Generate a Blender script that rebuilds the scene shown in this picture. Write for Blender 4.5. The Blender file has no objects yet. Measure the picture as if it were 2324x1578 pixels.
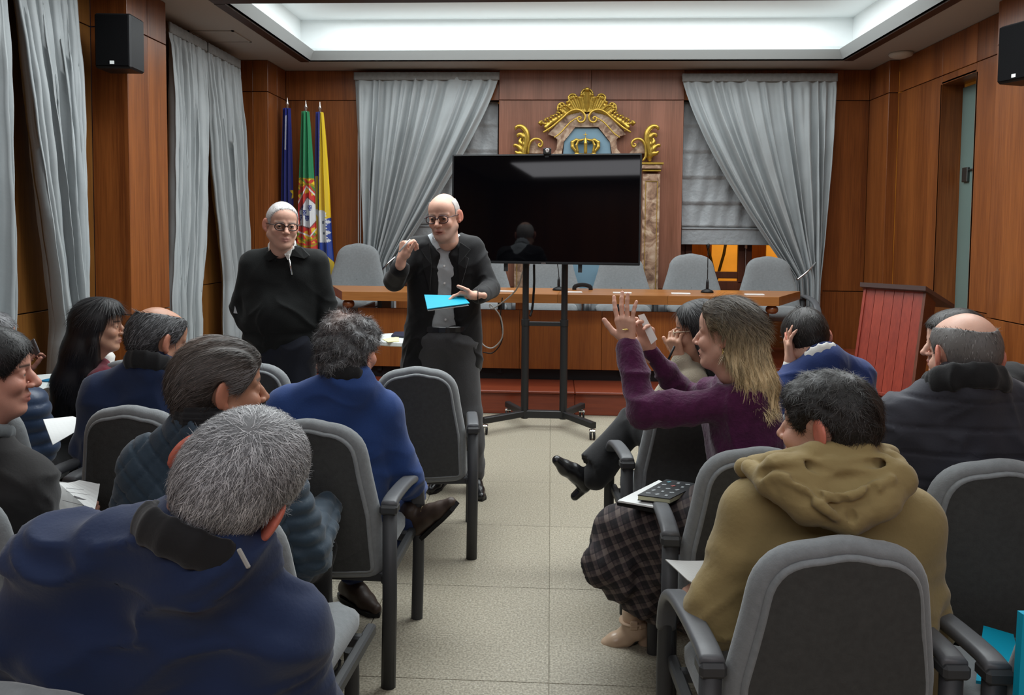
import bpy, bmesh, math, random
import numpy as np
from mathutils import Vector, Matrix

# ------------------------------------------------------------------ camera, light, exposure
random.seed(4); np.random.seed(4)
scene = bpy.context.scene
COL = scene.collection
FPX, PW, PH = 1750.0, 2324.0, 1578.0
HZX, HZY = 1250.0, 520.0            # where the room's long axis vanishes in the photograph
PITCH, ROLL = math.radians(3.0), math.radians(0.5)
YAW = math.atan((HZX - PW / 2) / FPX)
CAMPOS = np.array([0.0, 0.0, 1.6])
CY = HZY + FPX * math.tan(PITCH)    # principal row
_R = Matrix.Rotation(YAW, 4, 'Z') @ Matrix.Rotation(math.pi / 2 - PITCH, 4, 'X') @ Matrix.Rotation(ROLL, 4, 'Z')
cam_data = bpy.data.cameras.new('camera')
cam = bpy.data.objects.new('camera', cam_data)
cam.matrix_world = Matrix.Translation(Vector(CAMPOS)) @ _R
cam_data.sensor_fit = 'HORIZONTAL'; cam_data.sensor_width = 36.0
cam_data.lens = 36.0 * FPX / PW
cam_data.shift_y = -(PH / 2 - CY) / PW
cam_data.clip_start = 0.05
COL.objects.link(cam); scene.camera = cam
_RN = np.array(_R.to_3x3())

def W(px, py, y):
    """world point seen at photo pixel (px, py) on the vertical plane Y = y"""
    d = _RN @ np.array([(px - PW / 2) / FPX, (CY - py) / FPX, -1.0])
    return CAMPOS + d * (y / d[1])
def WZ(px, py, z):
    d = _RN @ np.array([(px - PW / 2) / FPX, (CY - py) / FPX, -1.0])
    return CAMPOS + d * ((z - CAMPOS[2]) / d[2])

scene.view_settings.view_transform = 'Standard'
scene.view_settings.look = 'None'
scene.view_settings.gamma = 1.0
scene.view_settings.use_curve_mapping = False
scene.view_settings.exposure = 0.0
scene.cycles.use_denoising = True
scene.cycles.max_bounces = 6
scene.cycles.diffuse_bounces = 4
scene.cycles.glossy_bounces = 3
scene.cycles.transmission_bounces = 4
scene.cycles.caustics_reflective = False
scene.cycles.caustics_refractive = False

world = bpy.data.worlds.new('world'); scene.world = world
world.use_nodes = True
world.node_tree.nodes['Background'].inputs[0].default_value = (0.010, 0.012, 0.02, 1)
world.node_tree.nodes['Background'].inputs[1].default_value = 0.3

def area_light(name, loc, rot, sx, sy, power, color=(1, 1, 1)):
    l = bpy.data.lights.new(name, 'AREA'); l.shape = 'RECTANGLE'; l.size = sx; l.size_y = sy
    l.energy = power; l.color = color
    o = bpy.data.objects.new(name, l); o.location = loc; o.rotation_euler = rot; COL.objects.link(o); return o
# lamps up inside the two ceiling coves (front cove seen in the photograph, second over the audience)
LCOL = (0.93, 0.985, 1.0)
area_light('cove_lamp', (0.2, 7.1, 3.80), (0, 0, 0), 5.2, 2.0, 155, LCOL)
area_light('cove_lamp', (0.2, 4.5, 3.80), (0, 0, 0), 5.2, 1.4, 250, LCOL)
area_light('cove_lamp', (0.2, 1.5, 3.80), (0, 0, 0), 5.2, 1.4, 36, LCOL)
area_light('fill_light_rear', (0.2, -1.6, 3.30), (0, 0, 0), 5.0, 1.6, 105, (0.95, 0.95, 1.0))  # added fill light behind the camera for faces and chair backs
area_light('street_lamp_glow', (2.9, 10.6, 3.0), (math.radians(58), 0, 0), 1.0, 1.0, 95, (1.0, 0.50, 0.08))

# ------------------------------------------------------------------ materials
def new_mat(name):
    m = bpy.data.materials.new(name); m.use_nodes = True
    nt = m.node_tree; b = nt.nodes['Principled BSDF']
    return m, nt, b
def N(nt, typ, **kw):
    n = nt.nodes.new(typ)
    for k, v in kw.items(): setattr(n, k, v)
    return n
def mat(name, color, rough=0.6, metal=0.0, spec=0.4, noise=None, bump=None, sheen=0, coat=0, emit=None, alpha=None, trans=0, ior=None, attr=False):
    """noise=(scale, amount)   bump=(scale, strength, distance)"""
    m, nt, b = new_mat(name)
    b.inputs['Base Color'].default_value = (*color, 1); b.inputs['Roughness'].default_value = rough
    b.inputs['Metallic'].default_value = metal; b.inputs['Specular IOR Level'].default_value = spec
    if sheen: b.inputs['Sheen Weight'].default_value = sheen
    if coat: b.inputs['Coat Weight'].default_value = coat; b.inputs['Coat Roughness'].default_value = 0.25
    if emit: b.inputs['Emission Color'].default_value = (*emit[0], 1); b.inputs['Emission Strength'].default_value = emit[1]
    if trans: b.inputs['Transmission Weight'].default_value = trans
    if ior: b.inputs['IOR'].default_value = ior
    tc = N(nt, 'ShaderNodeTexCoord')
    src = None
    if attr:
        a = N(nt, 'ShaderNodeAttribute', attribute_name='Col'); src = a.outputs['Color']
    if noise:
        nz = N(nt, 'ShaderNodeTexNoise'); nz.inputs['Scale'].default_value = noise[0]; nz.inputs['Detail'].default_value = 4
        nt.links.new(tc.outputs['Object'], nz.inputs['Vector'])
        mr = N(nt, 'ShaderNodeMapRange'); mr.inputs[1].default_value = 0.25; mr.inputs[2].default_value = 0.75
        mr.inputs[3].default_value = 1 - noise[1]; mr.inputs[4].default_value = 1 + noise[1]
        nt.links.new(nz.outputs['Fac'], mr.inputs[0])
        mx = N(nt, 'ShaderNodeVectorMath', operation='SCALE')
        if src: nt.links.new(src, mx.inputs[0])
        else: mx.inputs[0].default_value = color
        nt.links.new(mr.outputs[0], mx.inputs['Scale']); src = mx.outputs[0]
    if src: nt.links.new(src, b.inputs['Base Color'])
    if bump:
        nz = N(nt, 'ShaderNodeTexNoise'); nz.inputs['Scale'].default_value = bump[0]; nz.inputs['Detail'].default_value = 5
        nt.links.new(tc.outputs['Object'], nz.inputs['Vector'])
        bp = N(nt, 'ShaderNodeBump'); bp.inputs['Strength'].default_value = bump[1]; bp.inputs['Distance'].default_value = bump[2]
        nt.links.new(nz.outputs['Fac'], bp.inputs['Height']); nt.links.new(bp.outputs[0], b.inputs['Normal'])
    return m
def wood(name, c1, c2, axis='Z', scale=9.0, rough=0.38, stretch=0.035, coat=0.15):
    m, nt, b = new_mat(name)
    tc = N(nt, 'ShaderNodeTexCoord'); mp = N(nt, 'ShaderNodeMapping')
    s = [1, 1, 1]; s['XYZ'.index(axis)] = stretch
    mp.inputs['Scale'].default_value = s
    oi = N(nt, 'ShaderNodeObjectInfo')
    ml = N(nt, 'ShaderNodeMath', operation='MULTIPLY'); ml.inputs[1].default_value = 37.0
    nt.links.new(oi.outputs['Random'], ml.inputs[0])
    cb = N(nt, 'ShaderNodeCombineXYZ'); nt.links.new(ml.outputs[0], cb.inputs[0]); nt.links.new(ml.outputs[0], cb.inputs[1]); nt.links.new(ml.outputs[0], cb.inputs[2])
    nt.links.new(tc.outputs['Object'], mp.inputs['Vector']); nt.links.new(cb.outputs[0], mp.inputs['Location'])
    n1 = N(nt, 'ShaderNodeTexNoise'); n1.inputs['Scale'].default_value = scale; n1.inputs['Detail'].default_value = 3; n1.inputs['Distortion'].default_value = 0.3
    n2 = N(nt, 'ShaderNodeTexNoise'); n2.inputs['Scale'].default_value = scale * 14; n2.inputs['Detail'].default_value = 5
    nt.links.new(mp.outputs[0], n1.inputs['Vector']); nt.links.new(mp.outputs[0], n2.inputs['Vector'])
    mx = N(nt, 'ShaderNodeMath', operation='MULTIPLY_ADD'); mx.inputs[1].default_value = 0.55
    m2 = N(nt, 'ShaderNodeMath', operation='MULTIPLY'); m2.inputs[1].default_value = 0.45
    nt.links.new(n2.outputs['Fac'], m2.inputs[0]); nt.links.new(n1.outputs['Fac'], mx.inputs[0]); nt.links.new(m2.outputs[0], mx.inputs[2])
    cr = N(nt, 'ShaderNodeValToRGB'); cr.color_ramp.elements[0].position = 0.34; cr.color_ramp.elements[1].position = 0.66
    cr.color_ramp.elements[0].color = (*c1, 1); cr.color_ramp.elements[1].color = (*c2, 1)
    nt.links.new(mx.outputs[0], cr.inputs[0])
    mr = N(nt, 'ShaderNodeMapRange'); mr.inputs[3].default_value = 0.9; mr.inputs[4].default_value = 1.1
    nt.links.new(oi.outputs['Random'], mr.inputs[0])
    sc = N(nt, 'ShaderNodeVectorMath', operation='SCALE'); nt.links.new(cr.outputs[0], sc.inputs[0]); nt.links.new(mr.outputs[0], sc.inputs['Scale'])
    nt.links.new(sc.outputs[0], b.inputs['Base Color'])
    b.inputs['Roughness'].default_value = rough; b.inputs['Coat Weight'].default_value = coat; b.inputs['Coat Roughness'].default_value = 0.3
    b.inputs['Specular IOR Level'].default_value = 0.35
    return m

# ------------------------------------------------------------------ mesh helpers
def mesh_obj(name, V, F, m, parent=None, loc=None, smooth=False, cols=None, auto=None):
    me = bpy.data.meshes.new(name)
    V = np.asarray(V, dtype=np.float32).reshape(-1, 3)
    if loc is not None: V = V - np.asarray(loc, dtype=np.float32)
    if isinstance(F, np.ndarray) and F.ndim == 2:
        nf, k = F.shape
        me.vertices.add(len(V)); me.vertices.foreach_set('co', V.ravel())
        me.loops.add(nf * k); me.loops.foreach_set('vertex_index', F.astype(np.int32).ravel())
        me.polygons.add(nf); me.polygons.foreach_set('loop_start', np.arange(0, nf * k, k, dtype=np.int32))
        me.polygons.foreach_set('loop_total', np.full(nf, k, dtype=np.int32))
        me.update(calc_edges=True)
    else:
        me.from_pydata([tuple(map(float, v)) for v in V], [], [tuple(int(i) for i in f) for f in F]); me.update()
    if cols is not None:
        a = me.color_attributes.new('Col', 'FLOAT_COLOR', 'POINT')
        c = np.ones((len(V), 4), dtype=np.float32); c[:, :3] = np.asarray(cols, dtype=np.float32)
        a.data.foreach_set('color', c.ravel())
    if smooth: me.polygons.foreach_set('use_smooth', np.ones(len(me.polygons), dtype=bool))
    if auto: me.set_sharp_from_angle(angle=math.radians(auto))
    me.materials.append(m)
    o = bpy.data.objects.new(name, me); COL.objects.link(o)
    if loc is not None: o.location = tuple(float(x) for x in loc)
    if parent is not None:
        o.parent = parent
        if loc is not None: o.location = (0, 0, 0) if tuple(np.round(parent.location, 5)) == tuple(np.round(loc, 5)) else tuple(Vector([float(x) for x in loc]) - parent.location)
    return o
class B:
    """collects geometry for ONE mesh object"""
    def __init__(s): s.V = []; s.F = []; s.n = 0
    def add(s, V, F):
        V = np.asarray(V, float).reshape(-1, 3)
        s.V.append(V); s.F += [tuple(i + s.n for i in f) for f in F]; s.n += len(V); return s
    def xf(s, M):
        M = np.array(M); s.V = [v @ M[:3, :3].T + M[:3, 3] for v in s.V]; return s
    def box(s, c, size, R=None, bev=0.0):
        hx, hy, hz = [x / 2 for x in size]; b = min(bev, hx * .9, hy * .9, hz * .9)
        if b <= 0:
            V = np.array([[x, y, z] for x in (-hx, hx) for y in (-hy, hy) for z in (-hz, hz)])
            F = [(0, 1, 3, 2), (4, 6, 7, 5), (0, 4, 5, 1), (2, 3, 7, 6), (0, 2, 6, 4), (1, 5, 7, 3)]
        else:
            V = []; idx = {}
            for sx in (-1, 1):
                for sy in (-1, 1):
                    for sz in (-1, 1):
                        for a in range(3):
                            p = [sx * (hx - b), sy * (hy - b), sz * (hz - b)]; p[a] += (sx, sy, sz)[a] * b
                            idx[(sx, sy, sz, a)] = len(V); V.append(p)
            V = np.array(V); F = []
            for a in range(3):
                o = [i for i in range(3) if i != a]
                for sg in (-1, 1):
                    q = []
                    for (u, w) in ((-1, -1), (1, -1), (1, 1), (-1, 1)):
                        k = [0, 0, 0]; k[a] = sg; k[o[0]] = u; k[o[1]] = w; q.append(idx[(*k, a)])
                    if (sg > 0) == (a == 1): q = q[::-1]
                    F.append(tuple(q))
            for a in range(3):            # edge strips along axis a
                o = [i for i in range(3) if i != a]
                for u in (-1, 1):
                    for w in (-1, 1):
                        def K(t, ax):
                            k = [0, 0, 0]; k[a] = t; k[o[0]] = u; k[o[1]] = w; return idx[(*k, ax)]
                        q = (K(-1, o[0]), K(1, o[0]), K(1, o[1]), K(-1, o[1]))
                        if (u * w > 0) == (a != 1): q = q[::-1]
                        F.append(q)
            for sx in (-1, 1):
                for sy in (-1, 1):
                    for sz in (-1, 1):
                        q = tuple(idx[(sx, sy, sz, a)] for a in range(3))
                        F.append(q if sx * sy * sz > 0 else q[::-1])
        if R is not None: V = V @ np.array(R).T
        return s.add(V + np.array(c), F)
    def sweep(s, path, sec, up=(0, 0, 1), closed=False, caps=True, scale=None):
        """sec: (k,2) section or list of sections; scale: per point factor"""
        P = np.asarray(path, float); n = len(P)
        T = np.gradient(P, axis=0) if not closed else np.roll(P, -1, 0) - np.roll(P, 1, 0)
        T /= np.linalg.norm(T, axis=1)[:, None] + 1e-12
        u = np.array(up, float); A = []; Bn = []
        for t in T:
            x = np.cross(t, u)
            if np.linalg.norm(x) < 1e-4: x = np.cross(t, (0.3, 1, 0.1))
            x /= np.linalg.norm(x); y = np.cross(x, t); A.append(x); Bn.append(y)
        A = np.array(A); Bn = np.array(Bn); sec = np.asarray(sec, float); k = len(sec)
        sc = np.ones(n) if scale is None else np.asarray(scale, float)
        V = P[:, None, :] + sc[:, None, None] * (sec[None, :, 0, None] * A[:, None, :] + sec[None, :, 1, None] * Bn[:, None, :])
        F = []
        for i in range(n if closed else n - 1):
            j = (i + 1) % n
            for a in range(k):
                b = (a + 1) % k; F.append((i * k + a, i * k + b, j * k + b, j * k + a))
        if caps and not closed:
            F.append(tuple(range(k))[::-1]); F.append(tuple((n - 1) * k + a for a in range(k)))
        return s.add(V.reshape(-1, 3), F)
    def tube(s, path, r, k=8, **kw):
        sc = None
        if hasattr(r, '__len__'): sc = np.asarray(r) / r[0]; r = r[0]
        return s.sweep(path, circle(r, k), scale=sc, **kw)
    def lathe(s, prof, c=(0, 0, 0), k=20, R=None):
        prof = np.asarray(prof, float); a = np.linspace(0, 2 * math.pi, k, endpoint=False)
        V = np.array([[r * math.cos(t), r * math.sin(t), z] for r, z in prof for t in a]); n = len(prof)
        F = [(i * k + j, i * k + (j + 1) % k, (i + 1) * k + (j + 1) % k, (i + 1) * k + j) for i in range(n - 1) for j in range(k)]
        F.append(tuple(range(k))[::-1]); F.append(tuple((n - 1) * k + j for j in range(k)))
        if R is not None: V = V @ np.array(R).T
        return s.add(V + np.array(c), F)
    def rings(s, rings, caps=True):
        k = len(rings[0]); n = len(rings)
        F = [(i * k + j, i * k + (j + 1) % k, (i + 1) * k + (j + 1) % k, (i + 1) * k + j) for i in range(n - 1) for j in range(k)]
        if caps: F.append(tuple(range(k))[::-1]); F.append(tuple((n - 1) * k + j for j in range(k)))
        return s.add(np.concatenate([np.asarray(r, float) for r in rings]), F)
    def prism(s, poly, d0, d1, M):
        """poly (k,2) in the plane's (u,v); extruded d0..d1 along w; M maps (u,v,w)->world (4x4)"""
        poly = np.asarray(poly, float); M = np.array(M)
        R = [np.c_[poly, np.full(len(poly), d)] @ M[:3, :3].T + M[:3, 3] for d in (d0, d1)]
        return s.rings(R)
    def build(s, name, m, parent=None, smooth=False, auto=None, loc=None):
        V = np.concatenate(s.V)
        o = mesh_obj(name, V, s.F, m, parent, loc=loc, smooth=smooth or bool(auto))
        if len(V) < 6000:
            bm = bmesh.new(); bm.from_mesh(o.data); bmesh.ops.recalc_face_normals(bm, faces=bm.faces); bm.to_mesh(o.data); bm.free()
        if auto: o.data.set_sharp_from_angle(angle=math.radians(auto))
        return o
def circle(r, k=8, ry=None):
    a = np.linspace(0, 2 * math.pi, k, endpoint=False); return np.c_[r * np.cos(a), (ry or r) * np.sin(a)]
def rrect(w, h, r, k=3):
    out = []
    for cx, cy, a0 in ((w / 2 - r, h / 2 - r, 0), (-w / 2 + r, h / 2 - r, 90), (-w / 2 + r, -h / 2 + r, 180), (w / 2 - r, -h / 2 + r, 270)):
        for i in range(k + 1):
            a = math.radians(a0 + 90 * i / k); out.append((cx + r * math.cos(a), cy + r * math.sin(a)))
    return np.array(out)
def spline(pts, n=24):
    """Catmull-Rom through points (any dimension)"""
    P = np.asarray(pts, float); P = np.vstack([2 * P[0] - P[1], P, 2 * P[-1] - P[-2]])
    out = []; segs = len(P) - 3
    for i in range(segs):
        m = max(2, int(round(n / segs)))
        for t in np.linspace(0, 1, m, endpoint=False):
            a, b, c, d = P[i:i + 4]
            out.append(0.5 * ((2 * b) + (-a + c) * t + (2 * a - 5 * b + 4 * c - d) * t * t + (-a + 3 * b - 3 * c + d) * t ** 3))
    out.append(P[-2]); return np.array(out)
def empty(name, loc, label, cat, group=None, rz=0):
    o = bpy.data.objects.new(name, None); COL.objects.link(o); o.empty_display_size = 0.1
    o.location = tuple(float(x) for x in loc); o.rotation_euler = (0, 0, rz); return tag(o, label, cat, group)
def tag(o, label=None, cat=None, group=None, kind=None):
    if label: o['label'] = label
    if cat: o['category'] = cat
    if group: o['group'] = group
    if kind: o['kind'] = kind
    return o
def struct(o): o['kind'] = 'structure'; return o
def copy_tree(o, parent=None):
    c = o.copy(); COL.objects.link(c)
    if parent is not None: c.parent = parent
    for ch in o.children: copy_tree(ch, c)
    return c
def rotm(yaw=0, pitch=0, roll=0):
    """yaw ccw about Z, pitch nods forward (+Y down), roll leans to +X ; degrees"""
    y, p, r = map(math.radians, (yaw, pitch, roll))
    return np.array(Matrix.Rotation(y, 3, 'Z') @ Matrix.Rotation(r, 3, 'Y') @ Matrix.Rotation(-p, 3, 'X'))
def wave(P, scale, seed=0, octaves=2):
    """cheap smooth noise in numpy, about -1..1"""
    rs = np.random.RandomState(seed); out = 0; amp = 1; P = np.asarray(P, float)
    Q = P * scale
    for o in range(octaves):
        w = 0
        Q = Q + 0.6 * np.sin(Q[:, [1, 2, 0]] * 1.7 + rs.rand(3) * 6)
        for i in range(4):
            d = rs.randn(3); d /= np.linalg.norm(d); w = w + np.sin(Q @ d * 2 ** o * 2.2 + rs.rand() * 6.28)
        out = out + amp * w / 3.0; amp *= 0.5
    return out / 1.5

# ------------------------------------------------------------------ signed distance modelling
def seg_t(P, a, b):
    ba = b - a; return np.clip(((P - a) @ ba) / (ba @ ba + 1e-12), 0, 1)
class SDF:
    def __init__(s, lo, hi, h):
        s.h = h; s.lo = np.array(lo, float); s.n = np.maximum(np.ceil((np.array(hi) - s.lo) / h).astype(int) + 1, 4)
        s.d = np.full(s.n, 0.5, dtype=np.float32)
    def _sl(s, lo, hi):
        i0 = np.clip(np.floor((lo - s.lo) / s.h).astype(int), 0, s.n); i1 = np.clip(np.ceil((hi - s.lo) / s.h).astype(int) + 1, 0, s.n)
        if np.any(i1 <= i0): return None, None
        ax = [s.lo[a] + s.h * np.arange(i0[a], i1[a]) for a in range(3)]
        G = np.stack(np.meshgrid(*ax, indexing='ij'), -1).reshape(-1, 3)
        return tuple(slice(i0[a], i1[a]) for a in range(3)), G
    def op(s, lo, hi, fn, k=0.01, mode='u'):
        m = abs(k) + 3 * s.h
        sl, G = s._sl(np.asarray(lo) - m, np.asarray(hi) + m)
        if sl is None: return s
        cur = s.d[sl]; v = fn(G).reshape(cur.shape)
        if mode == 'u': a, b, sg = cur, v, 1
        elif mode == 's': a, b, sg = -cur, v, -1      # subtract
        if k > 0:
            hh = np.clip(0.5 + 0.5 * (b - a) / k, 0, 1); r = b * (1 - hh) + a * hh - k * hh * (1 - hh)
        else: r = np.minimum(a, b)
        s.d[sl] = sg * r; return s
    def cone(s, a, b, ra, rb=None, k=0.01, mode='u', flat=None):
        """tapered capsule; flat=(axis, f): thickness along axis multiplied by f"""
        a = np.asarray(a, float); b = np.asarray(b, float); rb = ra if rb is None else rb; r = max(ra, rb)
        if flat is not None:
            ax = np.asarray(flat[0], float); ax = ax / np.linalg.norm(ax); f = flat[1]
        def fn(G):
            if flat is not None:
                G = G + np.outer((G - a) @ ax, ax) * (1 / f - 1); bb = b + ax * ((b - a) @ ax) * (1 / f - 1)
            else: bb = b
            t = seg_t(G, a, bb); q = G - a - t[:, None] * (bb - a)
            v = np.sqrt((q * q).sum(1)) - (ra + (rb - ra) * t)
            return v if flat is None else v * min(1, (1 + f) / 2)
        R = max(r, r * (flat[1] if flat is not None else 1))
        return s.op(np.minimum(a, b) - R, np.maximum(a, b) + R, fn, k, mode)
    def chain(s, pts, rs, k=0.01, mode='u', flat=None):
        if not hasattr(rs, '__len__'): rs = [rs] * len(pts)
        for i in range(len(pts) - 1): s.cone(pts[i], pts[i + 1], rs[i], rs[i + 1], k, mode, flat)
        return s
    def ell(s, c, r, R=None, k=0.01, mode='u'):
        c = np.asarray(c, float); r = np.asarray(r, float) * np.ones(3); m = r.max()
        def fn(G):
            q = G - c
            if R is not None: q = q @ R
            k0 = np.sqrt(((q / r) ** 2).sum(1)); k1 = np.sqrt(((q / (r * r)) ** 2).sum(1)) + 1e-9
            return k0 * (k0 - 1) / k1
        return s.op(c - m, c + m, fn, k, mode)
    def mesh(s):
        d = s.d; ins = d < 0; n = np.array(d.shape); cnt = np.zeros(n - 1, np.int8)
        for i in (0, 1):
            for j in (0, 1):
                for l in (0, 1): cnt += ins[i:n[0] - 1 + i, j:n[1] - 1 + j, l:n[2] - 1 + l]
        act = np.argwhere((cnt > 0) & (cnt < 8))
        if len(act) == 0: return np.zeros((0, 3)), np.zeros((0, 4), int)
        idx = np.full(n - 1, -1, np.int64); idx[tuple(act.T)] = np.arange(len(act))
        acc = np.zeros((len(act), 3)); num = np.zeros(len(act))
        cor = [(i, j, l) for i in (0, 1) for j in (0, 1) for l in (0, 1)]
        vals = {c: d[act[:, 0] + c[0], act[:, 1] + c[1], act[:, 2] + c[2]].astype(float) for c in cor}
        for c in cor:
            for a in range(3):
                if c[a] == 0:
                    e = list(c); e[a] = 1; e = tuple(e); v0, v1 = vals[c], vals[e]
                    m = (v0 < 0) != (v1 < 0)
                    t = np.where(m, v0 / (v0 - v1 + 1e-12 * (v0 == v1)), 0)
                    p = np.tile(np.array(c, float), (len(act), 1)); p[:, a] = t
                    acc += p * m[:, None]; num += m
        V = s.lo + s.h * (act + acc / num[:, None])
        F = []
        for a in range(3):
            b, c = (a + 1) % 3, (a + 2) % 3
            sl0 = [slice(None)] * 3; sl1 = [slice(None)] * 3; sl0[a] = slice(0, n[a] - 1); sl1[a] = slice(1, n[a])
            x = ins[tuple(sl0)] != ins[tuple(sl1)]
            E = np.argwhere(x); E = E[(E[:, b] > 0) & (E[:, c] > 0) & (E[:, b] < n[b] - 1) & (E[:, c] < n[c] - 1)]
            if len(E) == 0: continue
            fl = ins[tuple(E.T)]
            def I(db, dc):
                q = E.copy(); q[:, b] += db; q[:, c] += dc; return idx[tuple(q.T)]
            q = np.stack([I(-1, -1), I(0, -1), I(0, 0), I(-1, 0)], 1)
            q[~fl] = q[~fl][:, ::-1]; F.append(q)
        return V, np.concatenate(F)
def vnormals(V, F):
    n = np.cross(V[F[:, 2]] - V[F[:, 0]], V[F[:, 3 if F.shape[1] > 3 else 1]] - V[F[:, 1 if F.shape[1] > 3 else 0]])
    out = np.zeros_like(V)
    for i in range(F.shape[1]): np.add.at(out, F[:, i], n)
    return out / (np.linalg.norm(out, axis=1)[:, None] + 1e-12)
# ------------------------------------------------------------------ room materials
M = {}
M['veneer'] = wood('wood_veneer', (0.115, 0.030, 0.007), (0.27, 0.085, 0.020), 'Z', 7, 0.36, 0.03, 0.2)
M['veneer_pink'] = wood('wood_veneer_pier', (0.14, 0.055, 0.031), (0.25, 0.105, 0.066), 'Z', 7, 0.42, 0.03, 0.1)
M['veneer_olive'] = wood('wood_veneer_alcove', (0.11, 0.040, 0.008), (0.20, 0.085, 0.018), 'Z', 7, 0.42, 0.03, 0.1)
M['dark'] = mat('dark_gap', (0.012, 0.006, 0.004), 0.8)
M['desk'] = wood('desk_veneer', (0.20, 0.055, 0.010), (0.36, 0.115, 0.022), 'Z', 8, 0.38, 0.04, 0.1)
M['desktop'] = wood('desk_top_veneer', (0.27, 0.10, 0.025), (0.40, 0.16, 0.045), 'X', 8, 0.3, 0.04, 0.2)
M['dais'] = wood('dais_wood', (0.13, 0.022, 0.010), (0.22, 0.045, 0.018), 'X', 5, 0.33, 0.05, 0.25)
M['lectern'] = wood('lectern_wood', (0.15, 0.018, 0.010), (0.25, 0.036, 0.019), 'Z', 6, 0.36, 0.04, 0.2)
M['darkwood'] = wood('window_wood', (0.055, 0.014, 0.006), (0.11, 0.03, 0.012), 'Z', 8, 0.45, 0.05, 0.1)
M['ceil'] = mat('ceiling_paint', (0.40, 0.375, 0.35), 0.9, spec=0.1)
M['white'] = mat('white_paint', (0.85, 0.88, 0.88), 0.7, spec=0.2)
M['lip'] = mat('grey_lip_paint', (0.36, 0.38, 0.38), 0.6, spec=0.2)
M['blackmetal'] = mat('black_metal', (0.012, 0.012, 0.013), 0.42)
M['blackplastic'] = mat('black_plastic', (0.007, 0.007, 0.008), 0.5, spec=.3)
M['chrome'] = mat('chrome', (0.7, 0.7, 0.7), 0.22, 1.0)
M['curtain'] = mat('grey_curtain_satin', (0.31, 0.335, 0.345), 0.5, spec=0.35, sheen=0.25, noise=(3, 0.06), bump=(25, 0.12, 0.01))
M['curtain_head'] = mat('curtain_heading', (0.22, 0.225, 0.225), 0.8, noise=(30, 0.12))
M['blind'] = mat('grey_blind_satin', (0.30, 0.32, 0.335), 0.45, sheen=0.2, bump=(18, 0.5, 0.02))

m, nt, b = new_mat('floor_vinyl')
tc = N(nt, 'ShaderNodeTexCoord'); oi = N(nt, 'ShaderNodeObjectInfo')
n1 = N(nt, 'ShaderNodeTexNoise'); n1.inputs['Scale'].default_value = 120; n1.inputs['Detail'].default_value = 4
n2 = N(nt, 'ShaderNodeTexVoronoi'); n2.inputs['Scale'].default_value = 70; n2.inputs['Randomness'].default_value = 1
n3 = N(nt, 'ShaderNodeTexNoise'); n3.inputs['Scale'].default_value = 1.6
geo = N(nt, 'ShaderNodeNewGeometry')
for q in (n1, n2, n3): nt.links.new(geo.outputs['Position'], q.inputs['Vector'])
cr = N(nt, 'ShaderNodeValToRGB'); cr.color_ramp.elements[0].position = 0.36; cr.color_ramp.elements[1].position = 0.66
cr.color_ramp.elements[0].color = (0.20, 0.18, 0.135, 1); cr.color_ramp.elements[1].color = (0.40, 0.36, 0.28, 1)
nt.links.new(n1.outputs['Fac'], cr.inputs[0])
cr2 = N(nt, 'ShaderNodeValToRGB'); cr2.color_ramp.elements[0].position = 0.10; cr2.color_ramp.elements[1].position = 0.17
cr2.color_ramp.elements[0].color = (1, 1, 1, 1); cr2.color_ramp.elements[1].color = (0, 0, 0, 1)
nt.links.new(n2.outputs['Distance'], cr2.inputs[0])
mx = N(nt, 'ShaderNodeMix', data_type='RGBA'); nt.links.new(cr2.outputs[0], mx.inputs[0]); nt.links.new(cr.outputs[0], mx.inputs[6]); mx.inputs[7].default_value = (0.46, 0.44, 0.38, 1)
mr = N(nt, 'ShaderNodeMapRange'); mr.inputs[3].default_value = 0.95; mr.inputs[4].default_value = 1.05; nt.links.new(oi.outputs['Random'], mr.inputs[0])
sc = N(nt, 'ShaderNodeVectorMath', operation='SCALE'); nt.links.new(mx.outputs[2], sc.inputs[0]); nt.links.new(mr.outputs[0], sc.inputs['Scale'])
nt.links.new(sc.outputs[0], b.inputs['Base Color']); b.inputs['Roughness'].default_value = 0.42; b.inputs['Specular IOR Level'].default_value = 0.4
M['floor'] = m

# ------------------------------------------------------------------ floor
XL, XR, YB, YF, ZC = -3.31, 3.72, 8.6, -3.2, 3.35
floor = struct(B().box(((XL + XR) / 2, 2.9, -0.056), (XR - XL + 0.6, 12.8, 0.1)).build('floor', M['floor']))
TS = 0.72
tile_me = None
for i in range(10):
    for j in range(13):
        x = 0.01 + (i - 5) * TS + TS / 2; y = 3.365 + (j - 7) * TS + TS / 2
        if tile_me is None:
            t = B().box((0, 0, 0), (TS - 0.003, TS - 0.003, 0.01), bev=0.001).build('floor_tile', M['floor']); tile_me = t.data
        else:
            t = bpy.data.objects.new('floor_tile', tile_me); COL.objects.link(t)
        t.location = (x, y, -0.005); t.parent = floor

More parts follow.
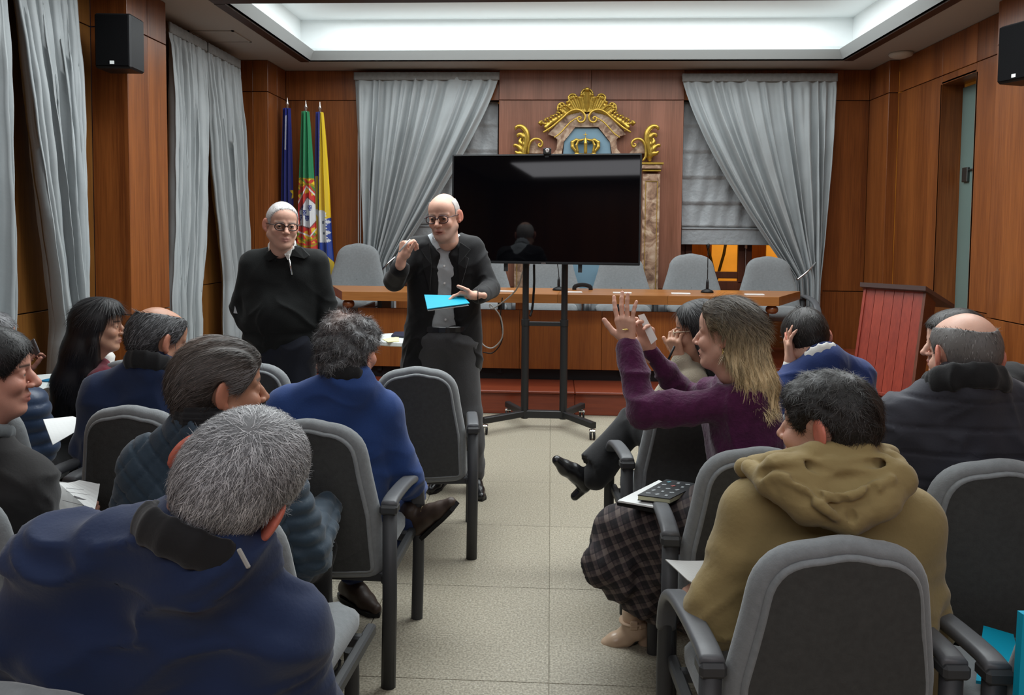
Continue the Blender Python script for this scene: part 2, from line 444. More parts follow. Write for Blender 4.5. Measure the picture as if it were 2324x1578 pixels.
# ------------------------------------------------------------------ wood panelled walls
Z1, Z2 = 0.95, 3.02
def panels(parent, segs, m, bands=((0.02, Z1), (Z1, Z2), (Z2, ZC)), th=0.02, maxw=1.25):
    for (x0, y0, x1, y1) in segs:
        L = math.hypot(x1 - x0, y1 - y0); k = max(1, int(math.ceil(L / maxw))); dx, dy = (x1 - x0) / L, (y1 - y0) / L
        nx, ny = dy, -dx; ang = math.atan2(dy, dx)
        for i in range(k):
            w = L / k; c = (i + 0.5) * w
            for (z0, z1) in bands:
                o = B().box((0, 0, 0), (w - 0.004, th, z1 - z0 - 0.008), bev=0.0015).build('panel', m)
                o.location = (x0 + dx * c - nx * th / 2, y0 + dy * c - ny * th / 2, (z0 + z1) / 2); o.rotation_euler = (0, 0, ang); o.parent = parent
def backing(name, segs, th=0.08, z1=ZC):
    b = B()
    for (x0, y0, x1, y1) in segs:
        L = math.hypot(x1 - x0, y1 - y0); dx, dy = (x1 - x0) / L, (y1 - y0) / L; nx, ny = dy, -dx
        R = [[dx, -dy, 0], [dy, dx, 0], [0, 0, 1]]
        b.box(((x0 + x1) / 2 - nx * (th / 2 + 0.021), (y0 + y1) / 2 - ny * (th / 2 + 0.021), z1 / 2), (L - .05, th, z1), R=R)
    return struct(b.build(name, M['dark']))
wl_alc = [(XL, -3.2, XL, 5.44), (XL, 6.0, XL, 8.05)]
wl = [(XL, 5.44, -3.04, 5.44), (-3.04, 5.44, -3.04, 6.0), (-3.04, 6.0, XL, 6.0), (XL, 8.05, -2.99, 8.05), (-2.99, 8.05, -2.99, 8.6)]
wall_left = backing('wall_left', wl_alc + wl)
panels(wall_left, wl_alc, M['veneer_olive'], ((0.02, 1.04), (1.04, Z2), (Z2, ZC)))
panels(wall_left, wl, M['veneer'], maxw=0.3)
wr = [(3.42, 8.6, 3.42, 8.12), (3.42, 8.12, 3.52, 8.12), (3.52, 8.12, 3.52, 7.25), (3.52, 6.68, 3.52, 6.1), (3.52, 6.1, 3.36, 6.1), (3.36, 6.1, 3.36, 5.15), (3.36, 5.15, 3.62, 5.15), (3.62, 5.15, 3.62, -3.2)]
wall_right = backing('wall_right', wr)
panels(wall_right, wr, M['veneer'], maxw=0.95)
panels(wall_right, [(3.52, 7.25, 3.52, 6.68)], M['veneer'], ((2.94, Z2), (Z2, ZC)))
# doorway reveal (jambs, head) belonging to the right wall
B().box((3.62, 7.26, 1.47), (0.20, 0.02, 2.94)).build('door_jamb', M['veneer'], wall_right)
B().box((3.62, 6.67, 1.47), (0.20, 0.02, 2.94)).build('door_jamb', M['veneer'], wall_right)
B().box((3.62, 6.965, 2.95), (0.20, 0.57, 0.02)).build('door_head', M['veneer'], wall_right)
glassd = mat('frosted_glass', (0.13, 0.19, 0.175), 0.25, spec=0.5, noise=(2, 0.05))
door = struct(B().box((3.71, 6.965, 1.46), (0.012, 0.56, 2.9), bev=0.002).build('door_1', glassd))
hb = B()
hb.box((3.695, 7.12, 2.12), (0.03, 0.09, 0.13), bev=0.004).box((3.695, 7.03, 2.16), (0.02, 0.11, 0.012))
hb.build('door_hinge', mat('brushed_steel', (0.12, 0.125, 0.12), 0.35, 0.9), door)

wx = [(-2.99, -2.10), (2.95, 3.42)]
back_segs = [(a, YB, b_, YB) for a, b_ in wx]
pier = [(-0.59, YB - 0.03, 1.43, YB - 0.03)]
wall_back = backing('wall_back', back_segs + pier)
panels(wall_back, back_segs, M['veneer'])
panels(wall_back, pier, M['veneer_pink'], maxw=1.05)
panels(wall_back, [(-2.10, YB, -0.59, YB), (1.43, YB, 2.95, YB)], M['veneer'], ((Z2 + 0.0, ZC), (0.02, 0.92)))
B().box((0.2, YB + 0.36, ZC / 2), (6.6, 0.06, ZC)).build('backing_sheet', M['dark'], wall_back)
for x in (-2.10, -0.59, 1.43, 2.95):
    B().box((x + (0.012 if x in (-2.10, 1.43) else -0.012) * -1, YB + 0.14, (0.92 + Z2) / 2), (0.024, 0.32, Z2 - 0.92)).build('window_reveal', M['veneer'], wall_back)
wall_front = struct(B().box((0.2, -3.25, ZC / 2), (7.6, 0.08, ZC)).build('wall_front', M['veneer']))

# cut the backing sheet where the windows are: openings are separate frames, so rebuild it in pieces
bpy.data.objects.remove(bpy.data.objects['backing_sheet'])
for (a, b_) in ((-3.2, -2.10), (-0.59, 1.43), (2.95, 3.6)):
    B().box(((a + b_) / 2, YB + 0.16, ZC / 2), (b_ - a, 0.06, ZC)).build('backing_sheet', M['dark'], wall_back)
B().box((0.2, YB + 0.36, 0.46), (6.6, 0.06, 0.92)).build('backing_sheet', M['dark'], wall_back)
B().box((0.2, YB + 0.08, 3.2), (6.6, 0.06, 0.36)).build('backing_sheet', M['dark'], wall_back)

# windows with dark wooden casements; a street lit orange lies outside
glass = mat('window_glass', (1, 1, 1), 0.02, trans=1.0, ior=1.02, spec=0.3)
def window(name, x0, x1, z0, z1, y):
    b = B(); cx = (x0 + x1) / 2
    b.box((x0 + 0.04, y, (z0 + z1) / 2), (0.08, 0.07, z1 - z0), bev=0.004).box((x1 - 0.04, y, (z0 + z1) / 2), (0.08, 0.07, z1 - z0), bev=0.004)
    b.box((cx, y, z0 + 0.05), (x1 - x0, 0.08, 0.10), bev=0.004).box((cx, y, z1 - 0.04), (x1 - x0, 0.08, 0.08), bev=0.004)
    fr = struct(b.build(name, M['darkwood']))
    xs = np.linspace(x0 + 0.08, x1 - 0.08, 3)
    for a, c in zip(xs[:-1], xs[1:]):
        s = B(); w = 0.075
        s.box((a + w / 2, y - 0.02, (z0 + z1) / 2), (w, 0.06, z1 - z0 - 0.18), bev=0.005).box((c - w / 2, y - 0.02, (z0 + z1) / 2), (w, 0.06, z1 - z0 - 0.18), bev=0.005)
        for z in (z0 + 0.17, 1.56, z1 - 0.13): s.box(((a + c) / 2, y - 0.02, z), (c - a - 2 * w, 0.055, 0.075), bev=0.005)
        s.build('sash', M['darkwood'], fr)
        B().box(((a + c) / 2, y, (z0 + z1) / 2), (c - a - 0.1, 0.006, z1 - z0 - 0.2)).build('pane', glass, fr)
    h = B().box((cx, y - 0.065, 1.43), (0.03, 0.03, 0.05), bev=0.003).box((cx + 0.004, y - 0.08, 1.46), (0.018, 0.02, 0.12), bev=0.004)
    h.tube([(cx, y - 0.07, 1.42), (cx, y - 0.07, 0.86 + 0.2)], 0.004, 6)
    h.build('espagnolette_handle', M['chrome'], fr)
    return fr
window('window_1', -2.09, -0.60, 0.93, Z2, YB + 0.27)
window('window_2', 1.44, 2.94, 0.93, Z2, YB + 0.27)
# the facade across the street, sodium lit
fac = empty('facade_outside', (2.2, 13, 0), 'sodium-lit pale facade seen through the window glass', 'building')
fac['kind'] = 'structure'; del fac['category']; 
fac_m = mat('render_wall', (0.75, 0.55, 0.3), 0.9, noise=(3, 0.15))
o = B().box((0, 0, 2.5), (10, 0.2, 6)).build('wall', fac_m, fac)
o = B().box((0.18, -0.14, 1.5), (0.52, 0.08, 1.6), bev=0.01).box((1.2, -0.14, 1.4), (0.24, 0.08, 1.2), bev=0.01).build('shutter', M['darkwood'], fac)
struct(B().box((2.2, 11.0, -.2), (10, 4.2, .1)).build('ground_outside', fac_m))
tr = B(); rs = random.Random(3)
def twig(p, d, r, n):
    q = p + d; tr.tube([p, (p + q) / 2 + Vector((rs.uniform(-.03, .03), 0, 0)), q], r, 5)
    if n > 0:
        for s in (-1, 1): twig(q, Vector((d.x * .6 + s * rs.uniform(.12, .3) * d.length, rs.uniform(-.05, .05), d.z * .8 + .02)), r * .65, n - 1)
twig(Vector((0, 0, 0)), Vector((0, 0, 1.0)), .035, 5)
tree = tr.build('bare_tree', M['dark']); tree.location = (2.46, 11.6, -0.15); tag(tree, 'bare leafless tree outside, dark against the orange lit facade', 'tree')

# ------------------------------------------------------------------ ceiling with two coves
ceil = B()
CX0, CX1 = -2.56, 2.95
coves = [(6.03, 8.13), (3.1, 5.3), (0.7, 2.3)]
ys = [YF - .1]
for a, c in sorted(coves): ys += [a, c]
ys.append(YB + 0.1)
for i in range(0, len(ys), 2): ceil.box((0.2, (ys[i] + ys[i + 1]) / 2, ZC + 0.02), (7.6, ys[i + 1] - ys[i], 0.04))
for a, c in coves:
    ceil.box(((-3.6 + CX0) / 2, (a + c) / 2, ZC + 0.02), (CX0 + 3.6, c - a, 0.04)); ceil.box(((4.0 + CX1) / 2, (a + c) / 2, ZC + 0.02), (4.0 - CX1, c - a, 0.04))
ceiling = struct(ceil.build('ceiling', M['ceil']))
def ring(x0, x1, y0, y1, z): return [(x0, y0, z), (x1, y0, z), (x1, y1, z), (x0, y1, z)]
for a, c in coves:
    b = B()
    b.rings([ring(CX0, CX1, a, c, ZC), ring(CX0 - .012, CX1 + .012, a - .012, c + .012, ZC), ring(CX0 - .012, CX1 + .012, a - .012, c + .012, ZC + .05), ring(CX0 + .03, CX1 - .03, a + .03, c - .03, ZC + .10), ring(CX0 + .055, CX1 - .055, a + .055, c - .055, ZC + .10), ring(CX0 + .0, CX1, a, c, ZC + .012)], caps=False)
    b.F.append(tuple([20 + i for i in (0, 1)] + [1, 0])); b.F += [(21, 22, 2, 1), (22, 23, 3, 2), (23, 20, 0, 3)]
    struct(b.build('cove_lip', M['lip'], ceiling))
    b = B(); t = 0.10
    b.box(((CX0 + CX1) / 2, a - t / 2 - .014, ZC - .002), (CX1 - CX0 + .2, t, .012)).box((CX0 - .06, (a + c) / 2, ZC - .002), (.09, c - a, .012)).box((CX1 + .06, (a + c) / 2, ZC - .002), (.09, c - a, .012))
    b.build('cove_trim', mat('trim_brown', (0.045, 0.02, 0.015), 0.5), ceiling)
    b = B(); e = 0.15
    b.rings([ring(CX0 - .012, CX1 + .012, a - .012, c + .012, ZC + .045), ring(CX0 - e, CX1 + e, a - e, c + e, ZC + .045), ring(CX0 - e, CX1 + e, a - e, c + e, 3.82)], caps=False)
    b.F.append((8, 9, 10, 11))
    b.build('cove_recess', M['white'], ceiling)
    # translucent film edge inside the trough
    xs = np.linspace(CX0 - .1, CX1 + .1, 60)
    V = []; F = []
    for i, x in enumerate(xs): V += [(x, c + e - .03, ZC + .05), (x, c + e - .03 , ZC + .17 + .008 * math.sin(x * 3.3))]
    for i in range(59): F.append((2 * i, 2 * i + 1, 2 * i + 3, 2 * i + 2))
    mesh_obj('cove_film', V, F, mat('film', (0.62, 0.66, 0.66), 0.6), ceiling)
# ceiling bits
o = B().lathe([(0.085, 0.0), (0.09, -0.012), (0.08, -0.03), (0.045, -0.045), (0.01, -0.05)], (0, 0, 0), 24).build('smoke_detector', mat('cream_plastic', (0.55, 0.54, 0.5), 0.6), smooth=True)
p = WZ(2045, 120, ZC); o.location = (p[0], p[1], ZC); o.scale = (1.25, 1.25, 1.1); tag(o, 'round off-white detector on the ceiling above the right wall', 'detector')
p = WZ(500, 82, ZC)
gr = empty('ceiling_vent', (p[0], p[1], ZC), 'flush square grille in the ceiling beside the left curtains', 'vent')
b = B()
for (x, y, w, d) in ((-.2, 0, .02, .42), (.2, 0, .02, .42), (0, .2, .42, .02), (0, -.2, .42, .02)): b.box((x, y, -.005), (w, d, .012))
b.build('vent_frame', M['ceil'], gr)
for i in range(9):
    B().box((0, -.16 + i * .04, -.003), (.37, .022, .006), R=rotm(0, 20)).build('slat', M['ceil'], gr)

# ------------------------------------------------------------------ dais
DY0 = 6.6
dais = struct(B().box((0.2, (DY0 + 8.58) / 2 + .02, 0.09), (6.4, 8.58 - DY0 - .04, 0.18)).build('trim_dais', M['dais']))
for i in range(4):
    x0 = -2.98 + i * 1.6; x1 = min(x0 + 1.6, 3.41)
    B().box(((x0 + x1) / 2, DY0 + .01, 0.09), (x1 - x0 - .004, .02, .176), bev=.002).build('riser_board', M['dais'], dais)
    B().box(((x0 + x1) / 2, DY0 + .29, 0.194), (x1 - x0 - .003, .62, .024), bev=.006).build('tread_board', M['dais'], dais)
B().box((0.2, (7.28 + 8.58) / 2, 0.26), (6.38, 8.58 - 7.28, .12), bev=.004).build('upper_step', M['dais'], dais)

# ------------------------------------------------------------------ curtains
def curtain(name, top, gather, bottom, zt, ztie, zb, normal, folds, label, group, amp=0.035, ease=1.5, seed=0, nv=56, tieback=True, lean=0.0, wander=0.012, head_drop=0.0, bulge=0.03):
    """top/gather/bottom: ((x,y),(x,y)) end points of the cloth at those heights"""
    rs = np.random.RandomState(seed); nu = folds * 10 + 1
    n = np.array([*normal, 0.0]); u = np.linspace(0, 1, nu); V = []
    T0, T1 = [np.array([*q, 0.0]) for q in top]; G0, G1 = [np.array([*q, 0.0]) for q in gather]; B0, B1 = [np.array([*q, 0.0]) for q in bottom]
    ph = np.cumsum(1 + .35 * rs.randn(nu)) / nu; ph = (ph - ph[0]) / (ph[-1] - ph[0])
    up = u + sum(.022 / (1 + .35 * j) * np.sin(2 * math.pi * (1.3 + 1.7 * j) * u + rs.rand() * 6.28) for j in range(5))
    zs = []
    for v in np.linspace(0, 1, nv):
        z = zt + (zb - zt) * v; zs.append(z)
        if z > ztie:
            t = (zt - z) / (zt - ztie); e = t ** ease; C0 = T0 + (G0 - T0) * e; C1 = T1 + (G1 - T1) * e
            tw = t
        else:
            t = (ztie - z) / (ztie - zb); e = min(1, t * 1.2) ** .7; C0 = G0 + (B0 - G0) * e; C1 = G1 + (B1 - G1) * e; tw = 1
        wid = np.linalg.norm(C1 - C0); dens = wid / (np.linalg.norm(T1 - T0) + 1e-6)
        phs = 2 * math.pi * folds * up + .5 * np.sin(2.2 * v + 9 * u) * wander * 40 * v
        am = amp * (0.35 + .9 * min(1, tw * 3)) * (1.25 - .45 * dens) * (1 + .38 * np.sin(u * 27 + 1.3 + seed) + .15 * np.sin(u * 61 + seed * 2))
        sh = np.sin(phs); sh = np.sign(sh) * np.abs(sh) ** .75
        off = am * sh + amp * .35 * np.sin(phs * 2.03 + v * 3) * (v > .04)
        along = (np.cos(phs) * am * .28)[:, None] * (T1 - T0) / np.linalg.norm(T1 - T0)
        bul = bulge * math.sin(math.pi * min(1, max(0, (zt - z) / (zt - ztie)))) if z > ztie else 0
        P = C0 + (C1 - C0) * u[:, None] + along + n * (off + bul)[:, None]
        wob = .005 * np.sin(z * 5 + u * 14) + .0025 * np.sin(z * 17 - u * 31)
        P += n * (wob * (v > .08))[:, None]
        P[:, 2] = z - head_drop * np.sin(math.pi * u) * 0
        V.append(P)
    V = np.concatenate(V)
    i = np.arange(nv - 1)[:, None] * nu + np.arange(nu - 1)[None, :]; i = i.ravel()
    F = np.stack([i, i + 1, i + nu + 1, i + nu], 1)
    loc = np.array([*(np.array(top[0]) + np.array(top[1])) / 2, zb])
    e = empty(name, loc, label, 'curtain', group)
    o = mesh_obj('cloth', V, F, M['curtain'], e, loc=loc, smooth=True)
    md = o.modifiers.new('s', 'SOLIDIFY'); md.thickness = 0.004
    # heading tape with small pleat tucks
    hb = B(); a = T0 + n * (amp * .5); c = T1 + n * (amp * .5); L = np.linalg.norm(c - a); d = (c - a) / L
    xs = np.linspace(0, L, folds * 6)
    path = np.array([a + d * x + n * (.004 * math.sin(x * 70)) + np.array([0, 0, zt - .035]) for x in xs])
    hb.sweep(path, rrect(.012, .085, .004, 1), up=(0, 0, 1))
    hb.V = [v - loc for v in hb.V]; hb.build('heading', M['curtain_head'], e, smooth=True)
    return e
yc = YB - 0.10
def bx(px, z=1.6, y=yc): return W(px, 520, y)[0]
curtain('curtain', ((bx(805), yc), (bx(1131), yc)), ((bx(826), yc - .02), (bx(898), yc - .05)), ((bx(836), yc - .02), (bx(900), yc - .04)), 3.30, 1.22, 0.34, (0, -1), 12,
        'grey satin curtain behind the speaker, swept and tied to the left', 'curtains', ease=1.25, seed=1, amp=.04)
curtain('curtain', ((bx(1541), yc), (bx(1889), yc)), ((bx(1803), yc - .05), (bx(1862), yc - .02)), ((bx(1815), yc - .04), (bx(1860), yc - .02)), 3.28, 1.10, 0.34, (0, -1), 12,
        'grey satin curtain over the lit window, swept and tied to the right', 'curtains', ease=1.35, seed=2, amp=.04)
xl = -3.17
def yl(px):  # depth where the left curtain plane meets pixel column
    lo, hi = 3.0, 8.5
    for _ in range(40):
        m_ = (lo + hi) / 2
        if W(px, 520, m_)[0] > xl: lo, hi = m_, hi
        else: lo, hi = lo, m_
        if W(px, 520, (lo + hi) / 2)[0] < xl: lo = (lo + hi) / 2 if False else lo
    return m_
def yl(px):
    d = W(px, 520, 1.0); return xl / d[0]
curtain('curtain', ((xl, yl(28)), (xl, yl(178))), ((xl + .05, yl(118)), (xl + .03, yl(180))), ((xl + .05, yl(96)), (xl + .03, yl(178))), 3.30, .93, 0.02, (1, 0), 9,
        'long grey satin curtain nearest the wall speaker, pinched at its tieback', 'curtains', seed=3, amp=.045, ease=1.3)
curtain('curtain', ((xl, 3.6), (xl, yl(16))), ((xl + .05, 3.6), (xl + .03, yl(12))), ((xl + .05, 3.6), (xl + .03, yl(8))), 3.30, .93, 0.02, (1, 0), 7,
        'grey satin curtain at the far left edge of the photo', 'curtains', seed=7, amp=.045, ease=1.3)
curtain('curtain', ((xl, yl(385)), (xl, yl(470))), ((xl + .02, yl(377)), (xl + .05, yl(438))), ((xl + .02, yl(377)), (xl + .05, yl(435))), 3.27, 1.0, 0.02, (1, 0), 8,
        'grey satin curtain right of the pillar, nearer half of a parted pair', 'curtains', seed=4, amp=.04, ease=1.9)
curtain('curtain', ((xl, yl(472)), (xl, yl(544))), ((xl + .05, yl(505)), (xl + .02, yl(556))), ((xl + .05, yl(503)), (xl + .02, yl(536))), 3.27, 1.05, 0.02, (1, 0), 8,
        'grey satin curtain beside the man in the black sweater, farther half of a parted pair', 'curtains', seed=5, amp=.04, ease=1.9)
# tiebacks and pull cords
def tieback(p0, p1, r, label):
    b = B(); p0 = Vector(p0); p1 = Vector(p1); mid = (p0 + p1) / 2 + Vector((0, -.05, 0))
    b.tube(spline([p0, mid, p1], 14), r, 8); b.V = [v - np.array(p0) for v in b.V]
    o = b.build('curtain_tieback', M['chrome'], smooth=True); o.location = p0; tag(o, label, 'tieback', 'curtain tiebacks')
w = lambda x, y, d: tuple(W(x, y, d))
tieback(w(1808, 636, yc - .16), w(1852, 594, yc - .06), .010, 'metal tieback bar holding the curtain over the lit window')
tieback(w(866, 614, yc - .16), w(898, 582, yc - .1), .010, 'metal tieback bar behind the speaker, at chair height')
for px, lab in ((812, 'thin white blind cord beside the curtain behind the speaker'), (1868, 'thin white blind cord beside the curtain over the lit window')):
    b = B()
    for dx in (-.012, .012): b.tube([(dx, 0, 0), (dx, 0, 2.6)], .0045, 6)
    o = b.build('blind_cord', M['white']); o.location = (bx(px), YB - .03, .62); tag(o, lab, 'cord', 'blind cords')
    o['kind'] = 'thing'

# roman blinds
def blind(x0, x1, z0, z1, y, label, tiers=5):
    nu, nv = 60, 70; V = []
    for j in range(nv):
        v = j / (nv - 1); z = z1 + (z0 - z1) * v
        for i in range(nu):
            u = i / (nu - 1); t = (v * tiers) % 1.0
            d = -.03 * (t ** 2) * (v ** .5) - .012 * math.sin(u * 37 + 3 * math.floor(v * tiers)) * (math.sin(math.pi * t) ** 1) - .007 * math.sin(u * 61 + v * 9)
            V.append((x0 + (x1 - x0) * u, y + d, z))
    V = np.array(V); i = (np.arange(nv - 1)[:, None] * nu + np.arange(nu - 1)[None, :]).ravel()
    F = np.stack([i, i + 1, i + nu + 1, i + nu], 1); c = ((x0 + x1) / 2, y, z0)
    e = empty('roman_blind', c, label, 'blind', 'roman blinds')
    mesh_obj('blind_cloth', V, F, M['blind'], e, loc=c, smooth=True)
    b = B().box((0, -.02, -.10), (x1 - x0, .012, .17), bev=.004); b.box((0, -.03, -.005), (x1 - x0, .012, .02), bev=.003); b.build('hem', M['blind'], e)
blind(-2.08, -.61, 1.63, 3.03, YB + .10, 'grey gathered blind in the window behind the flags and speaker')
blind(1.45, 2.93, 1.63, 3.03, YB + .10, 'grey gathered blind raised over the orange lit window')
# ------------------------------------------------------------------ chairs
M['fabric'] = mat('grey_chair_fabric', (0.20, 0.213, 0.22), 0.85, spec=0.2, sheen=0.3, noise=(60, 0.10), bump=(220, 0.25, 0.003))
M['panelfab'] = mat('shaded_back_fabric', (0.06, 0.061, 0.059), 0.95, spec=0.2, noise=(60, 0.12), bump=(220, 0.25, 0.003))  # same grey cloth, shade on the chair backs put into its colour
M['armplastic'] = mat('grey_arm_plastic', (0.095, 0.098, 0.105), 0.42, spec=0.4, noise=(80, 0.06))
M['legpaint'] = mat('charcoal_leg_paint', (0.036, 0.037, 0.039), 0.5, spec=0.4)
def outline(W0, W1, W2, z0, z1, rc=0.10, rb=0.05, k=6):
    """half widths: bottom W0, middle W1, top W2"""
    pts = []
    def arc(cx, cz, r, a0, a1):
        for i in range(k + 1):
            a = math.radians(a0 + (a1 - a0) * i / k); pts.append((cx + r * math.cos(a), cz + r * math.sin(a)))
    arc(W0 - rb, z0 + rb, rb, -90, 0)
    for t in np.linspace(0.1, 0.9, 7):
        z = z0 + rb + (z1 - rc - z0 - rb) * t; pts.append((W0 + (W1 - W0) * min(1, 2 * t) + (W2 - W1) * max(0, 2 * t - 1), z))
    arc(W2 - rc, z1 - rc, rc, 5, 90)
    R = np.array(pts)
    # crown on the top edge
    n = 5; top = [(W2 - rc - (W2 - rc) * i / n, z1 + .012 * math.sin(math.pi / 2 * i / n)) for i in range(1, n + 1)]
    R = np.vstack([R, top]); Lm = R[::-1][1:].copy(); Lm[:, 0] *= -1
    R = np.vstack([R, Lm]); keep = [0]
    for i in range(1, len(R)):
        if np.linalg.norm(R[i] - R[keep[-1]]) > .004: keep.append(i)
    R = R[keep]; C = np.vstack([R, R[:1]]); L = np.r_[0, np.cumsum(np.linalg.norm(np.diff(C, axis=0), axis=1))]
    t = np.linspace(0, L[-1], 73)[:-1]; return np.c_[np.interp(t, L, C[:, 0]), np.interp(t, L, C[:, 1])]
def inset(P, d):
    t = np.roll(P, -1, 0) - np.roll(P, 1, 0); t /= np.linalg.norm(t, axis=1)[:, None]; n = np.c_[-t[:, 1], t[:, 0]]
    Q = P + n * d
    c = P.mean(0); bad = ((Q - c) * (P - c)).sum(1) < 0; Q[bad] = c; return Q
def shell(P, prof, bend):
    out = []
    for d, y in prof:
        if d < 0:   # scaled towards the centre
            c = P.mean(0); q = c + (inset(P, .045) - c) * (1 + d)
        else: q = inset(P, d)
        out.append(np.c_[q[:, 0], np.full(len(q), y), q[:, 1]])
    out = [np.c_[o[:, 0], o[:, 1] + bend(o[:, 0], o[:, 2]), o[:, 2]] for o in out]; return out
def make_chair(label, armz=0.0, wide=1.0):
    e = empty('conference_chair', (0, 0, 0), label, 'chair', 'grey conference chairs')
    bend = lambda x, z: .55 * x * x - .13 * (z - .45) + .10 * (z - .62) ** 2 - .235
    P = outline(.242 * wide, .234 * wide ** .6, .200, .37, .94, rc=.132)
    prof = [(-.985, .052), (-.85, .052), (-.7, .052), (-.55, .052), (-.4, .051), (-.28, .050), (-.16, .048), (-.06, .044), (.03, .036), (.012, .026), (.003, .012), (0, 0), (.003, -.012), (.012, -.024), (.026, -.030), (.038, -.024), (.05, .0)]
    B().rings(shell(P, prof, bend), caps=False).build('backrest', M['fabric'], e, smooth=True)
    P2 = inset(P, .030)
    prof2 = [(.0, -.020), (.0, -.034), (.004, -.040), (.010, -.042)]
    lipm = B().rings(shell(P2, prof2 + [(.013, -.038), (.012, -.02), (.0, -.018)], bend), caps=False).build('back_rim', M['fabric'], e, smooth=True)
    prof3 = [(.009, -.041), (.014, -.037), (.04, -.036), (-.06, -.036), (-.16, -.036), (-.28, -.035), (-.4, -.035), (-.55, -.034), (-.7, -.034), (-.85, -.034), (-.985, -.034)]
    B().rings(shell(P2, prof3, bend)).build('back_panel', M['panelfab'], e, auto=25)
    # seat cushion
    S = rrect(.46, .46, .09, 5)[:, [0, 1]]
    def srings():
        out = []
        for ins, z in ((.06, .385), (.02, .39), (0, .41), (0, .44), (.012, .46), (.04, .472), (.09, .478), (.2, .478)):
            q = S * (1 - ins / .23); out.append(np.c_[q[:, 0], q[:, 1] + .02, np.full(len(q), z) - .03 * (q[:, 1] + .02 > .2)])
        return out
    B().rings(srings()).build('seat', M['fabric'], e, smooth=True)
    for s in (-1, 1):
        x = .268 * s * wide
        az = armz
        pad = np.array([0, 0, az]) + spline([(x, -.255, .648), (x, -.20, .655), (x, -.05, .648), (x, .08, .630), (x, .16, .600), (x, .215, .545), (x, .238, .47)], 24)
        B().sweep(pad, rrect(.056, .030, .012, 3), up=(1, 0, 0) if False else (0, .3, 1)).build('armrest', M['armplastic'], e, smooth=True)
        b = B().box((x, -.240, .634 + az), (.062, .058, .034), bev=.008); b.build('arm_cap', M['legpaint'], e)
        B().sweep([(x, -.24, .62 + az), (x, -.24, .3), (x * .985, -.245, 0.0)], circle(.026, 12, .020), up=(0, 1, 0)).build('leg', M['legpaint'], e, smooth=False).data.polygons.foreach_set('use_smooth', [True] * 24 + [False] * 2)
        o = B().sweep(spline([(x, .236, .485 + az), (x, .243, .4), (x, .243, .25), (x * .985, .235, 0.0)], 12), circle(.024, 12, .019), up=(0, 1, 0)).build('leg', M['legpaint'], e, auto=50)
    b = B()
    for s in (-1, 1): b.box((.268 * s * .93, 0, .375), (.03, .47, .035), bev=.006)
    b.box((0, -.20, .375), (.5, .03, .035), bev=.006).box((0, .16, .375), (.5, .03, .035), bev=.006)
    b.build('seat_frame', M['legpaint'], e)
    return e
chair0 = make_chair('grey fabric conference chair, pushed below the olive jacket back')
def place_chair(x, y, rz, label, group='audience chairs', sc=1.0, z=0.0, o=None, sx=None):
    c = o or copy_tree(chair0); c.location = (x, y, z); c.rotation_euler = (0, 0, math.radians(rz)); c.scale = (sx or sc, sc, sc) if not isinstance(sc, tuple) else sc
    c['label'] = label; c['group'] = group; return c
CH = {}
CH['N'] = place_chair(.62, 1.94, 3, 'grey conference chair of the man in the olive jacket, nearest on the right', o=chair0)
CH['Q'] = place_chair(1.245, 1.95, 2, 'grey conference chair at the right edge with a teal folder on its seat')
CH['O'] = place_chair(1.33, 2.55, -3, 'grey conference chair behind the bald man in the dark padded jacket')
CH['M'] = place_chair(.66, 2.62, -2, 'grey conference chair of the woman in the plum sweater')
CH['R'] = place_chair(.575, 3.42, 4, 'grey conference chair of the woman in the beige sweater')
CH['S'] = place_chair(1.14, 3.38, -2, 'grey conference chair of the man in the blue suit resting his head')
CH['B'] = place_chair(-.66, 3.86, 7, 'empty grey conference chair in front of the speaker')
CH['C'] = place_chair(-.805, 2.84, -2, 'grey conference chair of the curly haired man in blue')
CH['L'] = place_chair(-1.50, 2.98, -3, 'grey conference chair behind the balding man in navy')
CH['K'] = place_chair(-.80, 2.06, -4, 'grey conference chair of the man in the quilted jacket')
CH['J'] = place_chair(-.82, 1.36, 0, 'grey conference chair of the grey haired man, cut by the lower edge')
CH['J'].scale = (1, 1, .965)
# the quilted man's chair has no arm on its aisle side
for c in list(CH['K'].children):
    mx_ = sum(v.co.x for v in c.data.vertices) / len(c.data.vertices)
    if mx_ > .2 and c.name.startswith(('armrest', 'arm_cap')): bpy.data.objects.remove(c)
    elif mx_ > .2 and c.name.startswith('leg'): c.location.x = -.085; c.scale = (1, 1, .62)
CH['P8'] = place_chair(-1.58, 2.1, 4, 'grey conference chair of the man in the dark coat, lower left edge')
CH['T'] = place_chair(-1.44, 3.93, -3, 'empty grey conference chair in front of the man in the black sweater')
CH['V'] = place_chair(-2.06, 3.95, 5, 'grey conference chair of the long haired woman in burgundy')
CH['U'] = place_chair(-2.16, 3.02, 0, 'grey conference chair of the man in the navy puffer jacket, left edge')
CH['X'] = place_chair(1.80, 3.25, 0, 'grey conference chair of the dark haired man behind the bald man')
# dais chairs face the room
chair1 = make_chair('', -.09, 1.16)
first1 = [chair1]
def dais_chair(px, label, top, rz=180):
    y = 7.98; x = W(px, 520, y + .25)[0]
    place_chair(x, y, rz, label, 'chairs behind the council table', z=.32, sc=(1.18, 1.0, (top - .32) / .95), o=first1.pop() if first1 else copy_tree(chair1))
dais_chair(812, 'grey chair behind the table between the flags and the speaker', 1.43)
dais_chair(1096, 'grey chair behind the table, mostly hidden by the speaker', 1.33)
dais_chair(1252, 'grey chair behind the table, seen between the screen stand posts', 1.34)
dais_chair(1411, 'grey chair behind the table, under the right half of the screen', 1.34)
dais_chair(1571, 'grey chair behind the table with a microphone before it', 1.355)
dais_chair(1746, 'grey chair at the right end of the council table', 1.335)

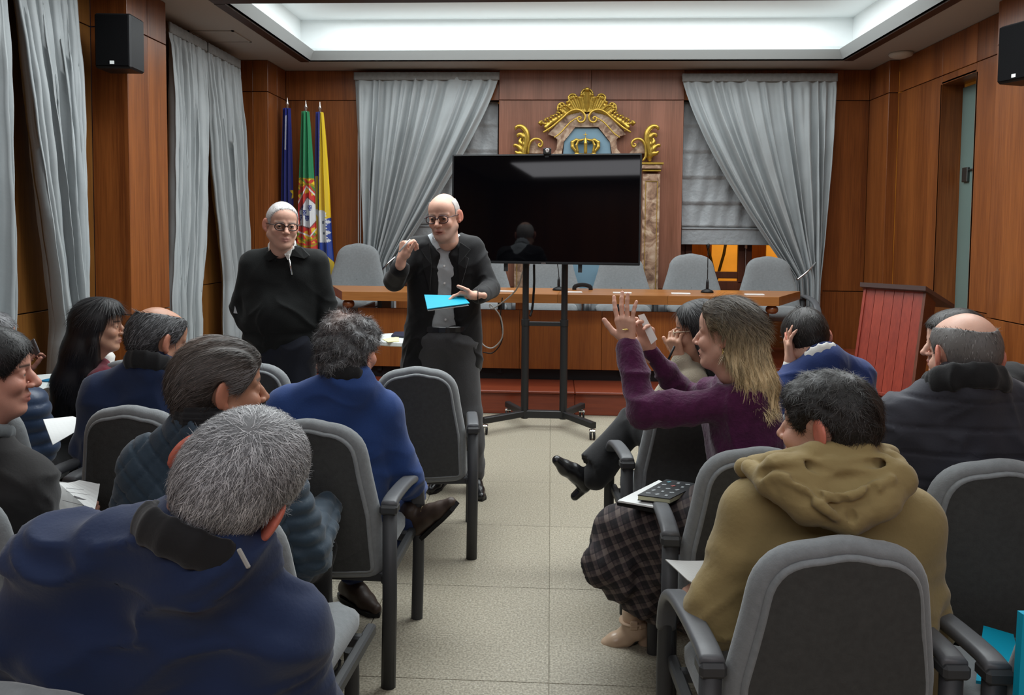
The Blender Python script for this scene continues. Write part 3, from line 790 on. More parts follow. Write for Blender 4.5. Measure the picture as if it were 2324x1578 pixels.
# ------------------------------------------------------------------ council table
desk = empty('council_table', (0.1, 7.1, 0.2), 'long wooden council table with angled ends on the dais', 'table')
L0 = np.array(desk.location)
def dbuild(b, name, m, **k):
    b.V = [v - L0 for v in b.V]; return b.build(name, m, desk, **k)
ty0, ty1, tz0, tz1 = 6.95, 7.68, .935, 1.015
tx = [W(776, 670, ty0)[0], W(1768, 690, ty0)[0], W(1816, 675, ty1)[0], W(752, 655, ty1)[0]]
xs = np.linspace(tx[0], tx[1], 5); xb = np.linspace(tx[3], tx[2], 5)
for i in range(4):
    poly = [(xs[i] + .001, ty0 - (.03 * math.sin(math.pi * i / 4))), (xs[i + 1] - .001, ty0 - .03 * math.sin(math.pi * (i + 1) / 4)), (xb[i + 1] - .001, ty1), (xb[i] + .001, ty1)]
    r = [np.array([(x, y, z) for x, y in poly]) for z in (tz0, tz1)]
    dbuild(B().rings(r), 'table_top', M['desktop'])
px0, px1 = W(812, 700, 7.07)[0], W(1746, 700, 7.07)[0]
xs = np.linspace(px0, px1, 6)
for i in range(5):
    dbuild(B().box(((xs[i] + xs[i + 1]) / 2, 7.085, .583), (xs[i + 1] - xs[i] - .003, .035, .545), bev=.002), 'front_panel', M['desk'])
dbuild(B().box(((px0 + px1) / 2, 7.16, .255), (px1 - px0 - .06, .1, .13)), 'plinth', M['blackplastic'])
for x in (px0 + .015, px1 - .015): dbuild(B().box((x, 7.37, .583), (.03, .56, .545), bev=.002), 'end_panel', M['desk'])
for x in np.linspace(px0 + .2, px1 - .2, 4): dbuild(B().box((x, 7.3, .60), (.04, .42, .67)), 'support', M['blackplastic'])
for x, y in ((W(1752, 690, 7.02)[0], 7.02), (W(791, 690, 7.02)[0], 7.02)):
    dbuild(B().lathe([(.012, .858), (.035, .862), (.052, .878), (.056, .896), (.050, .918), (.03, .934), (.012, .936)], (x, y, 0), 20), 'turned_knob', wood('knob_wood', (.12, .03, .008), (.2, .06, .016), 'Z', 9, .2, .1, .5), smooth=True)
dbuild(B().box((W(1180, 690, 7.09)[0], 7.09, .895), (.08, .03, .08)), 'spacer', M['desk'])

# name cards, microphones on the table
paper = mat('white_paper', (.72, .73, .72), .8, spec=.1)
for i, px in enumerate((1062, 1145, 1300, 1412, 1545, 1712)):
    b = B().box((0, 0, 0), (.17, .055, .012), bev=.002); o = b.build('name_card', paper)
    p = W(px, 664 + i * 1.5, 7.12); o.location = (p[0], 7.12, 1.0215); o.rotation_euler = (0, 0, .05 * (i % 3 - 1))
    tag(o, ['blank white card on the table beside the speaker\'s elbow', 'blank white card on the table left of the screen stand', 'blank white card on the table between the stand posts', 'blank white card on the table right of the screen stand', 'blank white card on the table at the tall microphone', 'blank white card near the right end of the table'][i], 'card', 'blank cards on the table')
def mic(px, y, top, bend, label):
    x = W(px, 660, y)[0]; e = empty('desk_microphone', (x, y, tz1), label, 'microphone', 'gooseneck microphones')
    B().lathe([(.055, 0), (.062, .006), (.05, .022), (.022, .034), (.008, .04)], k=18).build('base', M['blackplastic'], e, smooth=True)
    B().lathe([(.012, .03), (.014, .05), (.013, .10), (.007, .13)], k=12).build('stem', M['blackplastic'], e, smooth=True)
    B().tube(spline([(0, 0, .12), (bend * .2, 0, .12 + top * .4), (bend * .8, 0, .12 + top * .85), (bend, -.01, .12 + top)], 14), .0045, 6).build('gooseneck', M['blackplastic'], e, smooth=True)
    B().lathe([(.006, 0), (.012, .012), (.014, .03), (.010, .045), (.003, .05)], (bend, -.01, .115 + top), 12).build('capsule', M['blackplastic'], e, smooth=True)
mic(1605, 7.35, .30, 0.0, 'tall gooseneck microphone before the grey chair at the lit window')
mic(1268, 7.4, .16, -.02, 'gooseneck microphone between the posts of the screen stand')
e = empty('conference_unit', (W(1322, 652, 7.5)[0], 7.5, tz1), 'low black conference phone unit with a curved top on the table', 'phone')
B().sweep(spline([(-.08, 0, 0), (-.07, 0, .035), (0, 0, .05), (.07, 0, .035), (.08, 0, 0)], 12), rrect(.04, .012, .004, 2), up=(0, 1, 0)).build('handset', M['blackplastic'], e, smooth=True)

# ------------------------------------------------------------------ screen on a wheeled stand
tvc = (W(1236, 475, 5.98)); tvc = np.array([tvc[0], 5.98, W(1236, 475, 5.98)[2]])
tv = empty('screen_on_stand', (tvc[0], 6.1, 0), 'large black television on a black wheeled stand', 'television')
tvR = rotm(-6.5, 0); tvT = np.array(Matrix.Rotation(math.radians(-2.35), 3, 'X'))
RR = tvR @ tvT
screen_m = mat('screen_glass', (0.001, 0.001, 0.0015), 0.035, spec=0.3)
def tvl(b, name, m, par=tv, **k):
    c = np.array([0, -.12, tvc[2]]); b.V = [v @ RR.T + c for v in b.V]; return b.build(name, m, par, **k)
w_, h_ = 1.47, .85
bez = tvl(B().rings([np.array([(x, .03, z) for x, z in rrect(w_, h_, .006, 1)]), np.array([(x, -.010, z) for x, z in rrect(w_, h_, .006, 1)]), np.array([(x, -.012, z) for x, z in rrect(w_ - .022, h_ - .022, .004, 1)]), np.array([(x, -.006, z) for x, z in rrect(w_ - .024, h_ - .024, .004, 1)])]), 'bezel', M['blackplastic'])
tvl(B().box((0, -.0055, .004), (w_ - .026, .002, h_ - .034)), 'screen', screen_m)
tvl(B().box((0, .06, -.05), (1.0, .06, .6), bev=.02), 'rear_housing', M['blackplastic'])
tvl(B().box((.0, -.0125, -h_ / 2 + .008), (.035, .002, .007)), 'maker_badge', M['chrome'])
for x in (-.30, .28): tvl(B().box((x, .02, -h_ / 2 - .03), (.03, .02, .06)), 'bracket', M['blackmetal'])
pl = [W(1192, 780, 6.14)[0] - tvc[0], W(1280, 780, 6.12)[0] - tvc[0]]
for x in pl:
    b = B().tube([(x, .04, .08), (x, .04, .86)], .031, 14).tube([(x, .04, .84), (x, .04, 1.75)], .026, 14).tube([(x, .04, .83), (x, .04, .88)], .034, 14)
    b.build('post', M['blackmetal'], tv, auto=40)
B().box(((pl[0] + pl[1]) / 2, .04, .845), (pl[1] - pl[0], .03, .035), bev=.004).build('crossbar', M['blackmetal'], tv)
B().box(((pl[0] + pl[1]) / 2, .04, .115), (pl[1] - pl[0], .05, .06), bev=.004).build('base_bar', M['blackmetal'], tv)
def caster(x, y):
    c = B()
    for s in (-.014, .014): c.lathe([(.004, -.008), (.028, -.008), (.033, -.003), (.033, .003), (.028, .008), (.004, .008)], (x + s, y, .034), 16, R=np.array([[0, 0, 1], [0, 1, 0], [-1, 0, 0]]))
    o = c.build('caster', M['blackplastic'], tv, auto=40)
    B().box((x, y, .068), (.05, .045, .02), bev=.006).tube([(x, y, .07), (x, y, .10)], .008, 8).build('fork', M['chrome'], o)
foot = [(W(1096, 958, 5.88)[0] - tvc[0], -.22 + .02), (W(1348, 968, 5.80)[0] - tvc[0], -.28)]
rear = [(W(1152, 930, 6.5)[0] - tvc[0], .38), (W(1322, 932, 6.5)[0] - tvc[0], .38)]
for (fx, fy), (bx_, by_), x in zip(foot, rear, pl):
    for (qx, qy) in ((fx, fy), (bx_, by_)):
        B().sweep([(x, .04, .118), (qx, qy, .112)], rrect(.045, .05, .006, 1)).build('foot', M['blackmetal'], tv)
        caster(qx + (x - qx) * .04, qy + (.04 - qy) * .04)
# webcam
e = empty('webcam', (0, 0, 0), 'small square black webcam clipped on the screen top edge', 'camera')
p = W(1242, 343, 5.97); e.location = (p[0], 5.99, p[2])
B().box((0, 0, 0), (.062, .04, .05), bev=.006).build('body', M['blackplastic'], e)
B().lathe([(.016, 0), (.016, .006), (.011, .007), (.001, .004)], (0, -.018, .004), 16, R=[[1, 0, 0], [0, 0, -1], [0, 1, 0]]).build('lens', M['chrome'], e, smooth=True)
B().box((0, .012, -.035), (.04, .03, .03), bev=.004).build('clip', M['blackplastic'], e)
# cables hanging from the screen
def cable(pts, r, m, label, name='cable'):
    P = spline([W(*q) for q in pts], 40); l = P[0].copy()
    o = B().tube(P - l, r, 7).build(name, m, smooth=True); o.location = tuple(l); tag(o, label, 'cable'); return o
cable([(1188, 612, 6.2), (1170, 660, 6.45), (1120, 700, 6.6), (1112, 690, 6.62), (1136, 720, 6.62), (1140, 765, 6.6), (1118, 790, 6.6), (1096, 782, 6.6), (1092, 760, 6.62)], .006, mat('grey_cable', (.35, .34, .32), .5), 'pale grey cable looping beside the screen stand')
cable([(1212, 600, 6.2), (1212, 650, 6.22), (1208, 700, 6.22), (1203, 718, 6.2)], .010, M['blackplastic'], 'black cable hanging along the screen stand post')
cable([(1140, 676, 6.55), (1136, 720, 6.64), (1140, 770, 6.64), (1120, 800, 6.66), (1096, 800, 6.66)], .005, M['blackplastic'], 'thin black cable looping in front of the table panel')

# ------------------------------------------------------------------ lectern
P0 = np.array([2.49, 6.30]); P1 = np.array([2.83, 5.93]); ed = (P1 - P0) / np.linalg.norm(P1 - P0); fn = np.array([-(-ed[1]), 0]); fn = np.array([ed[1], -ed[0]]) 
if fn[0] > 0: fn = -fn
lec = empty('lectern', (*(P0 + P1) / 2, 0), 'reddish wooden lectern with a slanted dark top near the right wall', 'lectern')
Lx = (P0 + P1) / 2; LW = .44
def LP(u, d, z): q = ed * u + fn * d; return (q[0], q[1], z)   # u along front edge, d outwards
k = 6
for i in range(k):
    u0, u1 = -LW / 2 + LW * i / k, -LW / 2 + LW * (i + 1) / k; g = .0015
    r = [[LP(u0 + g, -.02 + .24 - .0, .02), LP(u1 - g, -.02 + .24, .02), LP(u1 - g, .24 - .045, .02), LP(u0 + g, .24 - .045, .02)],
         [LP(u0 + g, -.02, 1.15), LP(u1 - g, -.02, 1.15), LP(u1 - g, -.045, 1.15), LP(u0 + g, -.045, 1.15)]]
    B().rings(r).build('board', M['lectern'], lec)
for s in (-1, 1):
    u = s * (LW / 2 + .008)
    B().rings([[LP(u - .01, .235, .02), LP(u + .01, .235, .02), LP(u + .01, .10, .02), LP(u - .01, .10, .02)], [LP(u - .01, -.01, 1.15), LP(u + .01, -.01, 1.15), LP(u + .01, -.19, 1.06), LP(u - .01, -.19, 1.06)]]).build('side_panel', M['lectern'] if s < 0 else M['darkwood'], lec)
B().rings([[LP(-LW / 2, .18, .35), LP(LW / 2, .18, .35), LP(LW / 2, -.10, .35), LP(-LW / 2, -.10, .35)], [LP(-LW / 2, .18, .37), LP(LW / 2, .18, .37), LP(LW / 2, -.10, .37), LP(-LW / 2, -.10, .37)]]).build('shelf', M['lectern'], lec)
B().rings([[LP(-LW / 2 - .03, .03, 1.165), LP(LW / 2 + .03, .03, 1.165), LP(LW / 2 + .03, -.52, 1.00), LP(-LW / 2 - .03, -.52, 1.00)], [LP(-LW / 2 - .03, .03, 1.20), LP(LW / 2 + .03, .03, 1.20), LP(LW / 2 + .03, -.52, 1.03), LP(-LW / 2 - .03, -.52, 1.03)]]).build('reading_top', mat('lectern_top', (.07, .045, .042), .35), lec)
B().box((0, 0, .01), (LW + .12, .5, .02), R=[[ed[0], fn[0], 0], [ed[1], fn[1], 0], [0, 0, 1]], bev=.004).build('foot_plate', M['lectern'], lec)

# ------------------------------------------------------------------ loudspeakers
def speaker(loc, size, rz, label, wallvec):
    e = empty('wall_speaker', loc, label, 'loudspeaker', 'wall loudspeakers', math.radians(rz)); w, d, h = size
    B().box((0, 0, 0), size, bev=.012).build('cabinet', M['blackplastic'], e)
    B().box((0, -d / 2 - .006, 0), (w - .02, .014, h - .02), bev=.006).build('grille', mat('speaker_grille', (.003, .003, .0035), .9, spec=.1, bump=(500, .4, .002)), e)
    B().box((0, -d / 2 - .0145, -h / 2 + .035), (.028, .003, .022)).build('badge', M['white'], e)
    b = B().box((0, d / 2 + .03, 0), (.05, .06, .12), bev=.004).box((0, d / 2 + .07, 0), (.09, .02, .2), bev=.004)
    b.build('bracket', M['blackmetal'], e)
p = W(272, 100, 5.2); speaker((p[0] - .0, 5.2, p[2]), (.245, .20, .365), 4, 'black loudspeaker high on the left wall beside the curtain', 0)
p = W(2335, 120, 5.35); speaker((p[0] - .0, 5.35, p[2]), (.27, .22, .385), -70, 'black loudspeaker at the right edge, high on the right wall', 0)

# ------------------------------------------------------------------ small round tables
tbl = mat('white_laminate', (.62, .65, .64), .35)
def small_table(x, y, z, rx, ry, label):
    e = empty('side_table', (x, y, 0), label, 'table', 'white side tables')
    pr = lambda r, zz: [(rx * r * math.cos(a), ry * r * math.sin(a), zz) for a in np.linspace(0, 2 * math.pi, 40, endpoint=False)]
    B().rings([pr(.97, z - .035), pr(1, z - .028), pr(1, z - .006), pr(.985, z)]).build('table_top', tbl, e)
    B().tube([(0, 0, .03), (0, 0, z - .03)], .035, 14).build('column', M['chrome'], e, smooth=True)
    B().lathe([(.26, 0), (.26, .012), (.05, .03), (.035, .04)], k=28).build('base', M['legpaint'], e, smooth=True)
p = WZ(935, 768, .74); small_table(p[0] - .02, p[1] + .05, .74, .34, .28, 'white round table between the two standing men')
p2 = WZ(70, 870, .73); small_table(p2[0] + .10, p2[1] + .06, .73, .30, .26, 'white table at the left wall beyond the long haired woman')
def flat(name, pts, z, th, m, label, cat, parent=None):
    c = np.mean(pts, 0); b = B(); b.rings([[(x - c[0], y - c[1], 0) for x, y in pts], [(x - c[0], y - c[1], th) for x, y in pts]])
    o = b.build(name, m); o.location = (c[0], c[1], z); tag(o, label, cat); return o
q = lambda x, y, z: WZ(x, y, z)[:2]
flat('sticky_note', [q(868, 771, .741), q(905, 765, .741), q(906, 776, .741), q(880, 777, .741)], .741, .004, mat('yellow_paper', (.70, .66, .35), .8), 'pale yellow sticky note on the round white table', 'paper')
flat('tablet_case', [q(888, 765, .742), q(896, 757, .742), q(926, 756, .742), q(926, 768, .742)], .742, .014, mat('dark_blue_cover', (.012, .016, .04), .4), 'dark blue case lying on the round white table', 'case')
flat('blue_folder', [q(90, 866, .732), q(118, 860, .732), q(130, 864, .732), q(120, 868, .732)], .732, .006, mat('teal_card', (.0, .12, .25), .6), 'blue folder on the white table by the left wall', 'folder')
# ------------------------------------------------------------------ gilded canopy with crown on the pier
YW = YB - 0.05
gold = mat('gilded_wood', (.47, .31, .055), .38, .7, noise=(25, .18), bump=(60, .25, .004))
m, nt, b = new_mat('faux_marble'); tc = N(nt, 'ShaderNodeTexCoord'); n1 = N(nt, 'ShaderNodeTexNoise'); n1.inputs['Scale'].default_value = 9; n1.inputs['Detail'].default_value = 6; n1.inputs['Distortion'].default_value = 1.6
nt.links.new(tc.outputs['Object'], n1.inputs['Vector']); cr = N(nt, 'ShaderNodeValToRGB'); e_ = cr.color_ramp.elements; e_[0].position = .35; e_[0].color = (.13, .07, .045, 1); e_[1].position = .68; e_[1].color = (.50, .38, .28, 1); q_ = e_.new(.5); q_.color = (.30, .185, .12, 1)
nt.links.new(n1.outputs['Fac'], cr.inputs[0]); nt.links.new(cr.outputs[0], b.inputs['Base Color']); b.inputs['Roughness'].default_value = .45; marble = m
bluep = mat('blue_panel_paint', (.15, .25, .32), .6, noise=(6, .05))
GC = W(1332, 400, YW)[0]; gx0 = 1112.0
def G(cx, cy, dy=0.0): q = W(1140 + cx / 5.81, 180 + cy / 5.81, YW); return np.array([q[0], YW - dy, q[2]])
S_ = 1 / 5.81 / (FPX / YW)                # metres per crop pixel
can = empty('gilded_canopy', (GC, YW, 1.0), 'baroque marbled canopy with gilded scrolls, shell and crown behind the screen', 'ornament')
CL = np.array(can.location)
def mirror(pts): return [(2 * gx0 - x, y) + tuple(r) for (x, y, *r) in pts]
def sdf_gold(name, chains, lo, hi, m, h=.005, extra=None):
    s = SDF(lo, hi, h)
    for pts, r0, dy in chains:
        P = spline([(q[0], q[1], q[2] if len(q) > 2 else r0) for q in pts], max(8, 5 * len(pts))); W3 = [G(x, y, dy) for x, y, r in P]
        s.chain(W3, [max(.004, r * S_) for x, y, r in P], k=.006)
    if extra: extra(s)
    V, F = s.mesh(); return mesh_obj(name, V - CL, F, m, can, smooth=True)
xlo, xhi = G(80, 1000)[0] - .05, G(2150, 1000)[0] + .05
# big scrolling rails
left = [[(548, 712, 13), (640, 655, 14), (720, 590, 14), (800, 520, 14), (880, 450, 14), (965, 418, 15), (1040, 440, 15), (1085, 500, 14), (1078, 560, 13), (1030, 585, 12), (992, 562, 11), (990, 525, 10), (1018, 512, 9), (1035, 530, 8), (1022, 545, 8)],
        [(685, 782, 7), (760, 728, 8), (840, 640, 8), (905, 575, 8), (980, 528, 8)]]
vol = [[(345, 985, 14), (352, 900, 15), (385, 830, 15), (440, 800, 15), (500, 815, 14), (530, 860, 13), (515, 900, 12), (482, 897, 10), (480, 872, 8), (497, 862, 7)]]
ch = [(c, 12, .10) for c in left + vol] + [(mirror(c), 12, .10) for c in left + vol]
ch.append((mirror([(345, 985, 14), (352, 1040, 14), (385, 1085, 10)]), 12, .10))
sdf_gold('scroll', ch, (xlo, YW - .16, G(0, 1150)[2]), (xhi, YW + .0, G(0, 380)[2]), gold)
# shell: fan of ribs with scalloped lobes
def shell_x(s):
    for i in range(-13, 14):
        a = i / 13; base = G(gx0 + 250 * a, 430 + 50 * abs(a) ** 1.5, .05); l = (290 if i == 0 else (210 if abs(i) < 3 else (215 - 60 * abs(abs(i) - 5) / 4 if abs(i) < 9 else 175 - 30 * abs(abs(i) - 11))))
        th = a * 1.05; tip = (gx0 + 250 * a + l * math.sin(th), 430 + 50 * abs(a) ** 1.5 - l * math.cos(th)); t3 = G(tip[0], tip[1], .085 if i % 2 else .07)
        w = 17 if i % 2 == 0 else 12
        if i == 0: s.cone(G(gx0, 430, .05), G(gx0, 160, .10), 20 * S_, 34 * S_, k=.006, flat=((0, 1, 0), .8)); s.ell(G(gx0, 160, .12), (34 * S_, .03, 26 * S_), k=.006)
        else: s.cone(base, t3, w * .7 * S_, w * 1.2 * S_, k=.004)
        if i % 2 == 0 and i: s.ell(t3 + A_(0, -.01, 0), (22 * S_, .022, 17 * S_), k=.006)
    for x in (-1, 1):
        s.chain([G(gx0 + x * q[0], q[1], .05) for q in [(60, 250), (105, 262), (140, 235)]], 9 * S_, k=.006)
        for j in range(9):
            t = j / 8; bx_, by_ = 300 + 300 * t, 470 + 120 * t
            ang = .5 + .6 * t; L_ = 62 - 22 * t + 14 * (j % 2)
            s.chain([G(gx0 + x * bx_, by_ + 20, .05), G(gx0 + x * (bx_ + L_ * .6 * math.sin(ang)), by_ - L_ * .6 * math.cos(ang) + 10, .075), G(gx0 + x * (bx_ + L_ * math.sin(ang + .7)), by_ - L_ * math.cos(ang + .4), .06)], [15 * S_, 13 * S_, 7 * S_], k=.008)
        s.chain([G(gx0 + x * 290, 480, .05), G(gx0 + x * 430, 560, .05), G(gx0 + x * 540, 640, .05), G(gx0 + x * 500, 690, .05)], [26 * S_, 24 * S_, 20 * S_, 10 * S_], k=.02)
        s.chain([G(gx0 + x * 540, 600, .06), G(gx0 + x * 585, 590, .07), G(gx0 + x * 612, 565, .07), G(gx0 + x * 622, 575, .07)], [14 * S_, 13 * S_, 9 * S_, 6 * S_], k=.008)
        for j in range(6): s.ell(G(gx0 + x * (285 + 17 * j), 478 - 0 + 12 * j - 18, .09), (7 * S_,) * 3, k=.002)
def A_(*v): return np.array(v, float)
lobes = [(735, 430), (728, 395), (745, 345), (790, 328), (828, 352), (868, 366), (905, 335), (882, 300), (870, 252), (905, 215), (958, 220), (1000, 270), (1034, 258), (1040, 195), (1070, 155), (1112, 140)]
lob = lobes + [(2 * gx0 - x, y) for x, y in lobes[::-1][1:]]
sdf_gold('shell_crest', [(lob, 10, .075)], (xlo + .3, YW - .17, G(0, 720)[2]), (xhi - .3, YW + .02, G(0, 110)[2]), gold, extra=shell_x)
# acanthus plumes on both sides
plume = [[(290, 1010, 46), (315, 900, 44), (325, 780, 40), (315, 700, 36), (275, 645, 30), (225, 628, 24), (185, 645, 18), (180, 672, 11)], [(290, 775, 36), (250, 738, 26), (210, 742, 18), (205, 766, 11)],
         [(280, 870, 36), (235, 835, 22), (245, 795, 14)], [(265, 945, 38), (215, 895, 24), (168, 875, 16), (160, 895, 9)], [(255, 990, 34), (205, 982, 22), (178, 962, 12)]]
plume_lines = [[(300, 1000, 7), (325, 880, 8), (330, 780, 8), (300, 700, 7), (250, 660, 6)], [(270, 960, 6), (270, 860, 6), (290, 780, 6)]]
for ch in ([(c, 16, .06) for c in plume] + [(c, 7, .125) for c in plume_lines], [(mirror(c), 16, .06) for c in plume] + [(mirror(c), 7, .125) for c in plume_lines] + [(mirror([(300, 1010, 26), (290, 1075, 22)]), 16, .06)]): sdf_gold('acanthus_plume', ch, (xlo, YW - .13, G(0, 1120)[2]), (xhi, YW, G(0, 570)[2]), gold)
plate_ = True
MM = np.eye(4); MM[:3, 0] = (1, 0, 0); MM[:3, 1] = (0, 0, 1); MM[:3, 2] = (0, -1, 0)
def plate(name, pts, d0, d1, m):
    P = [G(x, y) for x, y in pts]; b = B().rings([[(q[0] - CL[0], -d0, q[2] - CL[2]) for q in P], [(q[0] - CL[0], -d1, q[2] - CL[2]) for q in P]]); return b.build(name, m, can)
plate('shell_plate', lob + [(1350, 470), (1230, 440), (1112, 440), (990, 440), (870, 470)], .02, .062, gold)
arch = [(600, 735), (800, 525), (890, 455), (1000, 425), (1112, 470), (1112, 640), (960, 640), (810, 830), (780, 1000), (650, 1000), (715, 930), (725, 800), (680, 760)]
for mm in (0, 1):
    a = arch if not mm else [(2 * gx0 - x, y) for x, y in arch]
    plate('marbled_arch', a, 0, .055, marble)
    pm = [(345, 985), (370, 870), (430, 830), (480, 900), (560, 985)]; plate('marbled_volute', pm if not mm else [(2 * gx0 - x, y) for x, y in pm], 0, .06, marble)
xa, xb_ = G(790, 900), G(1434, 900)
bp = [(800, 1000), (815, 830), (960, 640), (1260, 650), (1415, 840), (1430, 1000)]
P = [G(x, y) for x, y in bp]; P = P + [np.array([P[-1][0], 0, .95]), np.array([P[0][0], 0, .95])]
B().rings([[(q[0] - CL[0], -.01, q[2] - CL[2]) for q in P], [(q[0] - CL[0], -.03, q[2] - CL[2]) for q in P]]).build('blue_panel', bluep, can)
for sx in (-1, 1):          # pilasters with gilt lines
    xc = GC + sx * abs(W(1475, 500, YW)[0] - GC); wP = .185
    def BX(c, s, name, m, bev=.003): return B().box((c[0] - CL[0], c[1] - YW, c[2] - CL[2]), s, bev=bev).build(name, m, can)
    zt_ = G(0, 1100)[2]
    BX((xc, YW - .04, (zt_ - .12 + .62) / 2 + .0), (wP, .08, zt_ - .12 - .62), 'pilaster', marble)
    BX((xc, YW - .06, zt_ - .01), (wP + .06, .12, .022), 'cornice', gold); BX((xc, YW - .055, zt_ - .045), (wP + .03, .11, .045), 'capital', marble); BX((xc, YW - .05, zt_ - .085), (wP + .012, .10, .018), 'cornice', gold)
    for dx in (-.062, .062): BX((xc + dx, YW - .083, (zt_ - .2 + .75) / 2), (.006, .006, zt_ - .2 - .75), 'gilt_line', gold, 0)
    BX((xc, YW - .083, zt_ - .2), (.13, .006, .006), 'gilt_line', gold, 0)
# crown
def crown_x(s):
    for x in (-1, 1):
        s.chain([G(gx0 - 20 + x * q[0], q[1], q[2]) for q in [(100, 985, .06), (168, 900, .055), (170, 840, .05), (120, 808, .05), (50, 815, .06), (12, 800, .065)]], [20 * S_, 25 * S_, 25 * S_, 20 * S_, 15 * S_, 12 * S_], k=.006)
        s.chain([G(gx0 - 20 + x * q[0], q[1], q[2]) for q in [(100, 960, .08), (118, 880, .08), (90, 820, .08), (20, 805, .08)]], [14 * S_, 17 * S_, 15 * S_, 12 * S_], k=.006)
    s.chain([G(gx0 - 20, 970, .10), G(gx0 - 20, 860, .105), G(gx0 - 20, 800, .09)], [22 * S_, 22 * S_, 18 * S_], k=.006)
    s.chain([G(gx0 - 150, 1000, .06), G(gx0 - 20, 1010, .09), G(gx0 + 110, 1000, .06)], 20 * S_, k=.01)
    s.cone(G(gx0 - 20, 790, .07), G(gx0 - 20, 715, .07), 5.5 * S_, k=.002); s.cone(G(gx0 - 46, 742, .07), G(gx0 + 6, 742, .07), 5.5 * S_, k=.002)
    s.ell(G(gx0 - 20, 795, .07), (12 * S_,) * 3, k=.003)
sdf_gold('crown', [], (GC - .22, YW - .15, G(0, 1060)[2]), (GC + .2, YW, G(0, 690)[2]), gold, h=.0045, extra=crown_x)

# ------------------------------------------------------------------ three flags on poles
def sdist_star(x, z, r):
    a = np.arctan2(x, z); R = np.hypot(x, z); k = np.abs(((a / (2 * math.pi / 5)) % 1) - .5) * 2; return R < r * (.42 + .58 * k ** 1.6)
M['flag'] = mat('flag_satin', (1, 1, 1), .5, sheen=.2, attr=True, spec=.3)
def flag(name, px_top, py_top, px0, px1, y, colf, label, zbot=.62):
    """px0/px1: pixel columns of the cloth at py 600"""
    top = W(px_top, py_top, y); zt = top[2] - .09; nu, nv = 130, 420
    L0, L1 = W(px0, 600, y)[0], W(px1, 600, y)[0]; z6 = W(px0, 600, y)[2]
    U, Vv = np.meshgrid(np.linspace(0, 1, nu), np.linspace(0, 1, nv)); Z = zt + (zbot - zt) * Vv; t = (zt - Z) / (zt - z6)
    wl = top[0] - .035 + (L0 - top[0] + .035) * t ** .95; wr_ = top[0] + .045 + (L1 - top[0] - .045) * t ** .8
    X = wl + (wr_ - wl) * U; ph = 2 * math.pi * (2.6 * U + .25 * np.sin(3 * Vv))
    Y = y - .02 - (.018 + .035 * t) * np.sin(ph) - .035 * np.sin(math.pi * U) + .012 * np.sin(ph * 2.1 + Z * 3)
    V = np.stack([X, Y, Z], -1).reshape(-1, 3); i = (np.arange(nv - 1)[:, None] * nu + np.arange(nu - 1)[None, :]).ravel()
    F = np.stack([i, i + 1, i + nu + 1, i + nu], 1)
    d = (V - CAMPOS) @ _RN; qx = PW / 2 + FPX * d[:, 0] / -d[:, 2]; qy = CY - FPX * d[:, 1] / -d[:, 2]
    C = colf(qx, qy, U.ravel())
    e = empty(name, (top[0], y, .2), label, 'flag'); o = mesh_obj('cloth', V, F, M['flag'], e, loc=(top[0], y, .2), smooth=True, cols=C)
    zt -= .2
    B().tube([(0, .0, .03), (0, 0, zt + .02)], .014, 10).build('pole', M['chrome'], e, smooth=True)
    B().lathe([(.010, zt), (.017, zt + .012), (.012, zt + .03), (.022, zt + .045), (.012, zt + .075), (.004, zt + .115), (.0005, zt + .13)], k=14).build('spearhead', M['chrome'], e, smooth=True)
    B().lathe([(.10, 0), (.10, .015), (.08, .03), (.03, .05), (.02, .08)], k=24).build('base', M['chrome'], e, smooth=True)
BLU = (.010, .018, .20); YEL = (.72, .50, .012); GRN = (.012, .20, .075); RED = (.55, .030, .022); WHT = (.66, .68, .70)
def setc(C, m, c): C[m] = c
def eu(x, y, u):
    C = np.tile(BLU, (len(x), 1)); setc(C, sdist_star((x - 668) * 1.6, 438 - y, 17) & (x > 655), YEL); setc(C, (np.abs(x - (649 - (y - 262) * .02)) < 1.6) & (y > 262) & (y < 340), (.45, .45, .5)); return C
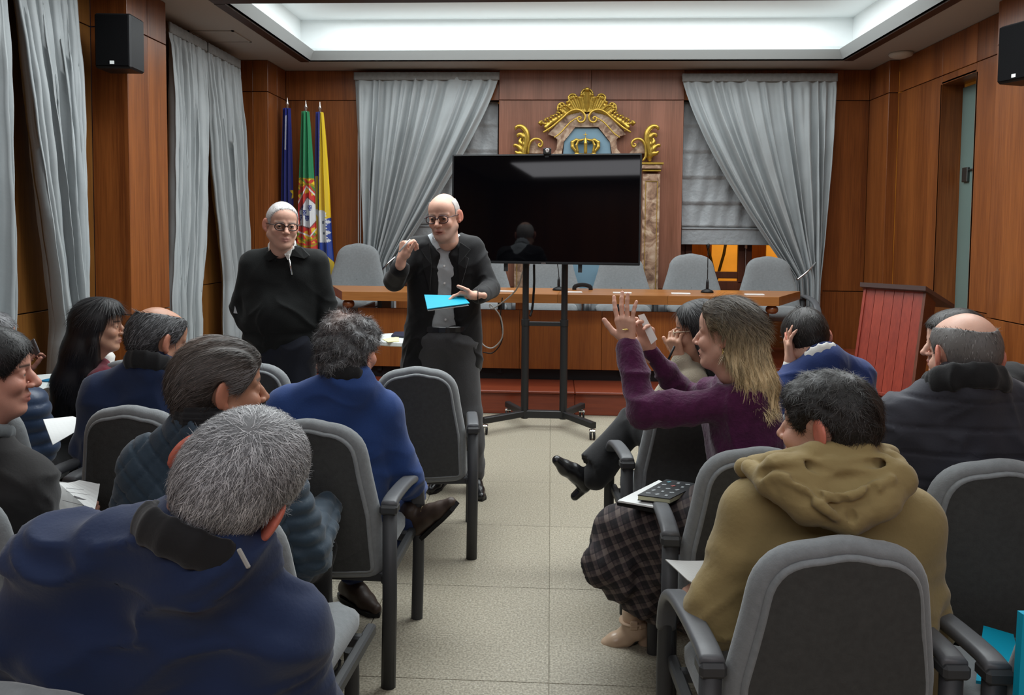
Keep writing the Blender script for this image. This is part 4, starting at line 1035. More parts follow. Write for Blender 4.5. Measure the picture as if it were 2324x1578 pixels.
def pt(x, y, u):
    C = np.tile(GRN, (len(x), 1)); by = 404 + (x - 690) * .03
    setc(C, y > 555, RED)
    cx, cy = 696, 482; r = np.hypot((x - cx) * 1.35, y - cy)
    setc(C, (y > by) & (r < 84) , YEL)
    setc(C, (y > by) & (r > 84), np.array(GRN)); setc(C, (y > 552), RED)
    # armillary bands
    for k_, o_ in ((.9, 18), (-.9, -10), (1.6, 50)): setc(C, (y > by) & (r < 76) & (r > 20) & (np.abs(((y - cy) - k_ * (x - cx) - o_) % 34 - 17) < 5), RED if o_ != 18 else (.10, .22, .03))
    for rr in (64, 78): setc(C, (y > by) & (np.abs(r - rr) < 2.2), (.35, .25, .0))
    # shield, tilted
    a = math.radians(14); sx = (x - 700) * math.cos(a) - (y - 486) * math.sin(a) * .3; sy = (y - 486) + (x - 700) * .35
    def sh(w, h): return (np.abs(sx) < w * (1 - .55 * np.clip((sy - h * .35) / (h * .65), 0, 1) ** 2)) & (sy > -h) & (sy < h)
    top_ = np.abs(sx)
    m1 = (np.abs(sx) * .9 < 23) & (sy > -62 + np.abs(sx) * 1.5 - 0) & (sy < 50 - np.abs(sx) * .8)
    m0 = (np.abs(sx) * .9 < 26) & (sy > -67 + np.abs(sx) * 1.5) & (sy < 54 - np.abs(sx) * .8)
    m2 = (np.abs(sx) < 19) & (sy > -38 + np.abs(sx) * 1.3) & (sy < 32 - np.abs(sx) * .7)
    m3 = (np.abs(sx) < 20.5) & (sy > -41 + np.abs(sx) * 1.3) & (sy < 35 - np.abs(sx) * .7)
    setc(C, m0, WHT); setc(C, m1, RED); setc(C, m3, (.2, .05, .05)); setc(C, m2, WHT)
    for (qx, qy) in ((-16, -52), (14, -44), (0, -54), (17, 20), (-8, 42), (8, 40), (18, -14)): setc(C, m1 & ~m3 & (np.abs(sx - qx) < 4.2) & (np.abs(sy - qy) < 5), YEL)
    for (qx, qy) in ((684, 470), (703, 472), (691, 483), (681, 494), (697, 496)):
        s_ = (np.abs(x - qx) < 4.6 * (1 - .5 * np.clip((y - qy) / 7, 0, 1))) & (np.abs(y - qy) < 6.2); setc(C, s_ & m2, (.012, .03, .22))
        for dx, dy in ((-2, -2.5), (2, -2.5), (0, 0), (-1.5, 3), (1.5, 3)): setc(C, s_ & m2 & (np.hypot(x - qx - dx, y - qy - dy) < .9), WHT)
    return C
def city(x, y, u):
    C = np.tile(YEL, (len(x), 1)); edge = 727 + (y - 265) * -.012
    setc(C, (x < edge), BLU); setc(C, (x >= edge - 1) & (x < edge + .6), (.5, .4, .02))
    BL2 = (.010, .045, .30)
    setc(C, (y > 498 - (x - 735) * .25) & (y < 566 + (x - 724) * .85), BL2); setc(C, (x < 722) & (y > 400) & (x > 716), YEL)
    setc(C, (y > 566 + (x - 724) * .85) & (y < 636), YEL); setc(C, y >= 636, BL2)
    # white tower charge
    tw = (x > 722) & (x < 738 + 2.5 * np.sin(y * .9) + 4 * ((y - 478) / 70)) & (y > 483) & (y < 550)
    head = (np.hypot((x - 729) * .9, y - 486) < 9)
    setc(C, tw | head, WHT)
    for qy in (504, 528, 546): setc(C, (np.abs(y - qy - 1.6 * np.sin(x * 1.5)) < 3.6) & (x > 730) & (x < 752 - np.abs(y - qy) * 1.5), WHT)
    for qx, qy in ((733, 505), (735, 530)): setc(C, (np.abs(x - qx) < 2) & (np.abs(y - qy) < 3), (.05, .07, .12))
    setc(C, (np.hypot((x - 719), (y - 481) * .7) < 4.5), WHT)
    return C
flag('flag_on_pole', 652, 228, 640, 668, 8.36, eu, 'dark blue flag with a yellow star on a pole, leftmost of three flags')
flag('flag_on_pole', 694, 235, 676, 722, 8.26, pt, 'green and red flag with armillary shield on a pole, middle of three flags')
flag('flag_on_pole', 726, 237, 716, 757, 8.36, city, 'yellow and blue flag with white castle charge on a pole, rightmost of three flags')
# ------------------------------------------------------------------ people: materials
M['skin'] = mat('skin', (1, 1, 1), 0.48, spec=0.35, attr=True, noise=(45, 0.05), bump=(260, 0.12, 0.002))
M['skin'].node_tree.nodes['Principled BSDF'].inputs['Subsurface Weight'].default_value = 0.08
M['skin'].node_tree.nodes['Principled BSDF'].inputs['Subsurface Radius'].default_value = (0.01, 0.003, 0.002)
M['hair'] = mat('hair', (1, 1, 1), 0.5, spec=0.35, attr=True)
M['eyewhite'] = mat('eye', (1, 1, 1), 0.15, spec=0.5, attr=True)
def cloth(name, c, rough=.85, bump=(140, .2, .003), noise=(6, .06), sheen=.15, spec=.2):
    return mat(name, c, rough, spec=spec, sheen=sheen, noise=noise, bump=bump)
M['lens'] = mat('spectacle_lens', (1, 1, 1), 0.02, trans=1.0, ior=1.01, spec=0.3)
SK = {'fair': (.62, .36, .27), 'mid': (.52, .29, .195), 'tan': (.44, .225, .145), 'pink': (.56, .28, .205)}

def head_mesh(h=.0035, female=False, jaw=1.0, mouth=0, nose=1.0, neck=True):
    """local: +Y face, +Z up, origin between the ears"""
    s = SDF((-.105, -.125, -.21 if neck else -.15), (.105, .145, .135), h)
    s.ell((0, -.012, .020), (.076, .094, .094), k=0)
    s.ell((0, .032, .040), (.066, .062, .058), k=.02)                      # forehead
    s.ell((0, .036, -.045), (.057 * jaw, .056, .070), k=.025)
    for x in (-1, 1):
        s.cone((x * .050 * jaw, .005, -.055), (x * .018, .068, -.100), .024, .018, k=.02)
        s.ell((x * .037, .066, -.032), (.024, .024, .024), k=.015)        # cheek
        s.cone((x * .012, .086, .018), (x * .046, .070, .014), .0095 if not female else .007, .008, k=.012)
    s.ell((0, .076, -.103), (.021, .019, .018), k=.015)                    # chin
    s.ell((0, .074, -.068), (.030, .024, .024), k=.012)                    # muzzle
    for x in (-1, 1):
        s.ell((x * .031, .097, -.003), (.018, .014, .0135), k=.010, mode='s')
        s.ell((x * .031, .077, -.003), (.0150, .0150, .0150), k=.004)      # lids
        s.ell((x * .031, .095, -.0045), (.0125, .011, .0052), k=.002, mode='s')
    s.chain([(0, .088, .010), (0, .101, -.014), (0, .113 + .004 * (nose - 1), -.032)], [.0075, .0085 * nose, .0115 * nose], k=.008)
    for x in (-1, 1):
        s.ell((x * .0125 * nose, .101, -.037), (.0085, .011, .0075), k=.005)
        s.ell((x * .006, .108, -.0455), (.0035, .005, .004), k=.002, mode='s')
    s.chain([(-.027, .085, -.068), (-.008, .0965, -.0645), (0, .096, -.066), (.008, .0965, -.0645), (.027, .085, -.068)], [.003, .0045, .004, .0045, .003], k=.004)
    s.chain([(-.025, .084, -.071), (0, .095, -.0775 - mouth * .6), (.025, .084, -.071)], [.003, .0058, .003], k=.004)
    if mouth: s.ell((0, .096, -.0712 - mouth * .3), (.017, .012, .0025 + mouth * .5), k=.003, mode='s')
    else: s.chain([(-.029, .089, -.0685), (0, .103, -.0705), (.029, .089, -.0685)], [.0012, .0018, .0012], k=.002, mode='s')
    for x in (-1, 1):                                                      # ears
        R = rotm(30 * x, 6)
        s.ell((x * .084, -.014, -.004), (.0072, .0205, .033), R, k=.005)
        s.ell((x * .091, -.004, -.003), (.0062, .0125, .022), R, k=.004, mode='s')
        s.ell((x * .0795, -.006, -.032), (.0075, .009, .011), k=.004)
    if neck:
        r = .054 if not female else .043
        s.cone((0, -.018, -.06), (0, -.026, -.135), r, r * .98, k=.03)
        s.cone((0, .030, -.105), (0, .005, -.14), r * .7, r * .7, k=.03)
    V, F = s.mesh(); return V, F
def head_colors(V, skin, lips=(.42, .13, .11), stubble=0.0, brow=(.10, .06, .04), browd=1.0, redear=.5, age=0):
    c = np.tile(np.array(skin), (len(V), 1)); x, y, z = V.T
    def blend(w, col):
        w = np.clip(w, 0, 1)[:, None]; c[:] = c * (1 - w) + np.array(col) * w
    blend(.35 * np.exp(-(((np.abs(x) - .042) / .02) ** 2 + ((z + .03) / .022) ** 2)) * (y > .04), (skin[0] * 1.02, skin[1] * .72, skin[2] * .68))
    blend(.35 * np.exp(-((x / .014) ** 2 + ((z + .034) / .014) ** 2)) * (y > .09), (skin[0], skin[1] * .7, skin[2] * .65))
    blend(redear * (np.abs(x) > .078) * (y < .03) * (z > -.05) * .9, (skin[0] * .98, skin[1] * .50, skin[2] * .45))
    m = (np.abs(x) < .030) & (y > .076) & (z < -.060) & (z > -.084)
    blend(m * .75 * np.clip(1.5 - np.abs(x) / .022, 0, 1), lips)
    if stubble:
        m = np.clip((-.045 - z) / .015, 0, 1) * (y > -.0) * (z > -.14) * (1 - m); blend(stubble * m, (.30, .26, .24))
    w = np.exp(-(((z - (.0205 - .10 * (np.abs(x) - .03) ** 2 * 9)) / .0042) ** 2)) * (np.abs(x) > .012) * (np.abs(x) < .052) * (y > .055)
    blend(w * browd, brow)
    return c

def person_xf(V, c, R, sc): return (V * sc) @ R.T + c

def hand_prims(s, wrist, dirv, palm, side, sc=1.0, curls=(20, 20, 20, 20), thumb=(35, 10), spread=6, k=.004):
    """dirv wrist->knuckles; palm normal (palm side); side=+1: thumb towards dirv x palm ... ; curls in deg per joint"""
    d = np.array(dirv, float); d /= np.linalg.norm(d); p = np.array(palm, float); p -= d * (p @ d); p /= np.linalg.norm(p)
    l = np.cross(d, p) * side                                  # towards the thumb
    w = np.array(wrist, float)
    base = []
    xs = (.030, .010, -.010, -.028); ln = ((.044, .026, .021), (.048, .030, .022), (.044, .028, .021), (.035, .021, .019)); rr = (.0088, .009, .0086, .0078)
    L = (.088, .092, .088, .080)
    for i in range(4):
        kn = w + (d * L[i] + l * xs[i]) * sc; base.append(kn)
        s.cone(w + (d * .018 + l * xs[i] * .55) * sc, kn, .014 * sc, .0125 * sc, k=.012)
    s.cone(w - d * .03 * sc, w + d * .02 * sc, .0255 * sc, .024 * sc, k=.012, flat=(p, .8))
    s.ell(w + (d * .035 + l * .026 + p * .010) * sc, (.021 * sc,) * 3, k=.012)
    cu = curls if hasattr(curls[0], '__len__') else [(c, c * 1.1, c * .7) for c in curls]
    tips = []
    for i in range(4):
        a = 0; q = base[i]; sp = math.radians((1.5 - i) * spread); fd = d * math.cos(sp) + l * math.sin(sp)
        for j in range(3):
            a += math.radians(cu[i][j]); v = fd * math.cos(a) + p * math.sin(a)
            q2 = q + v * ln[i][j] * sc; s.cone(q, q2, rr[i] * (1 - .07 * j) * sc, rr[i] * (.93 - .08 * j) * sc, k=k if j else .007); q = q2
        tips.append((q, v))
    t0 = w + (d * .022 + l * .026 + p * .008) * sc; a1, a2 = math.radians(thumb[0]), math.radians(thumb[1])
    v1 = d * math.cos(a1) + l * math.sin(a1) * math.cos(a2) + p * math.sin(a1) * math.sin(a2); v1 /= np.linalg.norm(v1)
    t1 = t0 + v1 * .042 * sc; v2 = v1 * .9 + d * .35 + p * .12; v2 /= np.linalg.norm(v2); t2 = t1 + v2 * .032 * sc; v3 = v2 + d * .15; v3 /= np.linalg.norm(v3); t3 = t2 + v3 * .022 * sc
    s.cone(t0, t1, .0135 * sc, .0115 * sc, k=.010); s.cone(t1, t2, .0112 * sc, .0100 * sc, k=.004); s.cone(t2, t3, .0100 * sc, .0088 * sc, k=.004)
    tips.append((t3, v3)); return tips
def hand_mesh(wrist, dirv, palm, side, elbow=None, sc=1.0, h=.003, **kw):
    w = np.array(wrist, float); s = SDF(w - .24 * sc, w + .24 * sc, h)
    tips = hand_prims(s, w, dirv, palm, side, sc, **kw)
    if elbow is not None:
        e = np.array(elbow, float); v = e - w; L = np.linalg.norm(v); v /= L; s.cone(w, w + v * min(L, .20), .024 * sc, .034 * sc, k=.015)
    V, F = s.mesh(); return V, F, tips

def scalp(h, t, region, k=.012, head=(.076, .094, .094), extra=None, lo=(-.13, -.16, -.40), hi=(.13, .13, .17)):
    """hair volume: skull inflated by t(x,y,z)->m, limited to region(x,y,z)<0"""
    s = SDF(lo, hi, h); G = None
    s.ell((0, -.012, .020), tuple(q + t for q in head), k=0)
    s.ell((0, .028, .042), (.066 + t, .062 + t, .058 + t), k=.02)
    if extra: extra(s)
    ax = [s.lo[a] + s.h * np.arange(s.n[a]) for a in range(3)]
    X, Y, Z = np.meshgrid(*ax, indexing='ij'); r = region(X, Y, Z).astype(np.float32)
    hh = np.clip(.5 + .5 * (r - s.d) / -k + .0, 0, 1)
    a, b = s.d, r; q = np.clip(.5 - .5 * (b - a) / k, 0, 1); s.d = (b * (1 - q) + a * q + k * q * (1 - q)).astype(np.float32)
    return s.mesh()
def strands(V, F, n, length, width, flow, lift=.15, colf=None, curl=0, seg=3, seed=0, keep=None, jitter=.25, droop=0.0):
    rs = np.random.RandomState(seed); A = V[F].mean(1); nn = np.cross(V[F[:, 2]] - V[F[:, 0]], V[F[:, 3]] - V[F[:, 1]]); ar = np.linalg.norm(nn, axis=1); nn = nn / (ar[:, None] + 1e-12)
    if keep is not None: w = ar * keep(A)
    else: w = ar
    i = rs.choice(len(A), n, p=w / w.sum()); P = A[i] + rs.randn(n, 3) * .0015; Nn = nn[i]
    T = flow(P); T = T + rs.randn(n, 3) * jitter; T -= Nn * (T * Nn).sum(1)[:, None]; T /= np.linalg.norm(T, axis=1)[:, None] + 1e-9
    S = np.cross(T, Nn); L = length * (.65 + .7 * rs.rand(n)); li = lift * (.5 + rs.rand(n)); c1 = curl * rs.randn(n)
    pts = []; q = P - Nn * .002
    D = T * np.cos(li)[:, None] + Nn * np.sin(li)[:, None]
    for j in range(seg + 1):
        wv = width * (1 - .75 * (j / seg) ** 1.5); pts.append((q - S * wv / 2, q + S * wv / 2))
        D = D + S * (c1 / seg)[:, None] - Nn * (li * 1.2 / seg)[:, None]; D[:, 2] -= droop / seg; D /= np.linalg.norm(D, axis=1)[:, None]; q = q + D * (L / seg)[:, None]
    VV = np.stack([p for pr in pts for p in pr], 1).reshape(-1, 3); m = 2 * (seg + 1)
    f = []
    b0 = np.arange(n)[:, None] * m
    for j in range(seg): f.append(np.concatenate([b0 + 2 * j, b0 + 2 * j + 1, b0 + 2 * j + 3, b0 + 2 * j + 2], 1))
    FF = np.concatenate(f); C = colf(P, rs); C = np.repeat(C, m, 0)
    return VV, FF, C
def join(parts):
    V, F, C, n = [], [], [], 0
    for v, f, c in parts: V.append(v); F.append(f + n); C.append(c); n += len(v)
    return np.concatenate(V), np.concatenate(F), np.concatenate(C)

def neckpt(P, NB, t, off=(0, 0, 0)):
    hb = P.hc + P.hR @ np.array([0, -.018, -.10]) * P.hs; return np.array(NB) * (1 - t) + hb * t + np.array(off)
class Person:
    def __init__(s, label, group=None, base=(0, 0, 0)):
        s.base = np.array(base, float); s.e = empty('person', base, label, 'person', group); s.skinparts = []
    def part(s, name, V, F, m, cols=None, label=None, parent=None, smooth=True):
        o = mesh_obj(name, V, F, m, parent or s.e, loc=s.base, smooth=smooth, cols=cols)
        if parent is not None: o.location = (0, 0, 0)
        if label: o['label'] = label
        return o
    def bpart(s, b, name, m, **k):
        b.V = [v - s.base for v in b.V]; return b.build(name, m, s.e, **k)
    def head(s, c, yaw, pitch=0, roll=0, sc=1.0, skin='fair', h=.0035, glasses=None, iris=(.10, .06, .03), eyes=True, **kw):
        s.hc = np.array(c, float); s.hR = rotm(yaw, pitch, roll); s.hs = sc
        hk = {k: kw.pop(k) for k in ('female', 'jaw', 'mouth', 'nose') if k in kw}
        V, F = head_mesh(h, **hk); C = head_colors(V, SK[skin], **kw); s.skin = SK[skin]
        s.skinparts.append((person_xf(V, s.hc, s.hR, sc), F, C))
        if eyes:
            for x in (-1, 1):
                b = B().lathe([(.0001, -.0125)] + [(.0125 * math.cos(a), .0125 * math.sin(a)) for a in np.linspace(-1.45, 1.45, 11)] + [(.0001, .0125)], k=16, R=[[1, 0, 0], [0, 0, 1], [0, -1, 0]])
                ev = np.concatenate(b.V); g = ev / .0125; d = np.arccos(np.clip(g @ np.array([x * -.0, 1.0, 0]), -1, 1))
                col = np.tile((.62, .58, .54), (len(ev), 1)); col[d < .50] = iris; col[d < .2] = (.005, .005, .005)
                ev = ev + np.array([x * .031, .0772, -.0035]); s.part('eye', person_xf(ev, s.hc, s.hR, sc), b.F, M['eyewhite'], cols=col)
        if glasses: s.glasses(**glasses)
        return s
    def glasses(s, color=(.01, .01, .012), w=.023, hgt=.017, thick=.0018, top=True):
        m = mat('spectacle_frame', color, .3)
        b = B()
        for x in (-1, 1):
            a = np.linspace(0, 2 * math.pi, 25)[:-1]; rx = w * (1 + .05 * np.cos(2 * a)); rz = hgt
            P = np.c_[x * .0325 + rx * np.sign(np.cos(a)) * np.abs(np.cos(a)) ** .8, .1035 - .10 * np.abs((x * .0325 + rx * np.cos(a))) ** 1.5, -.004 + rz * np.sign(np.sin(a)) * np.abs(np.sin(a)) ** .8]
            b.sweep(P, circle(thick, 6), closed=True, up=(0, 1, 0))
            b.tube([(x * .0565, .101, .004), (x * .074, .088, .006), (x * .081, .03, .004), (x * .081, -.008, .002), (x * .083, -.028, -.012)], thick * .9, 6)
        b.tube([(-.0105, .1035, .000), (0, .1065, .002), (.0105, .1035, .000)], thick, 6)
        V = person_xf(np.concatenate(b.V), s.hc, s.hR, s.hs); g = s.part('glasses', V, b.F, m)
        for x in (-1, 1):
            a = np.linspace(0, 2 * math.pi, 25)[:-1]
            P = np.c_[x * .0325 + w * np.cos(a), .1035 - .10 * np.abs((x * .0325 + w * np.cos(a))) ** 1.5, -.004 + hgt * np.sin(a)]
            V = person_xf(P, s.hc, s.hR, s.hs); s.part('lens', V, [tuple(range(24))], M['lens'], parent=g, smooth=False)
    def hair(s, V, F, C, n=0, name='hair', label=None, **kw):
        parts = [(V, F, C)]
        if n: parts.append(strands(V, F, n, **kw))
        V, F, C = join(parts); return s.part(name, person_xf(V, s.hc, s.hR, s.hs), F, M['hair'], cols=C, label=label)
    def hand(s, *a, **k):
        V, F, tips = hand_mesh(*a, **k); sk = np.array(s.skin); c = np.tile(sk * (1.0, .97, .95), (len(V), 1))
        for q, v in tips:
            w = np.exp(-((V - q) ** 2).sum(1) / .00018)[:, None] * .35; c = c * (1 - w) + np.array((sk[0] * 1.05, sk[1] * .85, sk[2] * .85)) * w
        s.skinparts.append((V, F, c)); return tips
    def body(s, trunk, neck=None):
        """trunk: [(a,b,ra,rb)] coarse unseen body under the clothes"""
        if trunk:
            a_, b_, ra_, rb_ = trunk[0]; trunk = [(np.array(a_), np.array(b_) * .85 + np.array(a_) * .15, ra_ * .6, .04), (np.array(a_) * .15 + np.array(b_) * .85, np.array(b_), .04, .05)] + list(trunk[1:])
            pts = np.array([p for t in trunk for p in t[:2]]); g = SDF(pts.min(0) - .2, pts.max(0) + .2, .012)
            for a, b, ra, rb in trunk: g.cone(a, b, ra, rb, k=.04)
            V, F = g.mesh(); s.skinparts.append((V, F, np.tile(np.array(s.skin), (len(V), 1))))
        V, F, C = join(s.skinparts); s.part('body', V, F, M['skin'], cols=C); return s

def garment(prims, h=.009, disp=None, lo=None, hi=None, cut=None):
    """prims: list of dict(kind...) -> mesh"""
    P = []
    for p in prims:
        if p[0] == 'c': P += [np.array(p[1]) - max(p[3], p[4]), np.array(p[1]) + max(p[3], p[4]), np.array(p[2]) - max(p[3], p[4]), np.array(p[2]) + max(p[3], p[4])]
        elif p[0] == 'e': P += [np.array(p[1]) - max(p[2]), np.array(p[1]) + max(p[2])]
    P = np.array(P); s = SDF(P.min(0) - .03, P.max(0) + .03, h)
    for p in prims:
        o = p[-1] if isinstance(p[-1], dict) else {}
        if p[0] == 'c': s.cone(p[1], p[2], p[3], p[4], k=o.get('k', .03), mode=o.get('m', 'u'), flat=o.get('flat'))
        elif p[0] == 'e': s.ell(p[1], p[2], o.get('R'), k=o.get('k', .03), mode=o.get('m', 'u'))
    V, F = s.mesh()
    if disp is not None and len(V):
        n = vnormals(V, F); V = V + n * disp(V, n)[:, None]
    return V, F
def folds(amp=.006, sc=7, seed=0, stretch=(1, 1, 1)):
    st = np.array(stretch)
    def f(V, n):
        w = wave(V * st, sc, seed, 2); r = np.clip(1 - np.abs(wave(V * st, sc * 1.15, seed + 50, 2)) * 1.5, 0, 1) ** 2
        return amp * (.5 * w + 1.5 * r * (.55 + .45 * np.sin(V[:, 2] * 9 + seed)))
    return f
def hit(V, px, py, tol=9):
    """front-most point of mesh V seen at photo pixel"""
    d = (np.asarray(V) - CAMPOS) @ _RN; x = PW / 2 + FPX * d[:, 0] / -d[:, 2]; y = CY - FPX * d[:, 1] / -d[:, 2]
    m = (np.abs(x - px) < tol) & (np.abs(y - py) < tol)
    if not m.any(): return hit(V, px, py, tol * 2) if tol < 200 else W(px, py, 4)
    return W(px, py, V[m][:, 1].min())
# ------------------------------------------------------------------ people: clothes and poses
A3 = lambda *v: np.array(v, float)
def J(px, py, d): return W(px, py, d)
def unit(v): v = np.asarray(v, float); return v / (np.linalg.norm(v) + 1e-12)
def torso(SL, SR, NB, PV, fwd, chest=.105, waist=.11, depth=.8, belly=0.0, hemz=0.0, sh=.062, trap=.05, hip=None, spread=.085):
    ax = unit(SR - SL); w = np.linalg.norm(SR - SL) / 2; mid = (SL + SR) / 2; sp = unit(PV - mid); fwd = unit(fwd); P = []
    fl = {'flat': (fwd, depth), 'k': .05}
    P.append(('c', SL + ax * .01, SR - ax * .01, sh, sh, {'k': .03}))
    for s, S in ((-1, SL), (1, SR)):
        P.append(('c', NB + ax * s * .02, S, trap, sh * .92, {'k': .04}))
        P.append(('c', mid + ax * s * w * .48 + sp * .09, PV + ax * s * spread, chest, waist, fl))
        P.append(('c', mid + ax * s * w * .62 + sp * .08, mid + ax * s * w * .55 + sp * .22, chest * .8, chest * .8, fl))
    P.append(('c', NB + sp * .025, mid + sp * .10, trap + .022, chest * .9, {'k': .04, 'flat': (fwd, .95)}))
    if belly: P.append(('e', mid * .3 + PV * .7 + fwd * (.05 + belly * .5), (.15, .10 + belly, .17), {'k': .06}))
    if hip is not None: P.append(('c', PV + ax * -.06, PV + ax * .06, hip, hip, {'k': .05}))
    return P
def arm(S, E, Wr, ru=.060, re=.050, rw=.036, k=.03):
    return [('c', S, E, ru, re, {'k': k}), ('c', E, Wr, re, rw, {'k': k * .6})]
def ringcollar(c, axis, fwd, r, ry, t, hgt, openf=0.0, n=14):
    axis = unit(axis); fwd = unit(fwd - axis * (fwd @ axis)); rt = np.cross(fwd, axis); out = []
    pts = []
    for a in np.linspace(openf, 2 * math.pi - openf, n): pts.append(c + rt * r * math.sin(a) + fwd * ry * math.cos(a) + axis * (hgt * .5 * (-math.cos(a))))
    for i in range(n - 1): out.append(('c', pts[i], pts[i + 1], t, t, {'k': .006, 'flat': (axis, max(1.0, hgt / t * .5)) if hgt > t else None}))
    return out
def shoe_mesh(ankle, toe_dir, sc=1.0, up=(0, 0, 1), heel=0.0, boot=0.0, sole=.012):
    """SDF shoe; ankle joint at z~.09 above the sole"""
    t = unit(toe_dir); u = unit(np.array(up, float) - t * (np.array(up, float) @ t)); s = SDF(ankle - .30 * sc, ankle + .30 * sc, .005); a = np.asarray(ankle, float)
    g = lambda f, h, l=0: a + (t * f + u * h + np.cross(t, u) * l) * sc
    s.chain([g(-.045, -.045), g(.03, -.040), g(.10, -.058), g(.165, -.066)], [.036 * sc, .038 * sc, .036 * sc, .024 * sc], k=.02)
    s.cone(g(-.01, 0), g(-.01, .03 + boot), .040 * sc, .043 * sc, k=.02)
    s.cone(g(-.02, -.03), g(.06, -.03), .036 * sc, .032 * sc, k=.02)
    if not heel: s.ell(g(.06, -.30, 0), (.20 * sc,) * 3, k=.003, mode='s')
    if heel: s.cone(g(-.055, -.05), g(-.06, -.085 - heel * .5), .026 * sc, .022 * sc, k=.006)
    return s.mesh()
def shoe(P, ankle, d, m, name='shoe', sc=1.0, laces=False, **kw):
    V, F = shoe_mesh(np.asarray(ankle, float), d, sc, **kw); o = P.part(name, V, F, m)
    t = unit(d); u = unit(np.array(kw.get('up', (0, 0, 1)), float) - t * (np.array(kw.get('up', (0, 0, 1)), float) @ t)); l = np.cross(t, u)
    if not kw.get('heel'):
        b = B(); R = []
        for h in (-.093, -.075):
            R.append([ankle + (t * (x) + u * h + l * y) * sc for x, y in [(-.09, -.02), (-.085, .02), (-.04, .036), (.04, .036), (.10, .043), (.16, .034), (.192, .0), (.16, -.034), (.10, -.043), (.04, -.036), (-.04, -.036), (-.085, -.03)]])
        b.rings(R); P.bpart(b, 'sole', M['blackplastic'])
    if laces:
        b = B()
        for i in range(4): b.tube([ankle + (t * (.045 + .02 * i) + u * (-.001 - .012 * i) + l * -.024) * sc, ankle + (t * (.05 + .02 * i) + u * (.006 - .012 * i)) * sc, ankle + (t * (.045 + .02 * i) + u * (-.001 - .012 * i) + l * .024) * sc], .003, 5)
        P.bpart(b, 'laces', M['laces'], smooth=True)
M['laces'] = mat('shoe_laces', (.25, .18, .10), .8)
M['blackshoe'] = mat('black_leather', (.010, .010, .011), .25, spec=.5)
M['brownshoe'] = mat('brown_leather', (.045, .028, .020), .5, noise=(30, .2))
def trousers(P, PV, hips, m, name='trousers', r=(.095, .075, .062, .055), **kw):
    """hips: list of (hip, knee, ankle)"""
    pr = [('c', hips[0][0], hips[1][0], r[0] * 1.1, r[0] * 1.1, {'k': .04})]
    for h, k_, a in hips: pr += [('c', h, k_, r[0], r[1], {'k': .04}), ('c', k_, a, r[2], r[3], {'k': .02})]
    V, F = garment(pr, h=.012, disp=folds(0.0075, 9, 5)); return P.part(name, V, F, m, **kw)
def legs(P, PV, yaw, m, shoe_m=None, apart=.10, fwd=.42, z0=.0, tuck=0.0, shoes=True):
    """ordinary seated legs"""
    R = rotm(yaw); hp = []
    for s in (-1, 1):
        h = np.array(PV) + R @ A3(s * .08, .02, -.02); k_ = np.array(PV) + R @ A3(s * (apart + .04), fwd, -.02); a = np.array([*(np.array(PV) + R @ A3(s * (apart + .04), fwd + .02 - tuck, 0))[:2], .12])
        k_[2] = .50; hp.append((h, k_, a))
    trousers(P, PV, hp, m)
    if shoes:
        for h, k_, a in hp: shoe(P, A3(a[0], a[1], .095), R @ A3(0, 1, 0), shoe_m or M['blackshoe'])
def men_region(hl=.02, slope=.9, nape=-.080, bald=None, top=None, ear=.033):
    def f(X, Y, Z):
        r = Y - (hl + slope * (Z - .01)); r = np.maximum(r, nape - Z - .25 * np.abs(Y + .05) * 0)
        r = np.maximum(r, ear - np.sqrt((np.abs(X) - .088) ** 2 + ((Y + .006) / 1.0) ** 2 + ((Z + .012) / 1.25) ** 2))
        r = np.maximum(r, np.where((Z < 0) & (np.abs(X) > .03), Y + .012, -1))
        if bald is not None:
            (bx_, by_, bz_), (rx, ry, rz) = bald; r = np.maximum(r, (1 - np.sqrt(((X - bx_) / rx) ** 2 + ((Y - by_) / ry) ** 2 + ((Z - bz_) / rz) ** 2)) * min(rx, ry, rz))
        return r
    return f
def flow_from(wh, down=.5, back=0.0):
    wh = np.array(wh)
    def f(P):
        d = P - wh; d = d / (np.linalg.norm(d, axis=1)[:, None] + 1e-6); d[:, 2] -= down * np.clip(-(P[:, 2] - .07) * 12, 0, 1); d[:, 1] -= back; return d
    return f
def colmix(cols, wts=None):
    cols = np.array(cols)
    def f(P, rs): i = rs.choice(len(cols), len(P), p=wts); return cols[i] * (.8 + .4 * rs.rand(len(P), 1))
    return f
def flatc(V, c): return np.tile(np.array(c, float), (len(V), 1))
C_ = {}
C_['navy'] = cloth('navy_wool', (.013, .024, .066), noise=(5, .10)); C_['blackknit'] = cloth('black_knit', (.008, .009, .009), bump=(260, .4, .003), sheen=.06)
C_['velvet'] = cloth('black_velvet', (.007, .007, .008), .7, sheen=.10); C_['shirt'] = cloth('grey_shirt', (.42, .455, .48), .8, noise=(400, .05))
C_['olive'] = cloth('olive_cotton', (.265, .195, .082), .8, noise=(5, .10), bump=(60, .25, .006)); C_['blazer'] = cloth('royal_blue_wool', (.022, .055, .19), .8, noise=(300, .10))
C_['suitblue'] = cloth('blue_suit', (.018, .035, .13), .75); C_['plum'] = cloth('plum_mohair', (.060, .009, .042), .95, sheen=.2, bump=(90, .6, .006), noise=(40, .25))
C_['beige'] = cloth('beige_knit', (.42, .37, .28), .95, bump=(200, .8, .005)); C_['burg'] = cloth('burgundy_knit', (.115, .010, .022), .9)
C_['darkpad'] = cloth('dark_padded', (.034, .035, .046), .7); C_['black'] = cloth('black_cloth', (.012, .012, .013), .85); C_['coat'] = cloth('black_coat', (.017, .016, .016), .8)
